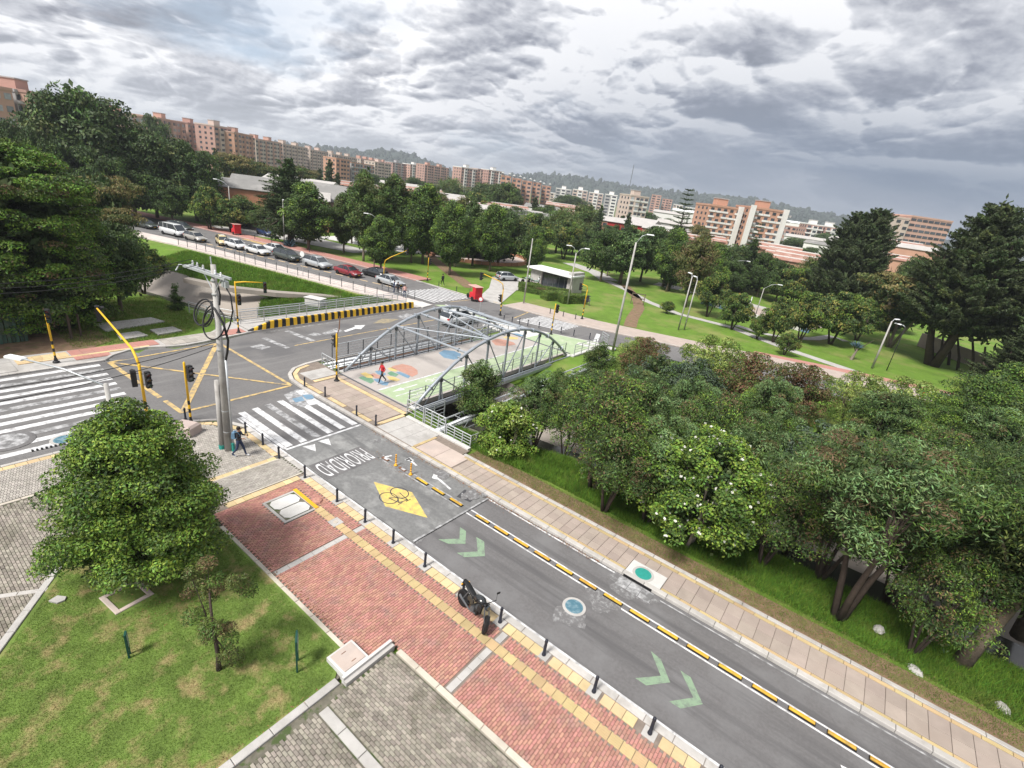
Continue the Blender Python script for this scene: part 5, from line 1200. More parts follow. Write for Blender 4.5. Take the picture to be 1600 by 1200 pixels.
    bl(MB().tube([(.15, -.13, .35), (-.2, -.15, .26), (-.7, -.17, .36), (-.85, -.17, .40)], [.022, .028, .045, .05], 'steel_dark', 8), 'exhaust')
    bl(MB().tube([(.0, .1, .3), (-.05, .3, .02)], .014, 'steel_dark', 6), 'stand')
    b = MB()
    for s in (-.15, .15): b.tube([(-.05, s*.7, .3), (-.05, s*1.5, .3)], .012, 'rim', 5)
    bl(b, 'foot_peg')
motorcycle()

# ------------------------------------------------------------------ people
def person(x, y, z, rz, label, pose, cols, h=1.72, small=False):
    """one skinned body; cols = dict(top, legs, shoes)"""
    J = dict(pelvis=(0, 0, .95), waist=(0, 0, 1.08), chest=(0.02, 0, 1.30), neck=(.03, 0, 1.47), headb=(.045, 0, 1.56), head=(.05, 0, 1.64), top=(.05, 0, 1.71))
    st_, la, ra = pose['stride'], pose['la'], pose['ra']
    for s, k in ((1, 'l'), (-1, 'r')):
        f = st_*s
        J['hip'+k] = (0, .09*s, .92); J['knee'+k] = (f*.55+.03+(.06 if f < 0 else 0), .10*s, .50+(.02 if f < 0 else 0)); J['ank'+k] = (f*1.0-(.06 if f < 0 else 0), .10*s, .10+(.07 if f < 0 else 0)); J['toe'+k] = (f*1.0+.17-(.03 if f < 0 else 0), .11*s, .045)
        J['sh'+k] = (.02, .18*s, 1.41); a = la if s > 0 else ra
        J['el'+k] = (a[0], .25*s, a[1]); J['wr'+k] = (a[2], (.24 if len(a) < 5 else a[4])*s, a[3])
        wv = J['wr'+k]; J['hd'+k] = (wv[0]+.05*(1 if a[2] > .15 else .2), wv[1], wv[2]-(.02 if a[2] > .15 else .08))
    E = [('pelvis', 'waist'), ('waist', 'chest'), ('chest', 'neck'), ('neck', 'headb'), ('headb', 'head'), ('head', 'top')]
    for k in 'lr': E += [('pelvis', 'hip'+k), ('hip'+k, 'knee'+k), ('knee'+k, 'ank'+k), ('ank'+k, 'toe'+k), ('chest', 'sh'+k), ('sh'+k, 'el'+k), ('el'+k, 'wr'+k), ('wr'+k, 'hd'+k)]
    Rr = dict(pelvis=.15, waist=.135, chest=.155, neck=.055, headb=.075, head=.095, top=.06, hip=.095, knee=.06, ank=.042, toe=.04, sh=.065, el=.045, wr=.032, hd=.036)
    names = list(J); idx = {n: i for i, n in enumerate(names)}
    me = bpy.data.meshes.new('body'); me.from_pydata([J[n] for n in names], [(idx[a], idx[b_]) for a, b_ in E], [])
    o = bpy.data.objects.new('tmp', me); C.objects.link(o)
    o.modifiers.new('s', 'SKIN'); m2 = o.modifiers.new('u', 'SUBSURF'); m2.levels = m2.render_levels = 1 if small else 2
    for i, n in enumerate(names):
        k = n.rstrip('lr') if n not in Rr else n; r = Rr.get(n, Rr.get(n[:-1], .05)); sv = me.skin_vertices[0].data[i]; sv.radius = (r, r*(.72 if n in ('pelvis', 'waist', 'chest') else 1)) ; sv.use_root = n == 'pelvis'
    bpy.context.view_layer.update(); bm2 = bpy.data.meshes.new_from_object(o.evaluated_get(bpy.context.evaluated_depsgraph_get())); bpy.data.objects.remove(o)
    bm2.materials.clear()
    for k in (cols['top'], cols['legs'], cols['shoes'], 'skin'): bm2.materials.append(M(k))
    hands = [Vector(J['wrl']), Vector(J['wrr'])]
    for p in bm2.polygons:
        c = p.center; p.use_smooth = True
        if c.z > 1.475 and abs(c.y) < .14: m_ = 3
        elif min((c-hh).length for hh in hands) < .075 and c.z < 1.5: m_ = 3
        elif abs(c.y) > .17 and c.z > .7: m_ = 0
        elif c.z < .105: m_ = 2
        elif c.z < 1.0: m_ = 1
        else: m_ = 0
        p.material_index = m_
    t = thing('person', label, 'person', (x, y, z), rz, sc=h/1.72); bm2.name = 'body'; obj('body', bm2, t)
    hx = Vector(J['head']); MB().lathe([(.03, .10), (.075, .085), (.10, .04), (.102, -.01), (.09, -.05)], (hx.x-.02, hx.y, hx.z+.01), 'hair', 10).build('hair', t, True)
    if not small:
        f = MB()
        for s in (-.035, .035): f.box((hx.x+.088, s, hx.z), (.012, .02, .01), 'hair')
        f.box((hx.x+.1, 0, hx.z-.03), (.035, .022, .035), 'skin', 0, .005); f.box((hx.x+.088, 0, hx.z-.06), (.012, .04, .01), 'cloth_red'); f.build('face', t)
        for k in 'lr':
            hp = Vector(J['hd'+k]); wv = Vector(J['wr'+k]); d = (hp-wv).normalized(); fg = MB()
            sd = Vector((0, 1, 0)) if abs(d.y) < .7 else Vector((1, 0, 0)); up = d.cross(sd).normalized()
            for i, (off, ln_) in enumerate(((-.027, .062), (-.009, .072), (.009, .068), (.027, .052))):
                b0 = hp+sd*off; fg.tube([b0, b0+d*ln_*.5+up*.006, b0+d*ln_*.8-up*.02], [.0085, .008, .006], 'skin', 5)
            fg.tube([wv+d*.02+sd*.03, wv+d*.05+sd*.05, wv+d*.075+sd*.04], [.01, .009, .007], 'skin', 5); fg.build('fingers', t)
    return t
p = G(597, 598.5, .11)
person(p[0], p[1], .11, -2.1+.25, 'person in a red jacket and dark trousers walking on the footbridge deck', dict(stride=.30, la=(-.10, 1.15, .05, .92), ra=(.10, 1.15, .16, .95)), dict(top='cloth_red', legs='cloth_black', shoes='shoe_white'))
p = G(375, 713, .125)
person(p[0], p[1], .125, .75, 'person in a black top and jeans with a backpack, looking at a phone', dict(stride=.27, la=(.10, 1.16, .34, 1.22, .14), ra=(.08, 1.14, .30, 1.16, .14)), dict(top='cloth_black', legs='cloth_navy', shoes='shoe_white'))
t = thing('backpack', 'blue-grey backpack on the person by the utility pole', 'backpack', (p[0], p[1], .125), .75); MB().box((-.20, 0, 1.27), (.15, .27, .40), 'cloth_blue', 0, .05).build('bag', t); MB().box((-.295, 0, 1.18), (.05, .2, .2), 'cloth_blue', 0, .02).build('pocket', t)
for s in (-.1, .1): MB().tube([(-.13, s, 1.45), (.02, s*1.2, 1.5), (.14, s*1.2, 1.3), (-.1, s*1.3, 1.1)], .018, 'cloth_blue', 5).build('strap', t)
t = obj('phone', MB().box((.41, .1, 1.24), (.012, .075, .15), 'plastic_black', 0, .004).mesh('phone'), None, (p[0], p[1], .125), .75, label='dark phone in the hands of the backpack wearer', cat='phone')
for (x, y), rz, cols, lab, stv in (((-51.2, 53.0), 3.0, dict(top='cloth_black', legs='cloth_black', shoes='shoe_white'), 'person in black walking along the far kerb by the left far crossing', .25), ((-50.0, 42.9), .8, dict(top='cloth_navy', legs='cloth_navy', shoes='cloth_black'), 'person in a dark blue top at the footway end by the first car', .05),
                              ((-48.9, 42.6), -1.2, dict(top='cloth_black', legs='cloth_black', shoes='cloth_black'), 'person in black standing by the end of the thin railing', .05), ((-47.4, 42.4), 2.4, dict(top='rick_roof', legs='cloth_navy', shoes='cloth_black'), 'person in a pinkish top nearest the end of the striped barrier', .06),
                              ((-69.2, 82.5), .3, dict(top='cloth_black', legs='cloth_black', shoes='cloth_black'), 'small dark figure standing inside the round brick court', .08), ((-46.2, 70.9), 1.0, dict(top='leaf_blue', legs='cloth_black', shoes='cloth_black'), 'person in olive green standing at the left of the kiosk', .05), ((-47.8, 72.2), -.6, dict(top='sign_face', legs='cloth_black', shoes='cloth_black'), 'person in a pale vest beside the parked motorbikes at the kiosk', .05)):
    person(x, y, .1 if y < 60 else -.03, rz, lab, dict(stride=stv, la=(-.05, 1.15, .05, .93), ra=(.05, 1.15, .10, .93)), cols, small=True)

# ------------------------------------------------------------------ vegetation
def leaf_quads(P, N, L, W, r, droop=0.0):
    n = len(P); N = N/np.linalg.norm(N, axis=1, keepdims=True)
    T = r.normal(size=(n, 3)); T[:, 2] -= droop*2; T -= (T*N).sum(1, keepdims=True)*N; T /= np.linalg.norm(T, axis=1, keepdims=True)
    B = np.cross(N, T); s = r.uniform(.65, 1.25, (n, 1)); a = T*L*s/2; b = B*W*s/2
    mid = a*.15
    V = np.stack([P-a, P-mid-b, P+a, P-mid+b], 1).reshape(-1, 3)
    return V, np.arange(4*n).reshape(n, 4)
def crown(name, clumps, per, L, W, mats, ratio=None, seed=1, shape=(1, 1, .8), up=.35, droop=0.0, fan=None, cmix=.25, scatter=.35, flowers=None, core=22, csz=2.6):
    """clumps (x, y, z, r[, dx, dy, dz]) -> thousands of small leaf faces on and inside each clump"""
    r = np.random.RandomState(seed); Cm = np.array([c[:4] for c in clumps]); nC = len(Cm)
    rr = Cm[:, 3]; cnt = np.maximum(4, (per*(rr/rr.mean())**2).astype(int)); idx = np.repeat(np.arange(nC), cnt); n = len(idx)
    d = r.normal(size=(n, 3)); d[:, 2] += up; d /= np.linalg.norm(d, axis=1, keepdims=True)
    rad_ = r.uniform(0, 1, n)**(1/3.0); rad_ = rad_*(1-scatter)+scatter*r.uniform(.85, 1.12, n)
    if fan is None: off = d*rad_[:, None]*rr[idx][:, None]*np.array(shape)
    else:
        A = np.array([c[4:7] for c in clumps], float); A /= np.linalg.norm(A, axis=1, keepdims=True)
        Zv = np.tile(np.array([0, 0, 1.0]), (nC, 1)); Sd = np.cross(A, Zv); Sd /= np.linalg.norm(Sd, axis=1, keepdims=True)+1e-6; Up = np.cross(Sd, A)
        q = d*rad_[:, None]*rr[idx][:, None]; tip = (q[:, 0]/rr[idx]+1)/2
        wd = (1-tip*.75)[:, None]
        off = A[idx]*q[:, :1]*fan[0]+Sd[idx]*q[:, 1:2]*fan[1]*wd+Up[idx]*q[:, 2:3]*fan[2]*wd
    P = Cm[idx, :3]+off
    N = d*.9+r.normal(size=(n, 3))*.65+np.array([0, 0, .25])
    V, Q = leaf_quads(P, N, L, W, r, droop)
    # broad inner leaves close the crown; their dark tint paints in inner shade
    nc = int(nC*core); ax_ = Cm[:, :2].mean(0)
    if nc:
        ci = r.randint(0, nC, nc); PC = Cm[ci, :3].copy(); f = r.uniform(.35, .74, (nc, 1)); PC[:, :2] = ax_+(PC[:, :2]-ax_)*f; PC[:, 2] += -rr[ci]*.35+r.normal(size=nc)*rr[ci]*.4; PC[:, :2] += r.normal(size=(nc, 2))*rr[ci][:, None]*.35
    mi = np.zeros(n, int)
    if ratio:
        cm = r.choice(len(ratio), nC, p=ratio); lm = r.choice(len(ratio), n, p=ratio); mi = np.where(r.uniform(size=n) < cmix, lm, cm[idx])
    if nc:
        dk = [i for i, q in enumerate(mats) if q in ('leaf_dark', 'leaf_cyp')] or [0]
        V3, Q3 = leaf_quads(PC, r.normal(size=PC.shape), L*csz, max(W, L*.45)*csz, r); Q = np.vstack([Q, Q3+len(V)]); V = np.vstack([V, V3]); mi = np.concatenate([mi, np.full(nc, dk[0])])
    if flowers:
        nf, fs, fk = flowers; ci = r.randint(0, nC, nf); dd = r.normal(size=(nf, 3)); dd[:, 2] = np.abs(dd[:, 2])+.2; dd /= np.linalg.norm(dd, axis=1, keepdims=True)
        FP = Cm[ci, :3]+dd*rr[ci][:, None]*1.0; FP = np.repeat(FP, 4, 0)+r.normal(size=(nf*4, 3))*fs*.14
        V2, Q2 = leaf_quads(FP, np.repeat(dd, 4, 0)+r.normal(size=(nf*4, 3))*.5, fs, fs*.8, r)
        Q2 = Q2+len(V); V = np.vstack([V, V2]); Q = np.vstack([Q, Q2]); mats = list(mats)+[fk]; mi = np.concatenate([mi, np.full(nf*4, len(mats)-1)])
    return arr_mesh(name, V, Q, mats, mi)
def trunk_mesh(H, z0, R, r0, clumps, bark, r, forks=1, nb=9, lean=0.0, name='trunk'):
    mb = MB()
    cl = sorted(clumps, key=lambda c: r.rand())
    if forks <= 1:
        top = (lean*H, 0, z0+(H-z0)*.62)
        mb.tube([(0, 0, -.15), (lean*H*.15+.03, .02, z0*.5), (lean*H*.5, -.03, z0+(H-z0)*.2), top], [r0*1.25, r0, r0*.75, r0*.25], bark, 8)
        for c in cl[:nb]:
            s = r.uniform(.15, .75); zz = z0*.75+(top[2]-z0*.75)*s*.7; st_ = (lean*H*s, 0, zz); m = ((st_[0]+c[0])/2, (st_[1]+c[1])/2, (zz+c[2])/2+.05*(c[2]-zz))
            mb.tube([st_, m, c[:3]], [r0*.42, r0*.25, r0*.06], bark, 5, False)
    else:
        for k in range(forks):
            a = k*2*math.pi/forks+.6; sp = R*.42; m = (math.cos(a)*sp*.35, math.sin(a)*sp*.35, z0*.55); top = (math.cos(a)*sp, math.sin(a)*sp, z0+(H-z0)*.45)
            mb.tube([(math.cos(a)*r0*.5, math.sin(a)*r0*.5, -.15), m, ((m[0]+top[0])/2+.05, (m[1]+top[1])/2, (m[2]+top[2])/2), top], [r0, r0*.7, r0*.5, r0*.2], bark, 7)
            mine = sorted(cl, key=lambda c: (c[0]-top[0])**2+(c[1]-top[1])**2)[:max(3, nb//forks+1)]
            for c in mine: mb.tube([((m[0]+top[0])/2, (m[1]+top[1])/2, (m[2]+top[2])/2), ((top[0]+c[0])/2, (top[1]+c[1])/2, (top[2]+c[2])/2-.1), c[:3]], [r0*.35, r0*.2, r0*.05], bark, 5, False)
    return mb.mesh(name, True)
def shell(prof, H, z0, R, n, cr, seed, lob=.22, inner=.45, sq=1.0):
    """clump centres filling a crown silhouette given by prof(t) in 0..1"""
    r = np.random.RandomState(seed); out = []
    ph = r.uniform(0, 6.28, 4); k = 0
    while len(out) < n and k < n*40:
        k += 1; t = r.uniform(0, 1); Rt = R*prof(t)
        if r.uniform() > max(.12, prof(t)): continue
        a = r.uniform(0, 2*math.pi); lobe = 1+lob*(math.sin(2*a+ph[0]+3*t)+.6*math.sin(3*a+ph[1]-5*t)+.5*math.sin(5*a+ph[2]+4*t))/1.6
        q = inner+(1-inner)*r.uniform()**.6; rr = max(0, Rt*lobe-cr*.4)*q
        out.append((math.cos(a)*rr, math.sin(a)*rr*sq, z0+(H-z0)*t, cr*r.uniform(.65, 1.3), math.cos(a), math.sin(a), .25))
    return out
dome = lambda t: math.sqrt(max(0, 1-((t-.32)/.70)**2)) if t > .32 else .72+.28*math.sqrt(max(0, 1-((.32-t)/.34)**2))
ball = lambda t: math.sqrt(max(0, 1-(2*t-1)**2))
cone = lambda t: (1-t)**.8*.95+.05
oval = lambda t: math.sin(math.pi*min(1, t*.93+.07))**.6
column = lambda t: min(1, (1-t)*3.2)**.7*min(1, .55+t*1.6)
umbr = lambda t: .45+.55*t if t < .7 else math.sqrt(max(0, 1-((t-.7)/.32)**2))
cyp = lambda t: (1-t)**.55*min(1, .7+t*1.2)
SP = {}
def species(k, H, z0, R, prof, n, cr, per, L, W, mats, ratio=None, bark='bark', r0=.2, forks=1, nb=9, seed=1, top=1, **kw):
    skw = {q: kw.pop(q) for q in ('lob', 'inner', 'sq') if q in kw}; lean = kw.pop('lean', 0.0); ext = kw.pop('extra', None)
    cl = shell(prof, H-cr*.55, z0+cr*.45, R, n, cr, seed, **skw)
    if ext: cl += ext
    if 'fan' in kw: cl = [c[:6]+(kw.get('rise', .25),) for c in cl]
    kw.pop('rise', None)
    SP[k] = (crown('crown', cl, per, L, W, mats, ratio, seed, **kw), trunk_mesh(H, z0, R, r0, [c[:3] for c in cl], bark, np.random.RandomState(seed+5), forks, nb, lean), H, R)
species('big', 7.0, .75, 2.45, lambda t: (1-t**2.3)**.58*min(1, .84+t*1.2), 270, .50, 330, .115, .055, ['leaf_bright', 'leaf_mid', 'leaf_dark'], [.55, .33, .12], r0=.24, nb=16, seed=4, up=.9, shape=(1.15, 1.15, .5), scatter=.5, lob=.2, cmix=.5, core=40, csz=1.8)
species('round', 8, 2.2, 4.0, dome, 95, .95, 130, .28, .15, ['leaf_dark', 'leaf_mid'], [.65, .35], seed=11, shape=(1, 1, .75), up=.5, scatter=.5)
species('round2', 10, 1.6, 5.2, dome, 150, 1.1, 120, .34, .18, ['leaf_dark', 'leaf_mid', 'leaf_olive'], [.6, .3, .1], seed=12, shape=(1, 1, .7), up=.5, scatter=.5)
species('domed', 5.5, 1.5, 2.7, dome, 85, .62, 190, .20, .12, ['leaf_bright', 'leaf_mid', 'leaf_yellow', 'leaf_dark'], [.14, .36, .14, .36], bark='bark_dark', r0=.15, forks=3, seed=13, up=.9, scatter=.6, cmix=.5)
species('domed2', 6.5, 2.0, 3.2, dome, 95, .68, 190, .20, .12, ['leaf_mid', 'leaf_bright', 'leaf_yellow', 'leaf_dark'], [.32, .12, .17, .39], bark='bark_dark', r0=.16, forks=3, seed=14, up=.9, scatter=.6, cmix=.5)
species('oval', 13, 2.6, 3.1, oval, 190, .80, 120, .30, .15, ['leaf_mid', 'leaf_olive', 'leaf_dark'], [.45, .3, .25], bark='bark_pale', r0=.2, nb=14, seed=15, up=.4, droop=.3, scatter=.45, lob=.3)
species('oval2', 12, 2.2, 3.4, oval, 180, .88, 120, .30, .15, ['leaf_mid', 'leaf_bright', 'leaf_dark'], [.45, .15, .40], bark='bark', r0=.2, nb=14, seed=16, up=.4, scatter=.45, lob=.35)
species('poplar', 13, 1.8, 2.5, column, 120, .8, 100, .32, .15, ['leaf_dark', 'leaf_mid'], [.6, .4], bark='bark_pale', r0=.2, nb=12, seed=17, lob=.3)
species('silver', 10, 2.2, 2.8, oval, 95, .8, 100, .30, .13, ['leaf_gray', 'leaf_mid', 'leaf_dark'], [.4, .35, .25], seed=18, droop=.4, lob=.3)
species('acacia', 7.5, 3.2, 5.2, umbr, 90, .95, 120, .30, .13, ['leaf_acacia', 'leaf_olive', 'leaf_dark'], [.55, .25, .20], bark='bark_pale', forks=3, seed=19, shape=(1.25, 1.25, .32), up=1.0, scatter=.5)
species('wispy', 11, 2.5, 3.4, oval, 100, 1.0, 75, .36, .10, ['leaf_olive', 'leaf_brown', 'leaf_acacia'], [.45, .33, .22], seed=20, droop=.9, lob=.4, scatter=.3)
species('willow', 9, 2.5, 4.6, dome, 110, 1.1, 90, .36, .09, ['leaf_olive', 'leaf_mid', 'leaf_gray'], [.5, .3, .2], seed=21, droop=.9, lob=.3, scatter=.3)
species('cypress', 19, 4.6, 7.5, cyp, 520, 1.1, 170, .36, .12, ['leaf_cyp', 'leaf_dark', 'leaf_olive'], [.70, .22, .08], bark='bark_dark', r0=.55, forks=3, nb=24, seed=22, fan=(1.25, .85, .30), rise=.42, up=.3, lob=.3, inner=.55, cmix=.35)
species('cypress2', 16, 1.5, 6.0, cyp, 380, 1.05, 160, .34, .12, ['leaf_cyp', 'leaf_dark'], [.75, .25], bark='bark_dark', r0=.45, forks=2, nb=18, seed=23, fan=(1.25, .85, .30), rise=.5, up=.3, lob=.3, inner=.55)
species('hedgecyp', 14, .3, 5.3, lambda t: min(1, (1-t)*5)**.6*min(1, .88+t*.8), 640, .66, 210, .20, .085, ['leaf_cypgreen', 'leaf_dark', 'leaf_cyp', 'leaf_brown'], [.70, .14, .10, .06], bark='bark_dark', r0=.45, nb=2, seed=24, up=.9, lob=.10, inner=.84, shape=(1.3, 1.3, .5), scatter=.55, cmix=.3, core=60, csz=3.4)
species('cedar', 15, 1.5, 5.2, cone, 190, 1.1, 110, .34, .12, ['leaf_dark', 'leaf_cyp', 'leaf_mid'], [.55, .33, .12], bark='bark_dark', r0=.5, nb=18, seed=25, fan=(1.3, .8, .25), rise=.1, up=.4, lob=.3)
species('spire', 9, .8, 1.9, cone, 80, .6, 90, .26, .09, ['leaf_dark', 'leaf_cyp'], [.6, .4], bark='bark_dark', r0=.15, seed=26, fan=(1.2, .8, .3), rise=.4)
species('sapling', 2.4, .1, .75, cone, 34, .24, 90, .10, .035, ['leaf_mid', 'leaf_dark'], [.6, .4], r0=.04, seed=27)
species('thuja', 9.0, 1.0, 3.8, dome, 210, .75, 200, .17, .09, ['leaf_mid', 'leaf_bright', 'leaf_dark'], [.5, .22, .28], r0=.25, nb=16, seed=28, up=.6, scatter=.5, shape=(1.15, 1.15, .6))
species('juniper', 4.3, 1.2, .95, oval, 22, .24, 260, .085, .03, ['leaf_olive', 'leaf_brown', 'leaf_mid'], [.45, .25, .3], bark='bark_dark', r0=.07, nb=9, seed=31, inner=.2, lob=.6, scatter=.4,
        core=0, extra=[(.75, .3, 3.1, .34, 1, 0, .2), (.9, .45, 2.7, .3, 1, 0, .2), (.55, .2, 3.3, .26, 1, 0, .2), (.3, -.1, .75, .3, 1, 0, .2), (.45, .05, .4, .34, 1, 0, .2), (-.15, 0, 1.3, .2, 1, 0, .2), (.4, .2, 1.5, .2, 1, 0, .2)])
species('open_trunks', 8.4, 4.4, 3.4, umbr, 95, .60, 190, .18, .045, ['leaf_gray', 'leaf_mid', 'leaf_dark', 'leaf_brown'], [.30, .26, .30, .14], bark='bark_dark', r0=.16, forks=3, nb=34, seed=44, up=.8, droop=.3, scatter=.6, lob=.4, core=16, csz=1.7)
# canal bank growth: narrow leaves, brown twigs, blossom
species('oleander', 6.2, 2.2, 2.9, dome, 110, .52, 190, .19, .045, ['leaf_gray', 'leaf_mid', 'leaf_bright', 'leaf_dark', 'leaf_brown'], [.30, .30, .14, .22, .04], bark='bark_dark', r0=.12, forks=4, nb=26, seed=32, up=.9, droop=.25, scatter=.6, cmix=.3, lob=.35, core=30, csz=1.7)
species('oleander2', 6.8, 3.0, 3.0, dome, 110, .55, 180, .20, .05, ['leaf_gray', 'leaf_mid', 'leaf_olive', 'leaf_dark', 'leaf_brown'], [.32, .28, .10, .25, .05], bark='bark_dark', r0=.13, forks=4, nb=28, seed=33, up=.9, droop=.3, scatter=.6, cmix=.3, lob=.4, core=30, csz=1.7)
species('twiggy', 6.0, 2.2, 2.8, dome, 85, .55, 130, .16, .055, ['leaf_brown', 'leaf_mid', 'leaf_dark', 'leaf_bright'], [.12, .38, .32, .18], bark='bark_dark', r0=.11, forks=4, nb=34, seed=34, up=.8, scatter=.6, cmix=.5, lob=.4, core=12, csz=1.6)
species('guelder', 6.2, 1.3, 2.5, dome, 120, .50, 210, .135, .08, ['leaf_bright', 'leaf_mid', 'leaf_dark'], [.55, .33, .12], bark='bark_pale', r0=.10, forks=3, nb=16, seed=35, up=.8, scatter=.55, flowers=(210, .12, 'blossom'), cmix=.4, core=26, csz=1.7)
species('whitebush', 3.4, .1, 1.7, dome, 95, .42, 210, .13, .08, ['leaf_bright', 'leaf_lime', 'leaf_mid'], [.60, .18, .22], bark='bark_pale', r0=.05, forks=4, seed=36, up=.8, scatter=.55, flowers=(60, .11, 'blossom'), cmix=.4, inner=.3, core=20, csz=1.6)
species('shrub', 4.0, .2, 1.7, oval, 62, .46, 170, .13, .055, ['leaf_mid', 'leaf_olive', 'leaf_dark'], [.45, .3, .25], bark='bark_dark', r0=.06, forks=3, seed=37, up=.5, lob=.3)
species('limebush', 4.8, .5, 3.0, dome, 90, .52, 150, .17, .06, ['leaf_lime', 'leaf_bright', 'leaf_mid'], [.55, .25, .20], bark='bark', r0=.09, forks=4, seed=38, up=.8, scatter=.5, cmix=.5, core=16, csz=1.8)
species('redbush', 4.6, .4, 2.6, dome, 85, .5, 150, .16, .07, ['leaf_red', 'leaf_olive', 'leaf_brown', 'leaf_mid'], [.26, .28, .24, .22], bark='bark_dark', r0=.08, forks=4, seed=39, up=.7, scatter=.5, cmix=.6, core=16, csz=1.8)
species('bluebush', 3.6, .2, 2.4, dome, 80, .48, 150, .13, .07, ['leaf_blue', 'leaf_dark', 'leaf_mid'], [.5, .35, .15], bark='bark_dark', r0=.07, forks=4, seed=40, up=.7, cmix=.5)
species('longleaf', 9.5, 3.9, 4.1, umbr, 190, .66, 250, .17, .045, ['leaf_dark', 'leaf_mid', 'leaf_olive', 'leaf_lime'], [.56, .28, .13, .03], bark='bark', r0=.30, nb=26, seed=41, lean=.10, up=.7, droop=.35, scatter=.55, lob=.35, cmix=.4, core=34, csz=1.6)
print('species tris', sum(len(s[0].polygons)*2 for s in SP.values()))
def araucaria():
    r = np.random.RandomState(5); cl = []
    for i in range(15):
        z = 3+i*1.3; R = 4.6*(1-i/16)**.8
        for j in range(9):
            a = j*.698+i*.35
            for q in (.45, .8): cl.append((math.cos(a)*R*q, math.sin(a)*R*q, z+R*q*.18, .52+R*.05, math.cos(a), math.sin(a), .15))
    SP['araucaria'] = (crown('crown', cl, 46, .5, .12, ['leaf_dark', 'leaf_cyp'], [.6, .4], 5, fan=(1.7, .35, .16), core=0), trunk_mesh(23, 3, 2, .3, [c[:3] for c in cl], 'bark_dark', r, 1, 20), 22.5, 4.6)
araucaria()
def tree(sp, x, y, h, label, z=-.06, wd=1.0, rz=None, cat='tree', name=None, group=None):
    cm, tm, H, R = SP[sp]; s = h/H
    t = thing(name or {'cypress': 'cypress_tree', 'cypress2': 'cypress_tree', 'hedgecyp': 'cypress_tree', 'araucaria': 'araucaria_tree', 'acacia': 'acacia_tree'}.get(sp, 'tree'), label, cat, (x, y, z), rng.uniform(0, 6.28) if rz is None else rz, group, (s*wd, s*wd, s))
    obj('crown', cm, t); obj('trunk', tm, t); return t
def wfit(sp, x, y, h, wpx):
    """width factor that gives a crown the breadth wpx (photo pixels) where it stands"""
    dep = float(np.array([x, y, h*.6-CAMH])@AF); H, R = SP[sp][2:]
    return max(.45, min(2.4, wpx/2*dep/F/(R*h/H)))
def tp(sp, foot, top, label, wpx=None, z=-.06, **k):
    g = G(*foot, z); h = hgt(foot, top, z); return tree(sp, g[0], g[1], h, label, z, wfit(sp, g[0], g[1], h, wpx) if wpx else 1.0, **k)
# --- foreground
tree('big', -17.75, 4.45, 7.1, 'big bushy round tree on the lawn, right in the foreground', .13, 1.0, rz=.4)
t = MB().tube([(0, 0, -.1), (.05, .05, .9), (.15, .25, 2.0)], [.17, .14, .08], 'bark', 10).mesh('trunk'); tt = thing('tree', 'second pale trunk stump of the round tree clump, at its left foot', 'tree', (-19.15, 3.15, .13)); obj('trunk', t, tt)
obj('crown', crown('crown', [(0, .1, 1.75, .45), (.2, .3, 2.1, .5), (-.2, .2, 2.0, .4)], 260, .125, .06, ['leaf_mid', 'leaf_bright'], [.6, .4], 9), tt)
tree('juniper', -12.3, 4.3, 4.25, 'thin ragged young conifer with sparse brownish tufts on the lawn', .13, 1.0, rz=.9)
# --- near right and canal bank
BANK = [('longleaf', (1500, 1035), 9.2, 'leaning thick-trunked tree with long dark leaves at the lower right edge', .9), ('longleaf', (1600, 985), 8.5, 'dark long-leaved tree cut by the right edge behind the leaning trunk', 1.0),
 ('twiggy', (1425, 1020), 5.2, 'small dark twiggy tree left of the leaning trunk', .75), ('open_trunks', (1308, 968), 8.4, 'multi-stemmed tree with three dark trunks rising from the grass at the lower right', 1.05),
 ('guelder', (1072, 850), 6.5, 'tree covered in white round blossoms with pale curved trunks beside the pavement', 1.1), ('twiggy', (943, 800), 5.6, 'low forked brown-twigged tree between the small fork tree and the blossom tree', .95),
 ('twiggy', (925, 762), 7.0, 'twiggy tree with a slanting pale stem just right of the white-flowered bush', .95), ('oleander', (1010, 815), 5.6, 'grey-green narrow-leaved bush behind the blossom tree', .95), ('whitebush', (790, 702), 3.6, 'bright green bush with white blossoms at the end of the pipe truss', 1.05),
 ('shrub', (745, 650), 4.3, 'dark upright shrub growing against the right arch of the footbridge', 1.0), ('twiggy', (1190, 880), 5.2, 'twiggy bush right of the blossom tree, over the tall grass', .9)]
for sp, f, h, lab, wd in BANK:
    g = G(*f, .0); tree(sp, g[0], g[1], h, lab, -.05 if g[1] < 21.8 else -.3, wd)
SECOND = [('oleander', -15.6, 26.5, 5.4), ('twiggy', -12.8, 25.8, 6.2), ('oleander2', -9.5, 27.5, 6.6), ('oleander', -6.6, 25.2, 6.2), ('twiggy', -5.0, 28.8, 6.6), ('oleander2', -2.6, 26.0, 6.4), ('oleander', .4, 27.8, 6.8), ('twiggy', 2.0, 24.4, 6.4), ('oleander2', 5.0, 26.8, 7.0), ('oleander', 8.4, 29.0, 7.0), ('oleander2', -14.6, 30.8, 5.2), ('twiggy', -11.6, 31.4, 5.8),
 ('oleander', -7.6, 32.5, 5.8), ('oleander2', -3.2, 32.0, 6.4), ('oleander', 1.8, 32.0, 6.6), ('oleander2', 6.4, 32.8, 7.0), ('oleander', 11.5, 33.5, 7.0)]
words = ['with silvery narrow leaves', 'with bare brown twigs showing', 'with a rounded grey-green top', 'with dark tangled branches']
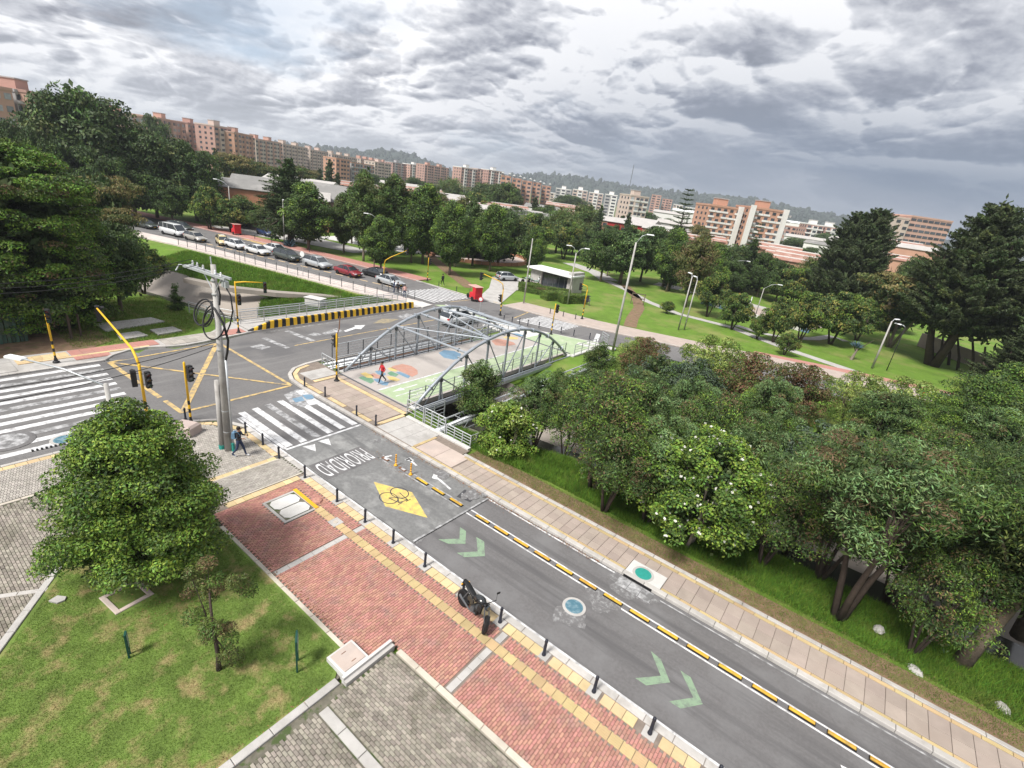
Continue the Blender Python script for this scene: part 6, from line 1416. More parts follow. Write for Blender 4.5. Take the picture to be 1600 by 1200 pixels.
for i, (sp, x, y, h) in enumerate(SECOND):
    h *= (1.0, .82, 1.12, .9, 1.05)[i % 5]
    tree(sp, x, y, h, 'canal-bank tree %s, %s in the %s thicket row' % (words[i % 4], ORD[i] if i < 10 else ORD[i-10], 'near' if i < 10 else 'middle'), zt(x, y)-.1 if y < 26 else max(-1.6, zt(x, y)), .84, group='thicket along the canal')
THIRD = [('shrub', -18.2, 33.0, 3.6, 'slim bush leaning over the pipe truss in mid canal'), ('shrub', -18.0, 39.5, 3.4, 'bush at the far end of the pipe truss'), ('redbush', -14.6, 41.5, 4.4, 'bush with orange-red leaves near the tall grey pole'), ('limebush', -16.2, 43.5, 3.6, 'yellow-green bush on the bank right of the tall grey pole'),
 ('bluebush', -12.5, 38.8, 4.6, 'blue-grey dense bush behind the thicket'), ('bluebush', -9.6, 40.2, 4.8, 'second blue-grey dense bush on the far bank'), ('limebush', -9.6, 44.8, 5.4, 'light green loose bush at the far street in the middle of the bank'), ('redbush', -6.0, 42.6, 5.4, 'reddish brown bush on the far bank'), ('redbush', -2.6, 45.4, 5.0, 'reddish bush near the red pavement of the far street'),
 ('oleander', -3.6, 38.6, 5.6, 'pale grey-green bush in the gap of the thicket'), ('bluebush', -.2, 36.5, 4.6, 'dark bluish round bush right of the blossom tree top'), ('limebush', 1.2, 48.6, 4.8, 'bright lime-green bush in front of the far street'), ('limebush', 4.4, 49.2, 5.2, 'second lime-green bush along the far street'), ('limebush', 7.4, 48.5, 4.6, 'lime-green bush by the bend of the far street'),
 ('oleander2', 3.4, 40.2, 6.2, 'tall pale narrow-leaved tree in the middle of the right thicket'), ('oleander', 8.4, 41.6, 6.4, 'grey-green tree left of the dense thuja'), ('twiggy', 6.0, 36.6, 6.2, 'dark-stemmed tree with thin twigs in the right thicket'), 
 ('oleander2', 12.0, 35.6, 7.0, 'pale-leaved tree below the dense thuja'), ('longleaf', 13.5, 29.5, 8.6, 'yellow-tipped long-leaved tree at the right edge of the thicket'), ('longleaf', 10.2, 24.6, 8.0, 'dark long-leaved tree behind the leaning trunk')]
for sp, x, y, h, lab in THIRD: tree(sp, x, y, h, lab, zt(x, y)-.05, .95)
# --- left
def at(sp, px, py, D, label, wpx=None, base=-.06, **k):
    X = AT(px, py, D); h = max(2, X[2]-base); return tree(sp, X[0], X[1], h, label, base, wfit(sp, X[0], X[1], h, wpx) if wpx else 1.0, **k)
tree('hedgecyp', -52.4, 8.0, 13.9, 'huge dense cypress with bright green sprays at the left edge', -.05, 1.08, rz=.3); tree('hedgecyp', -50.5, -1.5, 13.2, 'dense cypress cut off by the left edge of the picture', -.05, 1.0, rz=2.0)
tp('round', (190, 487), 355, 'dark tree with a short trunk on the grass behind the concrete pads', 105)
at('domed2', 214, 378, 62, 'leafy tree with yellowish tips between the cypress and the canal', 66); at('round', 180, 345, 68, 'dark bushy tree just right of the huge cypress', 70); at('shrub', 244, 402, 70, 'small dark tree by the footway below the white minibus', 36)
tree('sapling', -52.3, 18.6, 2.5, 'little dark green conifer beside the concrete channel', -.1, 1.1)
at('acacia', 152, 268, 76, 'flat-topped yellowish acacia behind the big cypress', 110); at('acacia', 165, 318, 72, 'lower yellowish layer of branches behind the big cypress', 95)
at('round2', 122, 133, 125, 'very large dark spreading tree against the sky at the upper left', 160); at('round', 62, 196, 118, 'dark rounded tree at the far left under the brick towers', 70); at('round', 15, 183, 120, 'dark tree top at the far left edge below the salmon tower', 70)
at('round2', 228, 200, 124, 'broad dark dome of foliage left of the street lamp', 120); at('round', 295, 216, 124, 'dark leafy tree joined to the right of the broad dome', 85); at('round', 200, 252, 119, 'dark green tree below the broad dome', 90); at('round', 150, 226, 116, 'green tree between the large spreading tree and the yellow acacia', 80); at('round', 262, 278, 117, 'dark foliage behind the street lamp with the drooping arm', 66)
at('acacia', 368, 238, 165, 'flat yellowish acacia below the brick towers', 80); at('acacia', 405, 250, 175, 'second flat yellowish acacia below the brick towers', 70); at('round', 240, 176, 230, 'hazy dark tree in front of the far brick tower', 44); at('spire', 335, 228, 200, 'dark pointed tree under the brick towers', 22)
at('domed', 322, 290, 112, 'bright green tree in front of the orange brick house', 46); at('domed', 358, 310, 110, 'smaller bright green tree at the corner of the orange brick house', 48); tree('shrub', -108, 52, 6, 'dark hedge-like bush behind the street lamp', -.05, 2.0); tree('shrub', -102, 54.5, 5, 'grey-green bush with thin stems left of the bright tree', -.05, 1.6)
tree('shrub', -113, 50, 6, 'dark bush at the bend behind the minibus', -.05, 2.0); tree('round', -118, 50, 9, 'dark tree above the bend of the street', -.05, 1.1)
tp('cedar', (455, 380), 236, 'tall dark cedar with layered branches beside the side street', 105); tp('oval2', (482, 392), 282, 'rounded mid green tree in front of the dark cedar', 78)
ROW = [('oval', (537, 395), 300, 'slim tree, first of the park row right of the cedar', 45), ('oval', (568, 408), 264, 'tall oval tree with the highest top of the park row', 58), ('oval', (612, 405), 270, 'tall oval tree, right neighbour of the highest one', 58), ('oval2', (595, 425), 335, 'lower green tree in front of the two tallest of the row', 55), ('oval2', (660, 412), 284, 'wide oval tree with a dense crown in the middle of the park row', 72), ('poplar', (640, 395), 300, 'dark tree filling behind the middle of the park row', 50), ('oval2', (702, 430), 311, 'green tree with a pale trunk at the far crossing', 58), ('silver', (738, 415), 318, 'silvery green tree in front of the round court', 48)]
for sp, f, top, lab, wd in ROW: tp(sp, f, top, lab, wd)
tp('round2', (778, 412), 322, 'broad dark green tree leaning over the round brick court', 90); tp('domed2', (830, 405), 332, 'olive tree above the kiosk roof', 62); tp('willow', (868, 395), 322, 'hazy olive willow behind the kiosk', 70); tp('domed2', (880, 405), 345, 'round-topped tree right behind the kiosk', 58); tp('wispy', (715, 395), 306, 'pale brown thin tree behind the park row', 50)
tp('willow', (905, 380), 318, 'tall pale willow-like tree behind the kiosk', 70); at('spire', 925, 317, 180, 'dark pointed conifer left of a matching one', 26); at('spire', 941, 318, 172, 'dark pointed conifer right of a matching one', 26); at('round', 912, 352, 140, 'bright dark-green round tree left of the grey-green clump', 50)
tp('round', (938, 440), 356, 'dark green tree with leaning trunks on the park slope', 70); tp('silver', (968, 443), 350, 'grey-green dense tree in the middle of the park', 78); tp('round', (1000, 440), 350, 'dark green round tree right of the grey-green one', 66); tp('round', (1035, 448), 365, 'dark tree behind the brown willow', 60); tp('wispy', (1070, 480), 362, 'brown drooping tree with sparse leaves', 68); tp('spire', (1045, 455), 352, 'slender dark conifer behind the brown willow', 26); tp('domed', (1041, 490), 470, 'very small round tree alone on the park grass', 20)
at('araucaria', 1079, 290, 150, 'tall tiered Norfolk pine rising above the roofs', 46); at('spire', 985, 330, 165, 'thin dark conifer in front of the red wall', 26); at('acacia', 1098, 350, 170, 'small yellowish tree right of the Norfolk pine', 26)
at('round2', 1122, 378, 118, 'dark wide tree below the apartment block, left one', 78); at('round2', 1165, 382, 125, 'dark wide tree below the apartment block, right one', 76); at('cedar', 1185, 366, 120, 'dark pointed tree in front of the apartment block', 60); at('araucaria', 1190, 345, 150, 'small tiered pine in front of the apartment block', 32); at('round', 1205, 392, 118, 'dark tree left of the orange roofed houses', 50)
DOM = [('domed2', (1104, 495), 425, 'domed park tree with yellowish tips beside the curved path, leftmost', 62), ('domed', (1143, 515), 458, 'domed tree with white-yellow tips next along the curved path', 54), ('domed2', (1112, 455), 408, 'domed tree behind the leftmost one by the path', 60), ('domed2', (1142, 450), 412, 'domed tree near the double armed lamp', 62), ('domed', (1090, 440), 400, 'green domed tree behind the brown willow', 56),
 ('domed2', (1182, 455), 404, 'taller domed tree in front of the dark trees', 66), ('domed2', (1208, 458), 418, 'dome crown joined to the taller domed tree', 50), ('domed2', (1238, 455), 415, 'domed tree with yellow speckles left of the lamp', 62), ('domed', (1182, 530), 492, 'small domed tree with a thin leaning trunk on the path edge', 34), ('domed2', (1207, 535), 465, 'dark domed tree full of yellow tips beside the path', 60), ('domed2', (1248, 535), 456, 'dark domed tree next to the path, right of the yellow-tipped one', 74),
 ('domed2', (1297, 538), 457, 'wide forked tree with two spreading stems over the grass', 100), ('domed', (1338, 532), 464, 'leafy domed tree left of the big leaning conifer', 70), ('limebush', (1300, 480), 442, 'light green rounded bush behind the domed trees', 80), ('domed', (1345, 500), 440, 'olive domed tree at the foot of the dark conifers', 70), ('domed', (1225, 555), 520, 'small bright tree with a white trunk beside the path', 36)]
for sp, f, top, lab, wd in DOM: tp(sp, f, top, lab, wd*.86)
at('cypress2', 1383, 318, 108, 'dark conifer with ragged double top left of the glass-fronted block', 120); at('cypress2', 1352, 324, 112, 'dark conifer with a dead forked tip, left of its twin', 120); at('willow', 1275, 400, 118, 'grey-green loose tree left of the dark conifers', 56); at('round', 1425, 415, 120, 'pale green tree seen between the dark conifers', 40)
tree('cypress', 8.6, 86.5, 21.2, 'giant dark cypress with a leaning pale trunk on the park grass at the right', -.06, 1.0); tree('cypress', 17.5, 84, 20.2, 'giant dark cypress at the right edge', -.06, 1.0); tree('cypress2', 21.5, 71, 13, 'dark green conifer at the right edge below the giant ones', -.06, 1.2); tree('cypress2', 14.5, 75.5, 9, 'lower dark conifer over the leaning trunks', -.06, 1.3); tree('acacia', 3.5, 93, 11, 'spreading flat-crowned dark tree left of the giant cypress', -.06, .9)
at('thuja', 1562, 588, 46, 'dense dark green thuja-like tree at the right edge', 150); at('thuja', 1625, 572, 50, 'taller dense green tree cut by the right edge behind the thuja', 150); at('thuja', 1515, 622, 42, 'lower dense green crown left of the thuja at the right edge', 90)
def leaning(label, x, y):
    t = thing('leaning_trunk', label, 'tree', (x, y, -.06), group='row of leaning trunks along the wall'); h = rng.uniform(3, 5)
    MB().tube([(0, 0, 0), (-.4, .1, h*.4), (-1.0-rng.random()*.6, .3, h)], [.2, .16, .1], 'bark_dark', 6).build('trunk', t, True)
for i in range(14): leaning('dark leaning trunk along the pale wall at the right, %s from the left' % ORD[i], 9.5+i*1.05+rng.uniform(-.3, .3), 92-i*1.9+rng.uniform(-.4, .4))
t = thing('boundary_wall', 'pale low wall behind the leaning trunks at the right', 'wall', (0, 0, 0))
wq = [(6, 100), (12, 93), (19, 82), (25, 68), (30, 55)]
for p, q_ in zip(wq, wq[1:]):
    d = Vector(q_)-Vector(p); m = (Vector(p)+Vector(q_))/2+Vector((1.2, .6)); MB().box((m.x, m.y, 1.0), (d.length, .2, 2.1), 'concrete_pink', math.atan2(d.y, d.x)).build('wall', t)
# filler trees of the middle distance
FILL = [(500, 262, 240, 'spire', 2.2), (515, 246, 215, 'spire', 2.0), (528, 268, 200, 'spire', 1.8), (470, 258, 200, 'acacia', 1.1), (590, 272, 300, 'round', 1.2), (650, 276, 280, 'round', 1.0), (705, 276, 240, 'willow', 1.3), (738, 296, 230, 'round', 1.0), (760, 285, 220, 'round2', 1.2), (790, 284, 200, 'round2', 1.3), (745, 300, 190, 'domed', 1.4), (812, 322, 170, 'round', 1.0), (838, 306, 200, 'spire', 1.6), (855, 318, 190, 'round', 1.0), (895, 305, 420, 'round2', 1.2), (975, 335, 210, 'spire', 1.5), (1010, 330, 330, 'round2', 1.2), (1045, 340, 330, 'round', 1.2), (690, 300, 150, 'wispy', 1.1), (1250, 372, 300, 'round2', 1.2), (1240, 398, 200, 'round', 1.2), (1265, 385, 260, 'round', 1.4), (1300, 365, 380, 'round2', 1.2), (1262, 405, 160, 'willow', 1.2), (1330, 400, 260, 'round', 1.2), (1395, 410, 200, 'round', 1.2), (1100, 352, 250, 'round2', 1.0), (1550, 425, 170, 'round2', 1.3), (1232, 408, 115, 'round', 1.2), (1258, 418, 112, 'domed2', 1.3), (1282, 415, 115, 'round', 1.1), (1310, 420, 118, 'willow', 1.2), (1100, 400, 122, 'round', 1.2), (1150, 405, 112, 'round', 1.2), (1070, 372, 140, 'round', 1.2), (1030, 352, 160, 'round', 1.3), (960, 352, 165, 'round', 1.2), (890, 332, 180, 'round', 1.2), (1440, 400, 150, 'round2', 1.2), (1475, 405, 150, 'round', 1.2), (1395, 430, 130, 'round', 1.2),
        (500, 330, 130, 'oval2', 1.1), (540, 340, 125, 'round', 1.1), (630, 340, 130, 'oval2', 1.1), (600, 350, 120, 'poplar', 1.2), (570, 345, 122, 'round', 1.2), (690, 350, 125, 'oval2', 1.2), (725, 345, 135, 'round', 1.1), (760, 350, 140, 'round', 1.2), (800, 340, 150, 'round2', 1.0), (840, 350, 135, 'domed2', 1.4), (900, 360, 140, 'round', 1.1), (950, 375, 135, 'round', 1.2), (985, 372, 140, 'round2', 1.0), (1020, 372, 135, 'round', 1.2), (1060, 385, 130, 'round', 1.2), (1085, 392, 125, 'round', 1.2), (1225, 410, 130, 'domed2', 1.6), (1285, 430, 130, 'willow', 1.0), (1420, 440, 110, 'cypress2', 1.0), (1370, 440, 112, 'acacia', 1.2), (1240, 430, 118, 'domed2', 1.3)]
WFILL = dict(spire=24, acacia=56, round=46, round2=58, willow=56, domed=46, wispy=44, oval2=56, poplar=44, domed2=56, cypress2=80)
for i, (px, py, D, sp, wd) in enumerate(FILL):
    far = D > 145; same = sorted(q[0] for q in FILL if (q[2] > 145) == far); nw = nthw(same.index(px))
    at(sp, px, py, D, ('dark tree top among the roofs beyond the park, %s from the left' if far else 'dark green tree in the wooded belt behind the park row, %s from the left') % nw, WFILL[sp]*wd**.3, group='trees among the far roofs' if far else 'trees of the park belt')
for i, (x, y) in enumerate([(-74, 58), (-68, 62), (-77, 63), (-82, 66), (-63, 68), (-58, 72), (-72, 70), (-88, 64), (-66, 75), (-54, 80), (-47, 98), (-33, 96), (-52, 104), (-26, 98), (-38, 108)]):
    tree('oval2' if i % 2 else 'poplar', x, y, 9+1.5*(i % 3), 'dark slender tree in the shade behind the park row, %s one' % nthw(i), -.06, .95, group='shaded trees behind the park row')

# grass: blades in the lawn, tall growth on the banks
def blades(name, poly, n, hmin, hmax, w_, k, zf, seed, label, dens=None):
    r = np.random.RandomState(seed); xs_ = [p[0] for p in poly]; ys_ = [p[1] for p in poly]; P = []
    while len(P) < n:
        x = r.uniform(min(xs_), max(xs_)); y = r.uniform(min(ys_), max(ys_))
        if inpoly(x, y, poly) and (dens is None or dens(x, y, r)): P.append((x, y, zf(x, y)))
    P = np.array(P); h = r.uniform(hmin, hmax, n); a = r.uniform(0, 6.28, n); ln_ = r.normal(size=(n, 2))*.45*h[:, None]
    dx = np.stack([np.cos(a)*w_, np.sin(a)*w_, np.zeros(n)], 1)
    T = P+np.stack([ln_[:, 0], ln_[:, 1], h], 1)
    V = np.stack([P-dx, P+dx, T], 1).reshape(-1, 3)
    obj(name, arr_mesh(name, V, np.arange(3*n).reshape(n, 3), [k]), label=label, cat='grass', kind='stuff')
lawn_poly = [(-9.6, -1.5), (-9.6, 6.4), (-10.3, 7.15), (-18.9, 7.15), (-20.1, 6.9), (-21.0, 5.2), (-20.5, 2.9), (-17.2, .45), (-14, -1.9)]
pit = lambda x, y, r: not (-17.95 < x < -16.5 and 2.8 < y < 4.2)
blades('grass', lawn_poly, 150000, .02, .06, .006, 'blade', lambda x, y: .133, 1, 'short mown grass of the foreground lawn', pit)
blades('tall_grass', [(-21.5, 21.6), (-15.5, 20.5), (-11, 21.2), (12, 21.1), (12, 27), (-12, 26), (-21.5, 24)], 150000, .12, .38, .012, 'blade_tall', lambda x, y: (.10 if y < 20.9 else .1-.12*(y-20.9)/.95) if y < 22.0 else zt(x, y), 2, 'tall rank grass on the near canal bank')
blades('dry_grass', [(-16.2, 19.9), (10, 19.9), (10, 21.4), (-16.2, 20.9)], 30000, .02, .09, .008, 'blade', lambda x, y: .115, 3, 'thin dry grass on the soil strip beside the far pavement')
blades('tall_grass', [(-80, 25), (-62, 28.5), (-55, 33), (-51, 38), (-62, 36), (-82, 31.5)], 40000, .15, .45, .03, 'blade_tall', zt, 4, 'bright tall grass on the slope below the far footway')
blades('tall_grass', [(-58, 29.5), (-56, 28), (-47, 30.5), (-47, 40), (-50, 39)], 30000, .15, .45, .03, 'blade_tall', zt, 5, 'bright tall grass between the path and the road bridge')
blades('grass', [(-58, 9), (-45, 9), (-44.3, 15), (-46.5, 19), (-58, 19)], 26000, .06, .2, .02, 'blade', lambda x, y: -.05, 6, 'rough grass round the concrete pads')
# leaf litter
r_ = np.random.RandomState(8); P = []
for (x0, x1, y0, y1, n_) in ((-18.8, -9.5, 7.3, 7.7, 260), (-22, -6, 17.2, 17.6, 900), (-20, -16, 15.6, 16.4, 150), (-19, -15, 3.6, 5.4, 260), (-16, 4, 19.9, 20.8, 500), (-9.7, -9.3, 2, 6, 120), (-30, -22, 6.5, 11, 60)):
    for _ in range(n_): P.append((r_.uniform(x0, x1), r_.uniform(y0, y1) if y1 != 17.6 else 17.6-abs(r_.normal())*.12, .14 if y1 < 12 or y1 > 18 else .056 if x0 < -12 else .012))
P = np.array(P); V, Q = leaf_quads(P, np.tile([0, 0, 1.0], (len(P), 1))+r_.normal(size=(len(P), 3))*.25, .06, .035, r_)
obj('fallen_leaves', arr_mesh('fallen_leaves', V, Q, ['leaf_litter']), label='brown fallen leaves along the kerbs and paving edges', cat='leaves', kind='stuff')
# hedges by the kiosk
def hedge(x, y, lx, ly, h, rz, label, k=('leaf_bright', 'leaf_mid', 'leaf_olive')):
    r = np.random.RandomState(int(abs(x*10))); n = int(650*(lx*ly+h*(lx+ly))); P = []; Nn = []
    f = r.randint(0, 5, n); u = r.uniform(-.5, .5, (n, 3))
    P = u*np.array([lx, ly, h]); Nn = np.zeros((n, 3))
    for i, (ax, s) in enumerate(((2, 1), (0, 1), (0, -1), (1, 1), (1, -1))):
        m = f == i; P[m, ax] = s*.5*(lx, ly, h)[ax]; Nn[m, ax] = s
    P[:, 2] += h/2; P += r.normal(size=P.shape)*.03
    V, Q = leaf_quads(P, Nn+r.normal(size=P.shape)*.5, .16, .09, r)
    t = thing('hedge', label, 'hedge', (x, y, -.06), rz); obj('foliage', arr_mesh('foliage', V, Q, list(k), r.choice(3, len(P), p=[.2, .5, .3])), t)
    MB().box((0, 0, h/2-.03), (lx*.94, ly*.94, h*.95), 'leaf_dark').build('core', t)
hedge(-44.6, 66.2, 3.4, 2.2, 1.0, .9, 'clipped hedge at the left of the kiosk garden'); hedge(-41.5, 67.5, 6.2, .9, 1.0, .6, 'long clipped hedge in front of the kiosk'); hedge(-43.2, 64.2, 3.6, .6, .7, .3, 'thin bright hedge line in the kiosk garden')
hedge(-38.6, 64.4, 4.2, 1.9, 1.2, 1.15, 'big box-shaped hedge, left one of the pair beside the lamp'); hedge(-36.4, 65.4, 4.2, 1.9, 1.2, 1.15, 'big box-shaped hedge, right one of the pair beside the lamp')
tree('redbush', -42.0, 65.6, 1.0, 'low dark red planting inside the kiosk hedges', -.06, 2.6, cat='bush', name='bush')
def agave(x, y, z, s, label):
    t = thing('agave', label, 'agave', (x, y, z), sc=s); b = MB()
    for i in range(26):
        a = i*2.4; e = .3+.9*(i/26); R = 1.0
        b.tube([(0, 0, 0), (math.cos(a)*R*.5*math.cos(e), math.sin(a)*R*.5*math.cos(e), .5*math.sin(e)*1.1), (math.cos(a)*R*math.cos(e), math.sin(a)*R*math.cos(e), R*math.sin(e))], [.05, .08, .005], 'agave', 4)
    b.build('leaves', t)
agave(-84.6, 48.6, 0, 1.6, 'spiky grey agave beside the street lamp by the side street'); agave(-.3, 76.5, 1.6, 1.0, 'blue-green agave held up in a forked stem on the park grass')
t = thing('forked_stump', 'pale forked stump carrying the blue-green agave', 'tree', (-.3, 76.5, -.06))
MB().tube([(0, 0, 0), (.2, 0, 1.3), (.1, .1, 1.7)], [.2, .12, .1], 'bark_pale', 7).tube([(.2, 0, 1.2), (1.0, .3, 2.4), (1.6, .5, 3.0)], [.08, .05, .02], 'bark_dark', 6).tube([(.1, 0, 1.2), (-.7, -.2, 2.6)], [.07, .02], 'bark_dark', 6).build('trunk', t)

# ------------------------------------------------------------------ buildings
defm('b_salmon', (.50, .315, .255), .9, .08, .15, patch=((.42, .29, .235), .05, .5, .7)); defm('b_red', (.42, .26, .22), .9, .08, .15); defm('b_pink', (.50, .40, .355), .9, .08, .15); defm('b_beige', (.49, .41, .355), .9, .08, .15)
defm('b_orange', (.46, .265, .19), .9, .08, .3); defm('b_gray', (.36, .35, .35), .9, .08, .2); defm('b_white', (.66, .65, .63), .9, .06, .2); defm('b_redwall', (.36, .035, .035), .8, .08, .4)
defm('roof_gray', (.20, .195, .19), .85, .12, .4, patch=((.28, .27, .26), .2, .5, .7)); defm('roof_red', (.30, .16, .125), .9, .12, .6, patch=((.40, .33, .30), .3, .5, .7)); defm('roof_light', (.40, .38, .365), .8, .1, .4); defm('metal_white', (.74, .75, .76), .5, .05, .5)
defm('house_brick', (.42, .20, .12), .9, .12, 1.5, patch=((.36, .19, .13), .6, .5, .7))
hrand = random.Random(11)
def tower(a, b_, D, h, dep, label, wall='b_salmon', alt=None, band=None, floors=None, bay=3.2, penthouse=True, rib='b_pink', white=0, group='apartment towers along the skyline', top=None, px=True, glass='window', winw=.62, name='apartment_tower', cores=()):
    """a slab of flats whose long top edge runs from pixel a to pixel b_ at horizontal distances D"""
    if not isinstance(D, tuple): D = (D, D)
    A = Vector(AT(*a, D[0])); B = Vector(AT(*b_, D[1])); Ht = (A.z+B.z)/2-(D[0]*.004 if penthouse else .7) if h is None else h
    Ht *= 1-.03*hrand.random()
    c = (A+B)/2; d = Vector((B.x-A.x, B.y-A.y)); W = d.length; d /= W; W *= hrand.uniform(.84, .97); n = Vector((-d.y, d.x))
    if n.dot(Vector((c.x, c.y))) < 0: n = -n
    rz = math.atan2(d.y, d.x); sg = 1 if Vector((-d.y, d.x)).dot(n) > 0 else -1
    t = thing(name, label, 'apartment building', (c.x, c.y, 0), rz, group)
    b = MB(); y0 = 0; nb = max(2, round(W/bay)); bw = W/nb; fl = floors or max(2, round(Ht/2.75)); fh = Ht/fl
    b.box((0, sg*dep/2, Ht/2), (W, dep, Ht), wall); b.build('wall', t)
    rb = MB()
    for i in range(nb):
        if i % 3 == 1 and rib: rb.box((-W/2+(i+.5)*bw, -sg*.45, Ht/2-.3), (bw*.96, .9, Ht-.6), rib)
    rb.box((0, sg*dep/2, Ht+.35), (W+.3, dep+.3, .7), rib or wall); rb.build('projecting_bay', t)
    wn = MB(); bd = MB()
    for i in range(nb):
        yy = -sg*(.9 if (i % 3 == 1 and rib) else 0)-sg*.04
        for j in range(fl):
            z = (j+.55)*fh
            if any(abs((-W/2+(i+.5)*bw)/W-cx) < .03 for cx in cores): continue
            if alt and (i*2+j) % 5 < 4: bd.box((-W/2+(i+.5)*bw, yy-sg*.05, z-fh*.40), (bw*.94, .22, fh*.34), 'b_white')
            wn.box((-W/2+(i+.5)*bw, yy, z), (bw*winw, .1, fh*.48), glass if not (white and rng.random() < white) else 'window_pale')
    for s in (-1, 1):
        for j in range(fl):
            for q in range(max(1, int(dep/4))): wn.box((s*(W/2+.03), sg*(q*4+2.4), (j+.55)*fh), (.1, 1.5, fh*.45), glass)
    wn.build('windows', t, kind='stuff')
    if band:
        for j in range(fl): bd.box((0, -sg*.5, (j+.12)*fh), (W*.98, 1.1, fh*.28), band)
    for cx in cores:
        bd.box((cx*W, -sg*.6, Ht/2+.4), (1.6, 1.6, Ht+1.5), 'b_white')
        for j in range(fl): bd.box((cx*W+1.6, -sg*.3, (j+.5)*fh), (1.6, .8, fh*.35), 'b_gray')
    if bd.v: bd.build('balcony_band', t)
    if penthouse:
        m_ = MB().box((0, 0, 1.3), (4.2, 4.2, 2.6), rib or wall).box((0, 0, 2.7), (4.6, 4.6, .3), 'b_gray').mesh('lift_house')
        k = max(1, int(W/15))
        for i in range(k): obj('lift_house', m_, t, (-W/2+(i+.5)*W/k, sg*dep*.45, Ht+.5))
    return t
nth = iter(ORD+['next']*30)
def sky(a, b_, D, dep=14, lab='', **k): tower(a, b_, D, None, dep, lab, **k)
sky((-60, 122), (20, 136), (190, 196), bay=2.6, lab='salmon brick tower with white windows cut by the left edge', wall='b_salmon', rib='b_salmon', white=.6, penthouse=False, glass='window_pale')
sky((20, 134), (40, 139), (198, 200), lab='recessed balcony strip between the two salmon towers at the left edge', wall='b_gray', rib=None, band='b_gray', penthouse=False, bay=4)
sky((38, 138), (84, 146), (197, 205), bay=2.6, lab='salmon brick tower with a grey penthouse at the upper left', wall='b_salmon', rib='b_red', white=.6)
sky((168, 168), (226, 182), (315, 332), lab='hazy brick tower peeping out right of the large spreading tree', wall='b_pink', rib='b_salmon', white=.3)
sky((244, 179), (290, 188), (350, 376), lab='brick tower behind the hazy dark tree', wall='b_red', rib='b_salmon', white=.2); sky((290, 188), (330, 196), (376, 406), lab='stepped brick tower left of the gap of sky', wall='b_salmon', rib='b_red', white=.2)
sky((333, 192), (362, 198), (359, 368), lab='reddish tower just right of the gap of sky', wall='b_red', rib='b_pink'); sky((362, 199), (398, 211), (359, 388), lab='orange brick tower with dark balconies above the yellowish acacia', wall='b_orange', rib='b_salmon')
sky((398, 212), (440, 219), (438, 469), lab='beige brick tower above the brick houses', wall='b_beige', rib='b_salmon'); sky((440, 220), (482, 228), (472, 511), lab='tall pinkish tower behind the dark cedar', wall='b_pink', rib='b_beige')
sky((482, 229), (515, 236), (511, 551), lab='pinkish tower right of the dark cedar', wall='b_beige', rib='b_pink'); sky((515, 237), (560, 243), (556, 612), lab='long pale tower behind the low orange block', wall='b_pink', rib='b_beige'); sky((560, 244), (612, 252), (612, 691), lab='pale stepped tower left of the hill', wall='b_beige', rib='b_salmon')
sky((524, 246), (548, 250), (411, 420), lab='lower orange brick block in front of the long pale tower', wall='b_orange', rib='b_orange', penthouse=False); sky((548, 252), (585, 258), (424, 446), lab='grey and orange block with balconies beside the low orange block', wall='b_gray', rib='b_orange', penthouse=False, band='b_gray')
sky((585, 248), (612, 254), (525, 542), lab='beige tower with blind walls in front of the hill', wall='b_beige', rib='b_pink'); sky((613, 249), (637, 254), (648, 665), lab='brick tower left of a pair against the hill', wall='b_red', rib='b_gray'); sky((640, 252), (664, 257), (656, 674), lab='tower with a white stripe against the hill', wall='b_salmon', rib='b_white'); sky((664, 252), (702, 260), (595, 621), lab='tall dark red tower beside the gap in the skyline', wall='b_red', rib='b_salmon')
sky((721, 256), (748, 262), (525, 539), lab='white-edged brick tower right of the skyline gap', wall='b_red', rib='b_white'); sky((746, 262), (764, 266), (542, 550), lab='lower brick tower between two white-edged ones', wall='b_salmon', rib='b_pink', penthouse=False); sky((762, 260), (790, 267), (534, 546), lab='second white-edged brick tower', wall='b_red', rib='b_white')
for i, (a, c_, D) in enumerate((((782, 272), (800, 274), 365), ((800, 275), (816, 279), 380), ((816, 279), (832, 283), 395), ((832, 283), (847, 287), 410), ((847, 287), (862, 291), 425))):
    t = tower(a, c_, D, None, 13, 'orange brick block with pale pitched skylights, %s of the stepped row' % ORD[i], 'b_orange', rib='b_salmon', penthouse=False, group='stepped orange blocks')
    W = (Vector(AT(*a, D))-Vector(AT(*c_, D))).length; H_ = (AT(*a, D)[2]+AT(*c_, D)[2])/2; b = MB()
    for s in (-.3, .3): b.add([(s*W-1.1, -1, H_+.7), (s*W+1.1, -1, H_+.7), (s*W+1.1, 7, H_+.7), (s*W-1.1, 7, H_+.7), (s*W, -1, H_+1.6), (s*W, 7, H_+1.6)], [(0, 1, 4), (2, 3, 5), (1, 2, 5, 4), (3, 0, 4, 5)], 'metal_white')
    b.build('skylight', t)
for i, (a, c_, D, wl, rb_) in enumerate((((868, 290), (895, 293), 520, 'b_gray', 'b_white'), ((895, 292), (920, 296), 500, 'b_pink', 'b_white'), ((920, 296), (945, 300), 490, 'b_pink', 'b_white'), ((945, 300), (967, 303), 480, 'b_gray', 'b_white'), ((966, 308), (985, 311), 520, 'b_pink', 'b_white'), ((1018, 303), (1035, 306), 640, 'b_red', 'b_salmon'), ((1035, 308), (1052, 314), 660, 'b_salmon', 'b_red'))):
    sky(a, c_, D, lab='tall pale striped tower of the far estate under the hill, %s from the left' % ORD[i], wall=wl, rib=rb_, bay=4.5, penthouse=i < 5, group='far estate under the wooded hill')
sky((984, 303), (1018, 303), (300, 306), lab='beige tower with a dark middle strip left of the Norfolk pine', wall='b_pink', rib='b_beige', white=.2, alt='c')
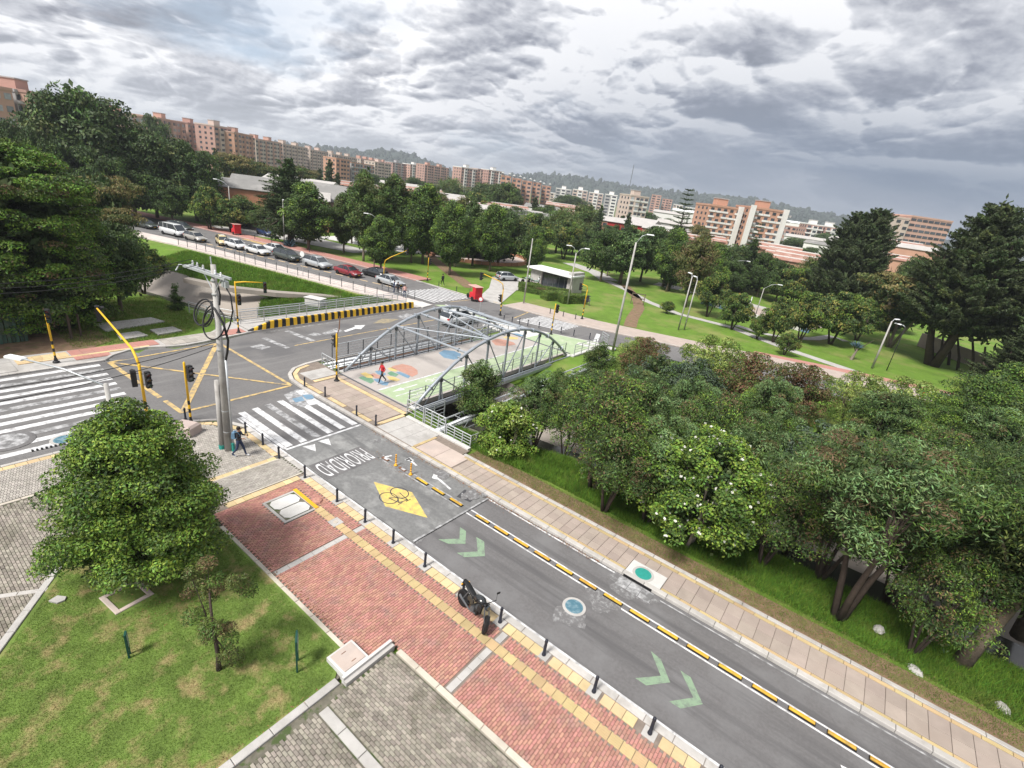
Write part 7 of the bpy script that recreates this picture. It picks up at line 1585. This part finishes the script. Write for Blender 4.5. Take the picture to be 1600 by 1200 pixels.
sky((1108, 317), (1164, 323), (216, 222), lab='left half of the big orange and white apartment complex', wall='b_orange', rib=None, band=None, alt='c', bay=2.8, winw=.5, floors=9, cores=(.44,), group='orange and white apartment complex')
sky((1172, 321), (1231, 328), (218, 224), lab='right half of the big orange and white apartment complex, with the white stair frame', wall='b_orange', rib=None, alt='c', bay=2.8, winw=.5, floors=9, cores=(-.44, .49), group='orange and white apartment complex')
sky((1262, 346), (1290, 350), (400, 404), lab='distant striped red and white block, left one', wall='b_red', rib='b_white', band='b_white', group='distant striped blocks'); sky((1292, 350), (1318, 354), (404, 410), lab='distant striped red and white block, right one', wall='b_red', rib='b_white', band='b_white', group='distant striped blocks'); sky((1228, 352), (1254, 355), (430, 436), lab='low distant brick block between the trees', wall='b_red', rib='b_salmon', penthouse=False, group='distant low blocks')
sky((1402, 336), (1424, 338), (300, 304), lab='beige end block of the glass-fronted building at the right', wall='b_beige', rib='b_beige', penthouse=False); sky((1424, 337), (1492, 343), (304, 318), lab='wide block with a grid of dark blue glass at the right', wall='b_salmon', rib=None, bay=3.0, winw=.86, floors=11, penthouse=False)
for i, (a, c_, D, wl, rb_) in enumerate((((1052, 318), (1068, 321), 620, 'b_pink', 'b_white'), ((1070, 322), (1092, 325), 560, 'b_gray', 'b_white'), ((1236, 350), (1250, 352), 620, 'b_pink', 'b_beige'), ((1252, 354), (1262, 356), 560, 'b_beige', 'b_white'), ((1320, 362), (1338, 365), 520, 'b_pink', 'b_white'), ((1338, 368), (1356, 371), 480, 'b_beige', 'b_pink'), ((1500, 372), (1530, 378), 520, 'b_pink', 'b_beige'), ((860, 300), (872, 302), 560, 'b_beige', 'b_white'), ((968, 320), (984, 322), 420, 'b_red', 'b_pink'), ((1090, 334), (1106, 337), 480, 'b_beige', 'b_white'))):
    sky(a, c_, D, lab='small far block in the haze between the nearer buildings, %s from the left' % ORD[sorted([1052, 1070, 1236, 1252, 1320, 1338, 1500, 860, 968, 1090]).index(a[0])], wall=wl, rib=rb_, bay=4, penthouse=False, group='small far blocks')
t = thing('radio_mast', 'thin radio mast on the hill', 'mast', AT(984, 290, 1500)); X = AT(992, 258, 1500); MB().tube([(0, 0, -60), (0, 0, X[2]-AT(984, 290, 1500)[2])], 1.0, 'steel_dark', 4).build('mast', t)

def house(x, y, w_, d_, h, rz, label, wall='house_brick', roof='roof_gray', pitch=1.6, group=None, win=True, name='house'):
    t = thing(name, label, 'house', (x, y, -.05), rz, group); MB().box((0, 0, h/2), (w_, d_, h), wall).build('wall', t)
    b = MB(); e = .35; b.add([(-w_/2-e, -d_/2-e, h), (w_/2+e, -d_/2-e, h), (w_/2+e, d_/2+e, h), (-w_/2-e, d_/2+e, h), (-w_/2-e, 0, h+pitch), (w_/2+e, 0, h+pitch), (-w_/2-e, -d_/2-e, h-.12), (w_/2+e, -d_/2-e, h-.12), (w_/2+e, d_/2+e, h-.12), (-w_/2-e, d_/2+e, h-.12)], [(0, 1, 5, 4), (2, 3, 4, 5), (0, 4, 3), (1, 2, 5), (6, 7, 1, 0), (7, 8, 2, 1), (8, 9, 3, 2), (9, 6, 0, 3), (9, 8, 7, 6)], roof); rf_ = b.build('roof', t)
    if roof == 'roof_red':
        for yy in (0, -d_*.32): MB().box((0, yy, h+pitch*(1-abs(yy)/(d_/2+e))+.08), (w_+.5, .35, .22), 'b_white').build('ridge', t)
    if win:
        wm = MB().box((0, 0, 0), (1.3, .12, 1.15), 'window').box((0, -.02, -.65), (1.5, .2, .1), 'b_white').mesh('window'); n = max(1, int(w_/3.2))
        for i in range(n):
            for j in range(max(1, int(h/2.7))):
                for s in (-1, 1): obj('window', wm, t, (-w_/2+(i+.5)*w_/n, s*(d_/2+.03), 1.5+j*2.6), 0 if s < 0 else math.pi)
        for s in (-1, 1):
            for j in range(max(1, int(h/2.7))): obj('window', wm, t, (s*(w_/2+.03), 0, 1.5+j*2.6), -s*math.pi/2+math.pi)
    return t
house(-114.5, 57.5, 11, 8, 7.2, .95, 'orange brick house with a grey roof and barred ground floor behind the bright trees'); house(-107.5, 66.5, 9, 8, 6.6, .95, 'brick house corner right of the orange one, beside the cedar', roof='roof_light')
house(-125, 66, 13, 8, 7.6, .95, 'long grey-roofed brick house behind the orange one', roof='roof_gray'); house(-135, 82, 18, 10, 8, .6, 'pale-roofed house farther back under the acacias', roof='roof_light')
t = thing('iron_fence', 'black iron fence with brick piers in front of the orange brick house', 'fence', (-107.5, 55.5, 0), .95)
me = MB().box((0, 0, .8), (.03, .03, 1.6), 'sig_black').mesh('bar'); me2 = MB().box((0, 0, .85), (.4, .4, 1.8), 'house_brick').mesh('pier')
for i in range(28): obj('bar', me, t, (-7+i*.5, 0, 0))
for i in range(5): obj('pier', me2, t, (-7.2+i*3.6, 0, 0))
MB().box((0, 0, 1.5), (14, .04, .06), 'sig_black').build('rail', t)
sheds = [(505, 288, 150), (535, 296, 140), (520, 305, 132)]
for i, (px, py, D) in enumerate(sheds):
    X = AT(px, py, D); house(X[0], X[1], 15, 6, X[2]-1.2, .3, ['row house with a pale grey sheet roof at the back of the cedar', 'row house with a pale grey sheet roof, middle one', 'row house with a pale grey sheet roof nearest the park trees'][i], 'b_beige', 'roof_gray', 1.6, 'grey roofed row houses', False)
# low neighbourhood beyond the park
hr = random.Random(5)
HS = [(560, 285, 210, 14, 'b_orange', 'roof_red'), (585, 290, 190, 12, 'house_brick', 'roof_red'), (630, 285, 230, 18, 'b_beige', 'roof_light'), (660, 293, 200, 14, 'b_orange', 'roof_red'), (690, 300, 190, 16, 'b_beige', 'roof_light'), (700, 310, 165, 13, 'b_beige', 'roof_gray'), (718, 312, 180, 14, 'house_brick', 'roof_red'), (736, 316, 175, 14, 'b_beige', 'roof_light'), (790, 318, 190, 16, 'b_orange', 'roof_red'), (815, 326, 180, 14, 'b_beige', 'roof_light'), (835, 330, 172, 14, 'b_white', 'roof_gray'), (850, 320, 240, 16, 'b_white', 'roof_gray'), (880, 318, 260, 16, 'b_orange', 'roof_red'), (905, 330, 200, 14, 'house_brick', 'roof_red'),
                            (955, 338, 190, 14, 'b_orange', 'roof_light'), (985, 342, 175, 14, 'b_redwall', 'roof_light'), (1005, 340, 180, 10, 'b_white', 'roof_light'), (1040, 352, 170, 12, 'b_orange', 'roof_light'), (1060, 345, 230, 16, 'b_gray', 'roof_light'), (1075, 365, 165, 13, 'house_brick', 'roof_red'), (1095, 365, 190, 16, 'b_orange', 'roof_red'), (1050, 330, 330, 20, 'b_white', 'roof_light'), (1075, 328, 420, 22, 'b_white', 'metal_white'), (1240, 345, 480, 24, 'b_white', 'metal_white'), (1258, 368, 330, 20, 'b_white', 'roof_light'), (1290, 378, 290, 16, 'b_white', 'roof_gray'), (1330, 372, 330, 18, 'b_gray', 'roof_light'), (1400, 375, 260, 18, 'b_white', 'roof_red'), (1425, 382, 240, 16, 'b_orange', 'roof_light'), (1450, 385, 230, 16, 'b_orange', 'roof_light'), (1385, 395, 200, 14, 'b_orange', 'roof_red'), (1300, 400, 220, 16, 'house_brick', 'roof_red')]
for (px, py, D, w_, wl, rf) in HS:
    nw = nthw(sorted(q[0] for q in HS if q[5] == rf).index(px))
    X = AT(px, py, D); hh = max(3.2, X[2]-1.4); house(X[0], X[1], w_, 9, hh, math.atan2(-X[0], X[1])+hr.uniform(-.25, .25), 'low house with a %s roof beyond the park, %s such roof from the left' % ({'roof_red': 'reddish tile', 'roof_light': 'pale', 'roof_gray': 'grey', 'metal_white': 'white metal'}[rf], nw), wl, rf, 1.3, 'low houses beyond the park, %s roofs' % rf.split('_')[-1], D < 200)
for i, (px, py, D) in enumerate([(1218, 384, 160), (1238, 392, 150), (1252, 400, 142)]):
    X = AT(px, py, D); house(X[0], X[1], 11, 7, max(3.4, X[2]-1.3), math.atan2(-X[0], X[1])-.1, ['row of red roofed terraced houses below the apartment complex, back one', 'middle red roofed terrace with a white ridge line', 'nearest red roofed terrace with dark windows, right of the dark trees'][i], 'b_orange', 'roof_red', 1.5, 'red roofed terraces')

# park kiosk
def kiosk():
    c = Vector((-43.5, 72.2)); t = thing('park_kiosk', 'small concrete park kiosk with a white flat roof and dark glass front', 'kiosk', (c.x, c.y, -.06), -.02)
    MB().box((-3.4, 0, 1.35), (2.2, 2.8, 2.7), 'concrete').build('wall', t); MB().box((3.4, .3, 1.7), (1.0, 3.4, 3.4), 'concrete').build('tower_wall', t); MB().box((.3, 1.3, 1.35), (6.0, .2, 2.7), 'concrete').build('back_wall', t)
    b = MB(); b.prism([(-5.0, -2.1), (4.2, -2.3), (4.0, 2.0), (-5.0, 2.0)], 2.7, 2.95, 'metal_white'); b.build('roof', t)
    me = MB().box((0, 0, 1.25), (1.05, .05, 2.1), 'glass_dark').mesh('pane'); mf = MB().box((0, 0, 1.3), (.07, .09, 2.5), 'steel_dark').mesh('mullion')
    for i in range(5): obj('pane', me, t, (-1.7+i*1.1, -1.0, 0)); obj('mullion', mf, t, (-2.25+i*1.1, -1.0, 0))
    MB().box((.4, -.9, .25), (5.4, .15, .5), 'concrete').build('sill', t); MB().box((.2, -2.0, .05), (9, 2.2, .12), 'concrete_pink').build('terrace', t)
    MB().lathe([(.25, 0), (.2, .35), (.05, .4)], (2.6, .3, 2.95), 'rick_roof', 8).build('vent', t)
kiosk()
for i, (x, y) in enumerate(((-48.6, 70.6), (-47.6, 70.9), (-46.4, 70.3))):
    t = thing('parked_motorbike', ['green and white motorbike, left of three by the kiosk hedge', 'motorbike in the middle of three by the kiosk hedge', 'motorbike nearest the kiosk glass'][i], 'motorcycle', (x, y, -.05), 1.1, 'motorbikes at the kiosk')
    for wx in (-.65, .65): obj('wheel', wh['t'], t, (wx, 0, .32), sc=(1, .5, 1))
    MB().box((.1, 0, .8), (.9, .25, .3), 'sign_face', 0, .08).box((-.5, 0, .85), (.7, .22, .12), 'plastic_black', 0, .04).tube([(.7, 0, .35), (.45, 0, 1.0), (.42, .3, 1.1)], .03, 'steel_dark', 5).box((.5, 0, 1.15), (.1, .3, .35), 'lamp_white', 0, .03).build('body', t)
t = thing('info_frame', 'wooden goal-like frame on the grass right of the kiosk', 'frame', (-30.5, 76.5, -.06), .5)
for s in (-1.0, 1.0): MB().box((s, 0, .9), (.12, .12, 1.8), 'bark').build('post', t)
for z in (1.0, 1.7): MB().box((0, 0, z), (2.1, .1, .12), 'bark').build('beam', t)
t = thing('bin_frame', 'small dark bench-like rack by the lamp right of the hedges', 'rack', (-34.3, 66.5, -.06), .4)
for s in (-.4, .4): MB().box((s, 0, .4), (.06, .4, .8), 'steel_dark').build('leg', t)
MB().box((0, 0, .8), (1.0, .45, .06), 'steel_dark').build('top', t)
# round brick court
def court():
    cx, cy, R = -72.5, 84.0, 11.5
    b = MB(); b.sheet([(cx+R*math.cos(a), cy+R*math.sin(a)) for a in [i*2*math.pi/40 for i in range(40)]], .0, 'concrete_pink'); struct('court', b)
    t = thing('court_wall', 'low curved red brick wall round the pale circular court', 'low wall', (cx, cy, -.05)); me = None
    n = 44
    for i in range(n):
        a0 = i*2*math.pi/n; a1 = (i+1)*2*math.pi/n-.01
        if i in (33, 34, 12): continue
        b = MB(); b.prism([((R)*math.cos(a0), R*math.sin(a0)), ((R)*math.cos(a1), R*math.sin(a1)), ((R+.5)*math.cos(a1), (R+.5)*math.sin(a1)), ((R+.5)*math.cos(a0), (R+.5)*math.sin(a0))], 0, .62, 'house_brick'); b.build('wall_segment', t)
court()
for (x, y) in ((-66, 80), (-64.5, 83)): 
    t = thing('court_bar', 'low metal exercise bar in the round court, %s one' % ('front' if x < -65 else 'rear'), 'exercise bar', (x, y, 0), .4, 'bars in the court'); MB().tube([(-.9, 0, 0), (-.9, 0, .9), (.9, 0, .9), (.9, 0, 0)], .04, 'steel_dark', 6).build('bar', t)
# playground
cx, cy = -15.5, 96.0
b = MB(); b.sheet([(cx-9, cy-3), (cx+7, cy-8), (cx+10, cy+1), (cx-5, cy+7)], .0, 'concrete_pink'); struct('court', b)
t = thing('play_kerb', 'wavy blue and white kerb round the playground', 'kerb', (cx, cy-6.2, -.05), -.22)
for i in range(16): MB().box((-9+i*1.15, .3*math.sin(i*.9), .28), (1.1, .35, .56 if i % 2 else .75), 'paint_blue' if i % 3 == 0 else 'paint_cyan' if i % 3 == 1 else 'concrete_white', 0, .06).build('kerb_block', t)
t = thing('climbing_frame', 'white and blue climbing frame in the playground', 'play equipment', (cx-3.0, cy-2, 0), .2)
for x in (-1.2, 1.2):
    for y in (-.6, .6): MB().box((x, y, 1.3), (.12, .12, 2.6), 'metal_white').build('post', t)
for z in (.7, 1.4, 2.1): MB().box((0, -.6, z), (2.4, .08, .08), 'paint_blue').build('rung', t)
for x in (-.6, 0, .6): MB().box((x, -.6, 1.3), (.06, .06, 2.2), 'paint_blue').build('bar', t)
t = thing('park_table', 'dark picnic table with seats on the playground edge', 'picnic table', (cx-7, cy+3, 0), .3)
MB().box((0, 0, .75), (1.8, .8, .08), 'bark_dark').build('tabletop', t)
for y in (-.8, .8): MB().box((0, y, .45), (1.8, .3, .06), 'bark_dark').build('seat', t)
for x in (-.6, .6): MB().box((x, 0, .38), (.1, .6, .75), 'bark_dark').build('leg', t)
t = thing('concrete_bench', 'long white concrete bench on the grass at the right', 'bench', (9.4, 68.6, -.06), -.25); MB().box((0, 0, .42), (2.9, .5, .12), 'concrete_white', 0, .02).build('seat', t)
for s in (-1.1, 1.1): MB().box((s, 0, .18), (.3, .4, .38), 'concrete_white').build('leg', t)
obj('hydrant', MB().lathe([(.14, 0), (.12, .5), (.16, .55), (.1, .7), (.02, .75)], (0, 0, 0), 'rick_red', 8).mesh('hydrant'), None, (6.9, 65.4, 0), label='small red hydrant at the edge of the red pavement', cat='hydrant')
# plank fence under the big cypress
t = thing('plank_fence', 'weathered green plank fence under the huge cypress', 'fence', (-47.6, 2.0, -.05), math.pi/2+.06)
me = MB().box((0, 0, 1.2), (.19, .03, 2.4), 'fence_green' if 'fence_green' in MT else 'paint_dgreen', 0, .01)
defm('fence_green', (.045, .085, .06), .9, .3, 3, objvar=.3, patch=((.10, .10, .075), 1.2, .5, .7)); me = MB().box((0, 0, 1.2), (.19, .03, 2.4), 'fence_green', 0, .01).mesh('plank')
for i in range(40): 
    o = obj('plank', me, t, (-3.5+i*.22, rng.uniform(-.02, .02), rng.uniform(-.1, .05))); o.rotation_euler = (0, rng.uniform(-.02, .02), 0)
for z in (.6, 1.9): MB().box((.8, .05, z), (8.8, .05, .09), 'bark_dark').build('rail', t)
t = thing('fence_post', 'pair of dark posts at the end of the green plank fence', 'post', (-47.0, 9.4, -.05)); MB().box((0, 0, 1.3), (.14, .14, 2.6), 'bark_dark').build('post', t); MB().box((-.5, .7, .9), (.12, .12, 1.8), 'bark_dark').build('post', t)
# little things on the near ground
for i, p in enumerate([(5.6, 21.2), (8.2, 21.6), (4.4, 22.6)]):
    obj('boulder', MB().lathe([(.22, 0), (.27, .08), (.2, .2), (.06, .26)], (0, 0, 0), 'concrete', 7).mesh('boulder'), None, (p[0], p[1], .02), p[0], (1.2, .8, .8), ['half-buried pale stone in the bank grass near the three-stemmed tree', 'grey stone at the foot of the leaning trunk', 'small stone in the tall grass between the trunks'][i], 'stone')

# ------------------------------------------------------------------ air
def haze():
    b = MB(); b.box((0, 300, 57), (7600, 7600, 126), 'concrete'); me = b.mesh('haze'); me.materials.clear()
    m = bpy.data.materials.new('haze'); m.use_nodes = True; nt = m.node_tree; nt.nodes.clear()
    o_ = nt.nodes.new('ShaderNodeOutputMaterial'); v = nt.nodes.new('ShaderNodeVolumePrincipled'); v.inputs['Color'].default_value = (.80, .86, .95, 1); v.inputs['Density'].default_value = HAZE; v.inputs['Anisotropy'].default_value = .2
    nt.links.new(v.outputs[0], o_.inputs['Volume']); me.materials.append(m); obj('haze', me, kind='stuff', label='thin pale air over the far roofs and hills', cat='haze')
HAZE = .00024

haze()
